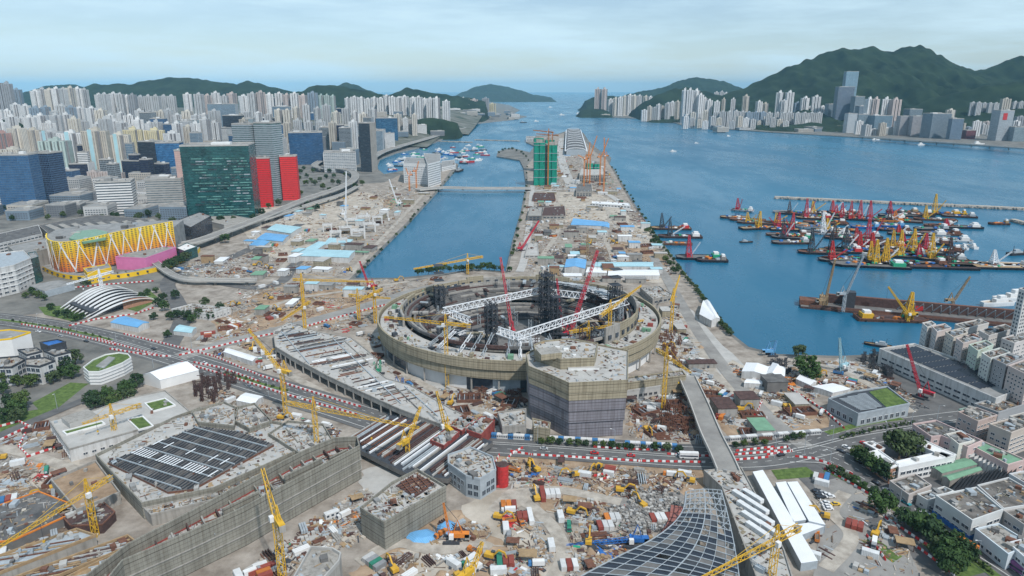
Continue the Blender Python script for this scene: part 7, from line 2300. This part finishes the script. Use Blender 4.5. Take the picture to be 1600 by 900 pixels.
def container_proto(L, cabin=False):
    b_ = MB(); b_.box((0, 0, 0.1), (L, 2.44, 2.5), 'tint_plain')
    n = int(L / 0.6)
    for k in range(n):
        for s in (-1, 1):
            b_.box((-L / 2 + 0.3 + k * (L - 0.6) / max(1, n - 1), s * 1.25, 0.25), (0.25, 0.08, 2.2), 'tint_plain')
    parts = [('body', b_.mesh('body'), [], None)]
    d_ = MB(); d_.box((L / 2 + 0.04, 0, 0.2), (0.08, 2.2, 2.25), 'tint_plain'); parts.append(('door', d_.mesh('door'), [], None))
    if cabin:
        for k in range(3):
            w_ = MB(); w_.box((-L / 3 + k * L / 3, -1.32, 1.1), (1.1, 0.1, 0.9), 'pane'); parts.append(('window', w_.mesh('window'), [], None))
    return ('site_cabin' if cabin else 'shipping_container', parts)
CAR, TIP, MIX, BOX, EXC = car_proto(), truck_proto('tipper'), truck_proto('mixer'), truck_proto('box'), excavator_proto()
CON, CON2, CAB = container_proto(6.1), container_proto(12.2), container_proto(6.1, True)
CARC = {'white': (0.75, 0.75, 0.75), 'black': (0.03, 0.03, 0.035), 'silver': (0.4, 0.41, 0.42), 'red': (0.5, 0.03, 0.03), 'teal': (0.05, 0.3, 0.35), 'yellow': (0.7, 0.45, 0.05)}
def heading(line, px, py):
    pts = smooth(Pl(ROAD_LINES[line]), 8)
    p = P(px, py)
    k = min(range(len(pts) - 1), key=lambda i: (pts[i] - p).length)
    d = pts[k + 1] - pts[k]
    return math.atan2(d.y, d.x)
Z0 = LEVEL[0] + 0.01
CARS = [('street', [(1341, 722, 'black'), (1369, 756, 'black'), (1416, 787, 'teal'), (1440, 805, 'white'), (1447, 803, 'white'), (1497, 836, 'black'), (1314, 706, 'black'), (1322, 700, 'white'), (1350, 694, 'red'), (1386, 768, 'silver'), (1432, 782, 'white'), (1446, 790, 'white'), (1456, 797, 'silver'), (1545, 862, 'silver'), (1565, 880, 'white')], 'on the street past the school'),
        ('main', [(929, 709, 'red'), (986, 713, 'red'), (1062, 712, 'white'), (60, 519, 'white'), (95, 526, 'silver'), (135, 534, 'black'), (180, 545, 'silver'), (320, 568, 'white'), (390, 605, 'silver'), (470, 624, 'white'), (240, 546, 'black'), (850, 702, 'silver'), (1220, 712, 'black')], 'on the main road through the site')]
for line, lst, row in CARS:
    for x, y, cn in lst:
        o = inst(CAR, P(x, y, Z0), heading(line, x, y), 1.15, CARC[cn], None, 'car', 'cars ' + row)
        in_row(row, o, cn, 'car')
for x, y, cn in ((1276, 768, 'black'), (1280, 773, 'black'), (1282, 778, 'black'), (1291, 774, 'white'), (1297, 777, 'white'), (1290, 787, 'white'), (1292, 792, 'white'), (1294, 796, 'white'), (1305, 789, 'yellow'), (1284, 771, 'silver')):
    o = inst(CAR, P(x, y, Z0), 0.1, 1.15, CARC[cn], None, 'car', 'cars in the shed car park')
    in_row('in the car park behind the white sheds', o, cn, 'car')
bus = MB(); bus.box((0, 0, 0.5), (11, 2.5, 3.6), 'tint_plain')
bw = MB(); bw.box((0, 0, 1.6), (10.4, 2.6, 0.9), 'pane')
BUS = ('bus', [('body', bus.mesh('body'), [], None), ('windows', bw.mesh('windows'), [], None)] + wheels(0.5, 0.4, ((-3.5, -1.1), (3.5, -1.1), (-3.5, 1.1), (3.5, 1.1))))
inst(BUS, P(1076, 716, Z0), heading('main', 1076, 716), 1, (0.75, 0.75, 0.74), 'white coach on the main road beside the footbridge', 'bus')
inst(BUS, P(1508, 855, Z0), heading('street', 1508, 855), 1, (0.7, 0.22, 0.05), 'orange bus at the kerb of the street', 'bus')
inst(BUS, P(1590, 893, Z0), heading('street', 1590, 893), 1, (0.25, 0.1, 0.25), 'purple bus at the lower right corner', 'bus')
# --- free-spot test against buildings and carriageways
ROADPTS = [(p, 4.5) for t_ in TRACKS for p in smooth(Pl(t_), 10)] + [(p, w) for k, w in (('main', 17), ('street', 14), ('haul', 9), ('shore', 6)) for p in smooth(Pl(ROAD_LINES[k]), 12)]
FB = [(min(p[0] for p in f), max(p[0] for p in f), min(p[1] for p in f), max(p[1] for p in f), f) for f in FOOT]
LANDP = ccw([(p[0], p[1]) for p in land])
def free(p, road=True):
    x, y = p.x, p.y
    for x0, x1, y0, y1, f in FB:
        if x0 <= x <= x1 and y0 <= y <= y1 and inside((x, y), f):
            return False
    if road:
        for q, w in ROADPTS:
            if abs(q.x - x) < w and abs(q.y - y) < w:
                return False
    return inside((x, y), LANDP)
ZONES = {
 'the dirt yard by the orange crawler crane': [(590, 875), (640, 842), (720, 806), (775, 830), (785, 880), (720, 905), (590, 905)],
 'the yard before the curved steel roof': [(780, 772), (860, 765), (1000, 775), (1060, 790), (1040, 825), (990, 850), (900, 900), (770, 905), (800, 850), (770, 800)],
 'the alley beside the long netted block': [(570, 760), (600, 800), (600, 830), (540, 850), (440, 905), (370, 905), (470, 830)],
 'the pit right of the netted block': [(980, 612), (1060, 600), (1108, 690), (985, 690)],
 'the shore yard below the stadium': [(1040, 480), (1070, 480), (1130, 560), (1200, 600), (1290, 650), (1250, 690), (1160, 690), (1110, 640), (1070, 580), (1030, 540)],
 'the runway plots behind the stadium': [(826, 300), (985, 310), (1030, 378), (1050, 430), (1000, 442), (830, 440), (815, 400)],
 'the channel side works': [(400, 350), (540, 305), (640, 285), (668, 300), (590, 385), (540, 432), (420, 430), (380, 395)],
 'the excavation before the channel': [(380, 445), (560, 440), (700, 432), (660, 470), (600, 500), (540, 520), (440, 505), (360, 530), (330, 500)],
 'the stadium forecourt': [(560, 520), (600, 530), (650, 590), (700, 605), (820, 625), (815, 680), (770, 685), (650, 610), (590, 570)],
 'the lower left works': [(0, 690), (70, 665), (110, 720), (150, 725), (110, 760), (160, 830), (100, 870), (0, 900)],
 'the road works strip': [(790, 712), (1090, 728), (1085, 765), (960, 775), (800, 762), (775, 740)],
 'the steel yard below the dock': [(1210, 570), (1300, 565), (1360, 565), (1430, 625), (1480, 655), (1430, 650), (1380, 605), (1290, 610), (1240, 640)],
 'the far runway plots': [(838, 240), (880, 216), (905, 222), (948, 262), (975, 306), (830, 296)],
 'the yard by the yellow mall': [(270, 425), (320, 400), (400, 390), (430, 430), (380, 440), (320, 435)],
 'the dusty yard at the bottom right': [(1290, 740), (1330, 745), (1420, 800), (1400, 830), (1440, 900), (1290, 900), (1250, 850)],
 'the huts by the crossroads': [(300, 530), (360, 520), (430, 560), (500, 620), (420, 600), (330, 560)],
 'the ground behind the gridded hall': [(330, 600), (420, 625), (540, 665), (520, 690), (440, 660), (380, 650), (320, 640)],
}
def spots(zone, n, gap, rng, road=True):
    poly = ZONES[zone]
    x0, x1 = min(p[0] for p in poly), max(p[0] for p in poly)
    y0, y1 = min(p[1] for p in poly), max(p[1] for p in poly)
    out = []
    for _ in range(n * 25):
        if len(out) >= n:
            break
        x, y = rng.uniform(x0, x1), rng.uniform(y0, y1)
        if inside((x, y), poly):
            p = P(x, y, 0.12)
            if all((p - q).length > gap for q in out) and free(p, road):
                out.append(p)
    return out
rng = random.Random(99)
CC = {'rust-red': (0.30, 0.07, 0.05), 'white': (0.68, 0.68, 0.67), 'blue': (0.06, 0.2, 0.42), 'green': (0.04, 0.24, 0.16), 'grey': (0.3, 0.31, 0.32), 'orange': (0.6, 0.2, 0.04)}
# heaps of material: prototypes of stacks, each a thing
def stack_proto(kind, seed):
    r = random.Random(seed)
    parts = []
    if kind == 'girder_stack':
        for k in range(7):
            mb = MB(); mb.box((r.uniform(-0.5, 0.5), -2 + (k % 4) * 1.3, 0.1 + (k // 4) * 0.8), (10, 0.5, 0.7), ['rust', 'rust_dark', 'steel_grey'][seed % 3]); parts.append(('girder', mb.mesh('girder'), [], None))
    elif kind == 'pipe_stack':
        for k in range(6):
            mb = MB(); mb.bar((-4, -1.5 + (k % 3) * 1.2, 0.6 + (k // 3) * 1.0), (4, -1.5 + (k % 3) * 1.2, 0.6 + (k // 3) * 1.0), 1.0, ['steel_grey', 'white', 'concrete'][seed % 3]); parts.append(('pipe', mb.mesh('pipe'), [], None))
    elif kind == 'pallet_stack':
        for k in range(6):
            mb = MB(); mb.box((-3 + (k % 3) * 2.6, -1.2 + (k // 3) * 2.4, 0.1), (2.2, 2.0, r.uniform(0.8, 2.4)), r.choice(['wood', 'steel_grey', 'rust', 'concrete_pale', 'concrete', 'rust_dark'])); parts.append(('pallet', mb.mesh('pallet'), [], None))
    elif kind == 'formwork_frame':
        for x in (-4, 4):
            for y in (-2.5, 2.5):
                mb = MB(); mb.box((x, y, 0), (0.4, 0.4, 4), 'rust_dark'); parts.append(('post', mb.mesh('post'), [], None))
        mb = MB(); mb.box((0, 0, 4), (9, 6, 0.5), ['rust', 'wood', 'rust_dark'][seed % 3]); parts.append(('formwork_board', mb.mesh('formwork_board'), [], None))
    else:
        mb = MB()
        n = 9
        for i in range(n):
            a = 6.283 * i / n
        ring_ = [(3.2 * math.cos(6.283 * i / n) * r.uniform(0.8, 1.2), 2.6 * math.sin(6.283 * i / n) * r.uniform(0.8, 1.2)) for i in range(n)]
        mb.prism([(x * 0.25, y * 0.25) for x, y in ring_], 0, 2.0, 'dirt', base=ring_); parts.append(('heap', mb.mesh('heap'), [], None))
    return (kind, parts)
ST = {k: [stack_proto(k, s) for s in range(3)] for k in ('girder_stack', 'pipe_stack', 'pallet_stack', 'formwork_frame', 'soil_heap')}
DESC = {'girder_stack': 'stack of steel girders', 'pipe_stack': 'stack of pipes', 'pallet_stack': 'group of loaded pallets', 'formwork_frame': 'formwork table on posts', 'soil_heap': 'soil heap'}
WCOL = [('white', 'white_streak', 'white_corr'), ('grey', 'concrete', 'roof_grey'), ('rust-roofed', 'concrete', 'rust_dark'), ('pale blue roofed', 'white_streak', 'cyan_roof'), ('dark', 'concrete_dark', 'roof_dark'), ('tan', 'net_tan', 'concrete_pale'), ('blue-roofed', 'white_streak', 'blue_roof'), ('green-roofed', 'concrete', 'green_roof'), ('orange-roofed', 'wood', 'rust')]
for zone, n in (('the runway plots behind the stadium', 52), ('the channel side works', 40), ('the far runway plots', 46), ('the excavation before the channel', 7), ('the shore yard below the stadium', 8), ('the yard by the yellow mall', 5)):
    br = rng.uniform(-0.2, 0.2)
    for p in spots(zone, n, 15, rng):
        an, wm, rm = rng.choice(WCOL)
        w, d, h = rng.uniform(9, 24), rng.uniform(7, 14), rng.uniform(3, 9)
        o = empty('site_building', (p.x, p.y, 0.1), br + rng.choice([0, 1.57])); o['category'] = 'site building'; o['group'] = 'site buildings in ' + zone
        mb = MB(); mb.prism(rect(0, 0, w, d), 0, h, wm, rm); mb.build('wall', o)
        mb = MB(); mb.box((0, 0, h), (w + 0.8, d + 0.8, 0.35), rm); mb.build('roof', o)
        mb = MB(); mb.box((w * 0.2, -d / 2 - 0.06, 0), (1.6, 0.15, 2.4), 'pane'); mb.build('door', o)
        in_row('in ' + zone, o, an, 'site building')
        FB.append((p.x - w / 2, p.x + w / 2, p.y - w / 2, p.y + w / 2, rect(p.x, p.y, w, d, o.rotation_euler[2])))
for zone, n in (('the runway plots behind the stadium', 9), ('the channel side works', 7), ('the far runway plots', 5), ('the excavation before the channel', 8), ('the pit right of the netted block', 4), ('the stadium forecourt', 5), ('the shore yard below the stadium', 4), ('the lower left works', 3)):
    for p in spots(zone, n, 20, rng):
        w, d = rng.uniform(9, 20), rng.uniform(7, 13)
        o = empty('foundation_pit', (p.x, p.y, 0.1), rng.uniform(-0.3, 0.5)); o['category'] = 'foundation'; o['group'] = 'foundations in ' + zone
        mb = MB(); mb.ring(rect(0, 0, w, d), 0.6, 0, 2.4, 'rust'); mb.build('formwork_wall', o)
        mb = MB(); mb.box((0, 0, 0), (w - 1.4, d - 1.4, 0.2), 'rust_dark'); mb.build('pit_floor', o)
        for q_ in range(5):
            mb = MB(); mb.box((-w / 2 + w * (q_ + 0.5) / 5, 0, 1.2), (0.5, d - 1.4, 0.5), rng.choice(['rust', 'rust_dark', 'steel_grey'])); mb.build('strut', o)
        in_row('in ' + zone, o, 'rust-brown', 'foundation pit')
        FB.append((p.x - w / 2, p.x + w / 2, p.y - w / 2, p.y + w / 2, rect(p.x, p.y, w, d, o.rotation_euler[2])))
PLAN = {  # zone: containers, cabins, trucks, excavators, stacks
 'the dirt yard by the orange crawler crane': (7, 2, 4, 3, 14),
 'the yard before the curved steel roof': (26, 4, 12, 5, 26), 'the alley beside the long netted block': (4, 2, 3, 0, 22), 'the pit right of the netted block': (4, 0, 2, 1, 24),
 'the shore yard below the stadium': (14, 8, 16, 3, 26), 'the runway plots behind the stadium': (12, 10, 12, 5, 34), 'the channel side works': (10, 10, 8, 3, 26), 'the excavation before the channel': (8, 3, 8, 5, 26),
 'the stadium forecourt': (5, 2, 6, 2, 26), 'the lower left works': (8, 2, 3, 3, 16), 'the road works strip': (3, 2, 3, 6, 18), 'the steel yard below the dock': (8, 3, 4, 1, 22), 'the far runway plots': (4, 6, 2, 1, 12),
 'the yard by the yellow mall': (6, 2, 4, 2, 14), 'the dusty yard at the bottom right': (6, 3, 4, 2, 6), 'the huts by the crossroads': (8, 5, 4, 2, 10), 'the ground behind the gridded hall': (5, 4, 3, 1, 12)}
for zone, (nc, ncab, nt, ne, ns) in PLAN.items():
    sp = spots(zone, nc + ncab + nt + ne + ns, 5.5, rng)
    rng.shuffle(sp)
    base_rot = rng.uniform(0, 3.1)
    i = 0
    def take(n):
        global i
        s_ = sp[i:i + n]
        i += n
        return s_
    lots = take(max(1, nc // 3))
    for q_ in range(nc):          # containers stand side by side in short ranks
        p = lots[q_ % len(lots)] + Vector((-math.sin(base_rot), math.cos(base_rot), 0)) * (2.75 * (q_ // len(lots)))
        cn = rng.choice(['rust-red', 'rust-red', 'white', 'white', 'white', 'grey', 'blue', 'green', 'orange'])
        f_ = rng.uniform(0.75, 1.05)
        o = inst(rng.choice([CON, CON, CON, CON2]), p, base_rot + rng.uniform(-0.03, 0.03), 1, tuple(v * f_ for v in CC[cn]), None, 'container', 'containers in ' + zone)
        in_row('in ' + zone, o, cn, 'container')
    for p in take(ncab):
        o = inst(CAB, p, base_rot + rng.choice([0, 1.57]), 1.2, (0.66, 0.67, 0.67), None, 'cabin', 'cabins in ' + zone)
        in_row('in ' + zone, o, 'white', 'site cabin')
    for p in take((nt + 1) // 2):
        cn = rng.choice(['orange', 'white', 'white', 'grey', 'grey', 'blue', 'green'])
        o = inst(rng.choice([TIP, MIX, BOX]), p, base_rot + rng.choice([0, 1.57, 3.14]) + rng.uniform(-0.2, 0.2), 0.9, CC[cn], None, 'truck', 'trucks in ' + zone)
        in_row('in ' + zone, o, cn, 'truck')
    for p in take(ne):
        o = inst(EXC, p, rng.uniform(0, 6.28), 1.15, (0.62, 0.36, 0.04), None, 'excavator', 'excavators in ' + zone)
        in_row('in ' + zone, o, 'yellow', 'excavator')
    for p in take(ns):
        k = rng.choice(['girder_stack', 'girder_stack', 'pipe_stack', 'pallet_stack', 'pallet_stack', 'formwork_frame', 'soil_heap'])
        o = inst(rng.choice(ST[k]), p, base_rot + rng.choice([0, 1.57]) + rng.uniform(-0.25, 0.25), rng.uniform(0.55, 1.0), None, None, 'material stack', 'material in ' + zone)
        in_row('in ' + zone, o, '', DESC[k])
# long blue and white rows of site cabins along the main road
for (xa, ya), (xb, yb), n, cols in (((772, 684), (965, 695), 22, ('white', 'blue')), ((980, 697), (1062, 702), 10, ('white', 'blue')), ((1135, 690), (1285, 678), 18, ('white', 'grey'))):
    A, B = P(xa, ya), P(xb, yb)
    d = B - A
    for k in range(n):
        cn = cols[0] if k % 3 else cols[1]
        o = inst(CAB, A + d * (k / n), math.atan2(d.y, d.x), (min(1.15, d.length / n / 6.3), 1.1, 1.25), CC[cn], None, 'cabin', 'cabins lined along the main road')
        in_row('in the row along the main road', o, cn, 'site cabin')
for k in range(8):
    p = P(1160 + k % 4 * 7.5, 780 + k % 4 * 17, 8.0) + Vector((5.5 * (k // 4), 1 * (k // 4), 0.05))
    o = inst(CON2, p, -1.05, (1, 1.1, 0.9), (0.7, 0.71, 0.71), None, 'container', 'white containers on the platform')
    in_row('on the concrete platform', o, 'white', 'container')

# ================================================================== litter of the site: small uncountable material, one object for each zone
PAL = ['white', 'concrete_pale', 'rust', 'rust_dark', 'steel_grey', 'steel_dark', 'wood', 'blue', 'red', 'orange', 'green', 'concrete', 'steel_white', 'dirt_dark', 'dirt', 'rubble', 'sand']
WTS = [2.5, 13, 9, 9, 8, 5, 10, 0.8, 1.0, 0.8, 0.5, 13, 1.5, 9, 13, 9, 16]
LIT = {'the dirt yard by the orange crawler crane': 420, 'the yard before the curved steel roof': 1500, 'the alley beside the long netted block': 1000, 'the pit right of the netted block': 900, 'the shore yard below the stadium': 1500, 'the runway plots behind the stadium': 2600, 'the channel side works': 2300,
       'the excavation before the channel': 1900, 'the stadium forecourt': 1100, 'the lower left works': 900, 'the road works strip': 1200, 'the steel yard below the dock': 1000, 'the far runway plots': 2000, 'the yard by the yellow mall': 900, 'the dusty yard at the bottom right': 350, 'the huts by the crossroads': 700, 'the ground behind the gridded hall': 700}
for zone, n in LIT.items():
    n = int(n * 1.8)
    mb = MB()
    poly = ZONES[zone]
    x0, x1 = min(p[0] for p in poly), max(p[0] for p in poly)
    y0, y1 = min(p[1] for p in poly), max(p[1] for p in poly)
    got = 0
    hot = [(rng.uniform(x0, x1), rng.uniform(y0, y1), rng.uniform(0, 3.14), rng.choices(PAL, WTS)[0], rng.choice([0.7, 1.0, 1.5])) for _ in range(max(16, n // 28))]
    tries = 0
    while got < n and tries < n * 12:
        tries += 1
        mm = rng.choices(PAL, WTS)[0]
        rot = rng.uniform(0, 3.14)
        k = 1.0
        if rng.random() < 0.82:          # laid out in small orderly lots
            hx, hy, hr, hm_, hs_ = rng.choice(hot)
            x, y = rng.gauss(hx, 9), rng.gauss(hy, 3.6)
            rot = hr + rng.choice([0, 0, 0, 1.57]) + rng.uniform(-0.12, 0.12)
            k = hs_
            if rng.random() < 0.62:
                mm = hm_
        else:
            x, y = rng.uniform(x0, x1), rng.uniform(y0, y1)
        if not inside((x, y), poly):
            continue
        p = P(x, y, 0.08)
        if not free(p):
            continue
        s = rng.choice([0.4, 0.6, 0.9, 1.2, 1.7]) * k * (1 + 0.35 * max(0, mpp(p) - 0.5))
        if rng.random() < 0.55:
            mb.box(p, (s * 3.2, s * 0.35, rng.uniform(0.15, 0.6)), mm, rot)
        else:
            mb.box(p, (s * 1.3, s * rng.uniform(0.5, 1.0), s * rng.uniform(0.15, 0.5)), mm, rot)
        got += 1
    o = mb.build('site_debris')
    tag(o, 'litter of boards, bars and small material over ' + zone, 'debris', kind='stuff')
for k, (x, y, w_, d_) in enumerate(((660, 838, 9, 6), (698, 826, 5, 8))):      # sheeted spoil
    p = P(x, y, 0.1)
    ring_ = [(w_ * math.cos(0.7 * i) * rng.uniform(0.85, 1.1), d_ * math.sin(0.7 * i) * rng.uniform(0.85, 1.1)) for i in range(9)]
    mb = MB(); mb.prism([(a * 0.55, b2 * 0.55) for a, b2 in ring_], 0, 1.6, 'blue_roof', base=ring_)
    o = mb.build('tarpaulin'); o.location = p
    tag(o, ('light blue tarpaulin over spoil left of the orange crawler crane', 'light blue tarpaulin strip beside the orange crawler crane')[k], 'tarpaulin')
# rubble of the demolition heap
mb = MB()
for _ in range(1600):
    x, y = rng.gauss(1010, 26), rng.gauss(800, 14)
    p = P(x, y, 0.1)
    if free(p):
        s = rng.uniform(0.4, 1.6)
        mb.box(p, (s, s, s * rng.uniform(0.5, 1.4)), rng.choice(['rubble', 'concrete', 'concrete_dark', 'concrete_pale']), rng.uniform(0, 3))
tag(mb.build('demolition_rubble'), 'grey broken concrete rubble beside the curved steel roof', 'rubble', kind='stuff')
# rusty steel scaffold thicket behind the campus building and dark trestles by the dock
def thicket(label, px, n, h, m, name='scaffold_thicket'):
    W = [P(x, y) for x, y in px]
    c = centroid(W)
    o = empty(name, (c.x, c.y, 0), 0, label, 'scaffold')
    pl = [(p.x - c.x, p.y - c.y) for p in W]
    k = 0
    xs = [p[0] for p in pl]; ys = [p[1] for p in pl]
    while k < n:
        x, y = rng.uniform(min(xs), max(xs)), rng.uniform(min(ys), max(ys))
        if inside((x, y), pl):
            mb = MB(); hh = h * rng.uniform(0.5, 1.1)
            mb.lattice((x, y, 0), (x + rng.uniform(-1, 1), y, hh), 1.4, m, bay=2, chord=0.3, brace=0.2); mb.bar((x, y, hh * 0.8), (x + rng.uniform(-6, 6), y + rng.uniform(-4, 4), hh * 0.8), 0.4, m)
            mb.build('frame_bay', o); k += 1
thicket('thicket of rusty steel frames right of the campus building', [(285, 620), (330, 588), (372, 600), (345, 622), (318, 640)], 42, 9, 'rust_dark')
thicket('dark steel trestles stacked on the quay by the dock', [(1342, 560), (1368, 553), (1398, 590), (1378, 592), (1345, 570)], 34, 7, 'steel_dark')
thicket('black steel frames beside the white shore sheds', [(1204, 570), (1225, 562), (1240, 585), (1222, 592)], 16, 7, 'steel_dark')
thicket('rust-red scaffold mass on the right flank of the stadium', [(1028, 525), (1050, 520), (1075, 560), (1062, 580), (1034, 555)], 34, 7, 'rust')
thicket('rusty rebar cage mass in the pit by the netted block', [(1030, 640), (1070, 640), (1078, 680), (1036, 682)], 30, 7, 'rust')
thicket('rusty staging before the front wall of the stadium', [(720, 612), (800, 606), (820, 622), (740, 630)], 26, 4, 'rust')

# ================================================================== water-filled barriers lining the roads
LINES_B = [([(35, 508), (100, 520), (180, 540)], 0), ([(160, 528), (230, 548), (262, 556)], -4), ([(190, 525), (260, 542), (330, 560), (400, 590), (500, 622), (560, 640)], 3), ([(285, 568), (360, 590), (440, 616), (560, 650)], 0), ([(282, 556), (330, 545), (400, 528), (450, 518)], 0), ([(300, 570), (340, 578), (400, 600)], 3),
           ([(170, 548), (220, 556), (265, 560)], 2), ([(0, 668), (30, 660), (46, 668), (20, 680), (0, 690)], 0), ([(40, 680), (30, 700), (45, 715), (90, 700)], 0), ([(930, 700), (1000, 704), (1045, 705)], 0), ([(1045, 711), (1080, 714), (1115, 714)], 0), ([(1150, 712), (1220, 706)], 0), ([(1152, 706), (1210, 700)], 0), ([(1152, 720), (1200, 716)], 0), ([(800, 707), (830, 712), (900, 716), (1000, 722), (1100, 724)], 0), ([(815, 702), (800, 710), (790, 722)], 0),
           ([(1200, 704), (1230, 700), (1236, 706), (1200, 712)], 0), ([(1245, 715), (1270, 718), (1300, 728), (1330, 742)], 0), ([(1290, 735), (1320, 752), (1360, 775)], 0), ([(1220, 600), (1260, 625), (1290, 645), (1320, 672)], 0), ([(1280, 600), (1310, 635)], 0), ([(1410, 842), (1440, 862), (1475, 888), (1490, 900)], 0), ([(1385, 812), (1420, 835), (1450, 855)], 0), ([(1355, 840), (1375, 865), (1382, 875)], 0), ([(1110, 625), (1130, 640), (1120, 655)], 0), ([(1155, 640), (1190, 630), (1180, 650), (1200, 655)], 0),
           ([(450, 520), (500, 505), (560, 488), (640, 468)], 0), ([(100, 452), (160, 446), (240, 440)], 0), ([(110, 510), (150, 500), (210, 492), (240, 482)], 0), ([(760, 735), (775, 722), (780, 712)], 0), ([(700, 755), (740, 768), (780, 762)], 0), ([(930, 745), (945, 742), (950, 748), (936, 752)], 0)]
BPTS = []
BN = {7: 'in the loop at the left edge', 8: 'round the lower left works', 9: 'before the roadside cabins', 10: 'left of the footbridge', 11: 'in the middle row right of the footbridge', 12: 'in the upper row right of the footbridge', 13: 'in the lower row right of the footbridge', 14: 'in the long row below the main road', 15: 'at the bend by the red cylinder tower', 16: 'in the small loop by the junction', 17: 'curving round the junction', 18: 'beside the street hedge', 19: 'along the shore yard road', 20: 'left of the depot', 21: 'beside the street trees, lower row', 22: 'beside the street trees, upper row', 23: 'by the grass mound in the dusty yard', 29: 'beside the round-ended block', 30: 'before the rust-roofed netted block', 31: 'in the ring on the road works'}
for bi_, (pp, off) in enumerate(LINES_B):
    pts = Pl(pp)
    k = 0
    for a, c in zip(pts, pts[1:]):
        d = c - a
        l = d.length
        rot = math.atan2(d.y, d.x)
        d.normalize()
        n = Vector((-d.y, d.x, 0))
        s = 0.0
        while s < l:
            BPTS.append((a + d * s + n * off, rot, k % 2, bi_))
            k += 1
            s += 2.3
BPTS.sort(key=lambda t: t[0].length)
bm = []
for m_ in ('red', 'white'):
    mb = MB(); mb.hexa([(-1, -0.35, 0), (1, -0.35, 0), (1, 0.35, 0), (-1, 0.35, 0), (-0.95, -0.14, 1.15), (0.95, -0.14, 1.15), (0.95, 0.14, 1.15), (-0.95, 0.14, 1.15)], m_); bm.append(mb.mesh('barrier'))
for i, (p, rot, k, bi_) in enumerate(BPTS[:300]):
    o = link('road_barrier', bm[k]); o.location = (p.x, p.y, Z0); o.rotation_euler = (0, 0, rot)
    tag(o, ('red', 'white')[k] + ' plastic water barrier ' + BN.get(bi_, 'along the nearer main road'), 'barrier', ('red', 'white')[k] + ' plastic water barriers ' + BN.get(bi_, 'along the nearer main road'))
mb = MB()
for p, rot, k, bi_ in BPTS[300:]:
    mb.box((p.x, p.y, Z0), (2.2, 0.7, 1.2), ('red', 'white')[k], rot)
tag(mb.build('road_barriers'), 'farther rows of red and white water barriers', 'barriers', kind='stuff')
# ================================================================== street lamps
pm = MB(); pm.cyl((0, 0, 0), 0.16, 11, 'steel_grey', 6, 0.09)
am = MB(); am.bar((0, 0, 10.9), (2.2, 0, 11.4), 0.12, 'steel_grey')
hm = MB(); hm.box((2.4, 0, 11.25), (0.9, 0.35, 0.2), 'white')
LAMP = ('street_lamp', [('pole', pm.mesh('pole'), [], None), ('arm', am.mesh('arm'), [], None), ('lamp_head', hm.mesh('lamp_head'), [], None)])
for row, pts in (('along the car street', [(1300, 692), (1295, 735), (1404, 796), (1526, 880), (1382, 690), (1422, 672), (1463, 660)]), ('along the main road', [(90, 640), (160, 600), (183, 540), (240, 575), (420, 620), (300, 545), (840, 694), (960, 700), (1210, 716), (1256, 712), (60, 512), (120, 525)]), ('on the channel bridge', [(x, 293) for x in range(690, 815, 13)])):
    for x, y in pts:
        o = inst(LAMP, P(x, y, 5.2 if 'bridge' in row else 0.05), random.uniform(0, 6), 1.3 if 'bridge' in row else 1.1, None, None, 'street lamp', 'street lamps ' + row)
        in_row(row, o, 'grey', 'street lamp')
# ================================================================== haze over harbour and hills
def haze_box():
    mb = MB()
    mb.hexa([(-65000, -1200, -12), (65000, -1200, -12), (65000, 65000, -12), (-65000, 65000, -12), (-65000, -1200, 760), (65000, -1200, 760), (65000, 65000, 760), (-65000, 65000, 760)], 'white')
    me = mb.mesh('haze')
    m = bpy.data.materials.new('haze'); m.use_nodes = True
    nt = m.node_tree
    for n in list(nt.nodes):
        if n.type != 'OUTPUT_MATERIAL':
            nt.nodes.remove(n)
    v = nt.nodes.new('ShaderNodeVolumePrincipled')
    v.inputs['Color'].default_value = (0.36, 0.73, 1.0, 1)
    v.inputs['Density'].default_value = 0.000026
    v.inputs['Anisotropy'].default_value = -0.4
    nt.links.new(v.outputs['Volume'], [n for n in nt.nodes if n.type == 'OUTPUT_MATERIAL'][0].inputs['Volume'])
    me.materials.clear(); me.materials.append(m)
    o = link('haze', me)
    tag(o, 'pale blue haze lying over the harbour and hills', 'haze', kind='stuff')
haze_box()

finish_rows()
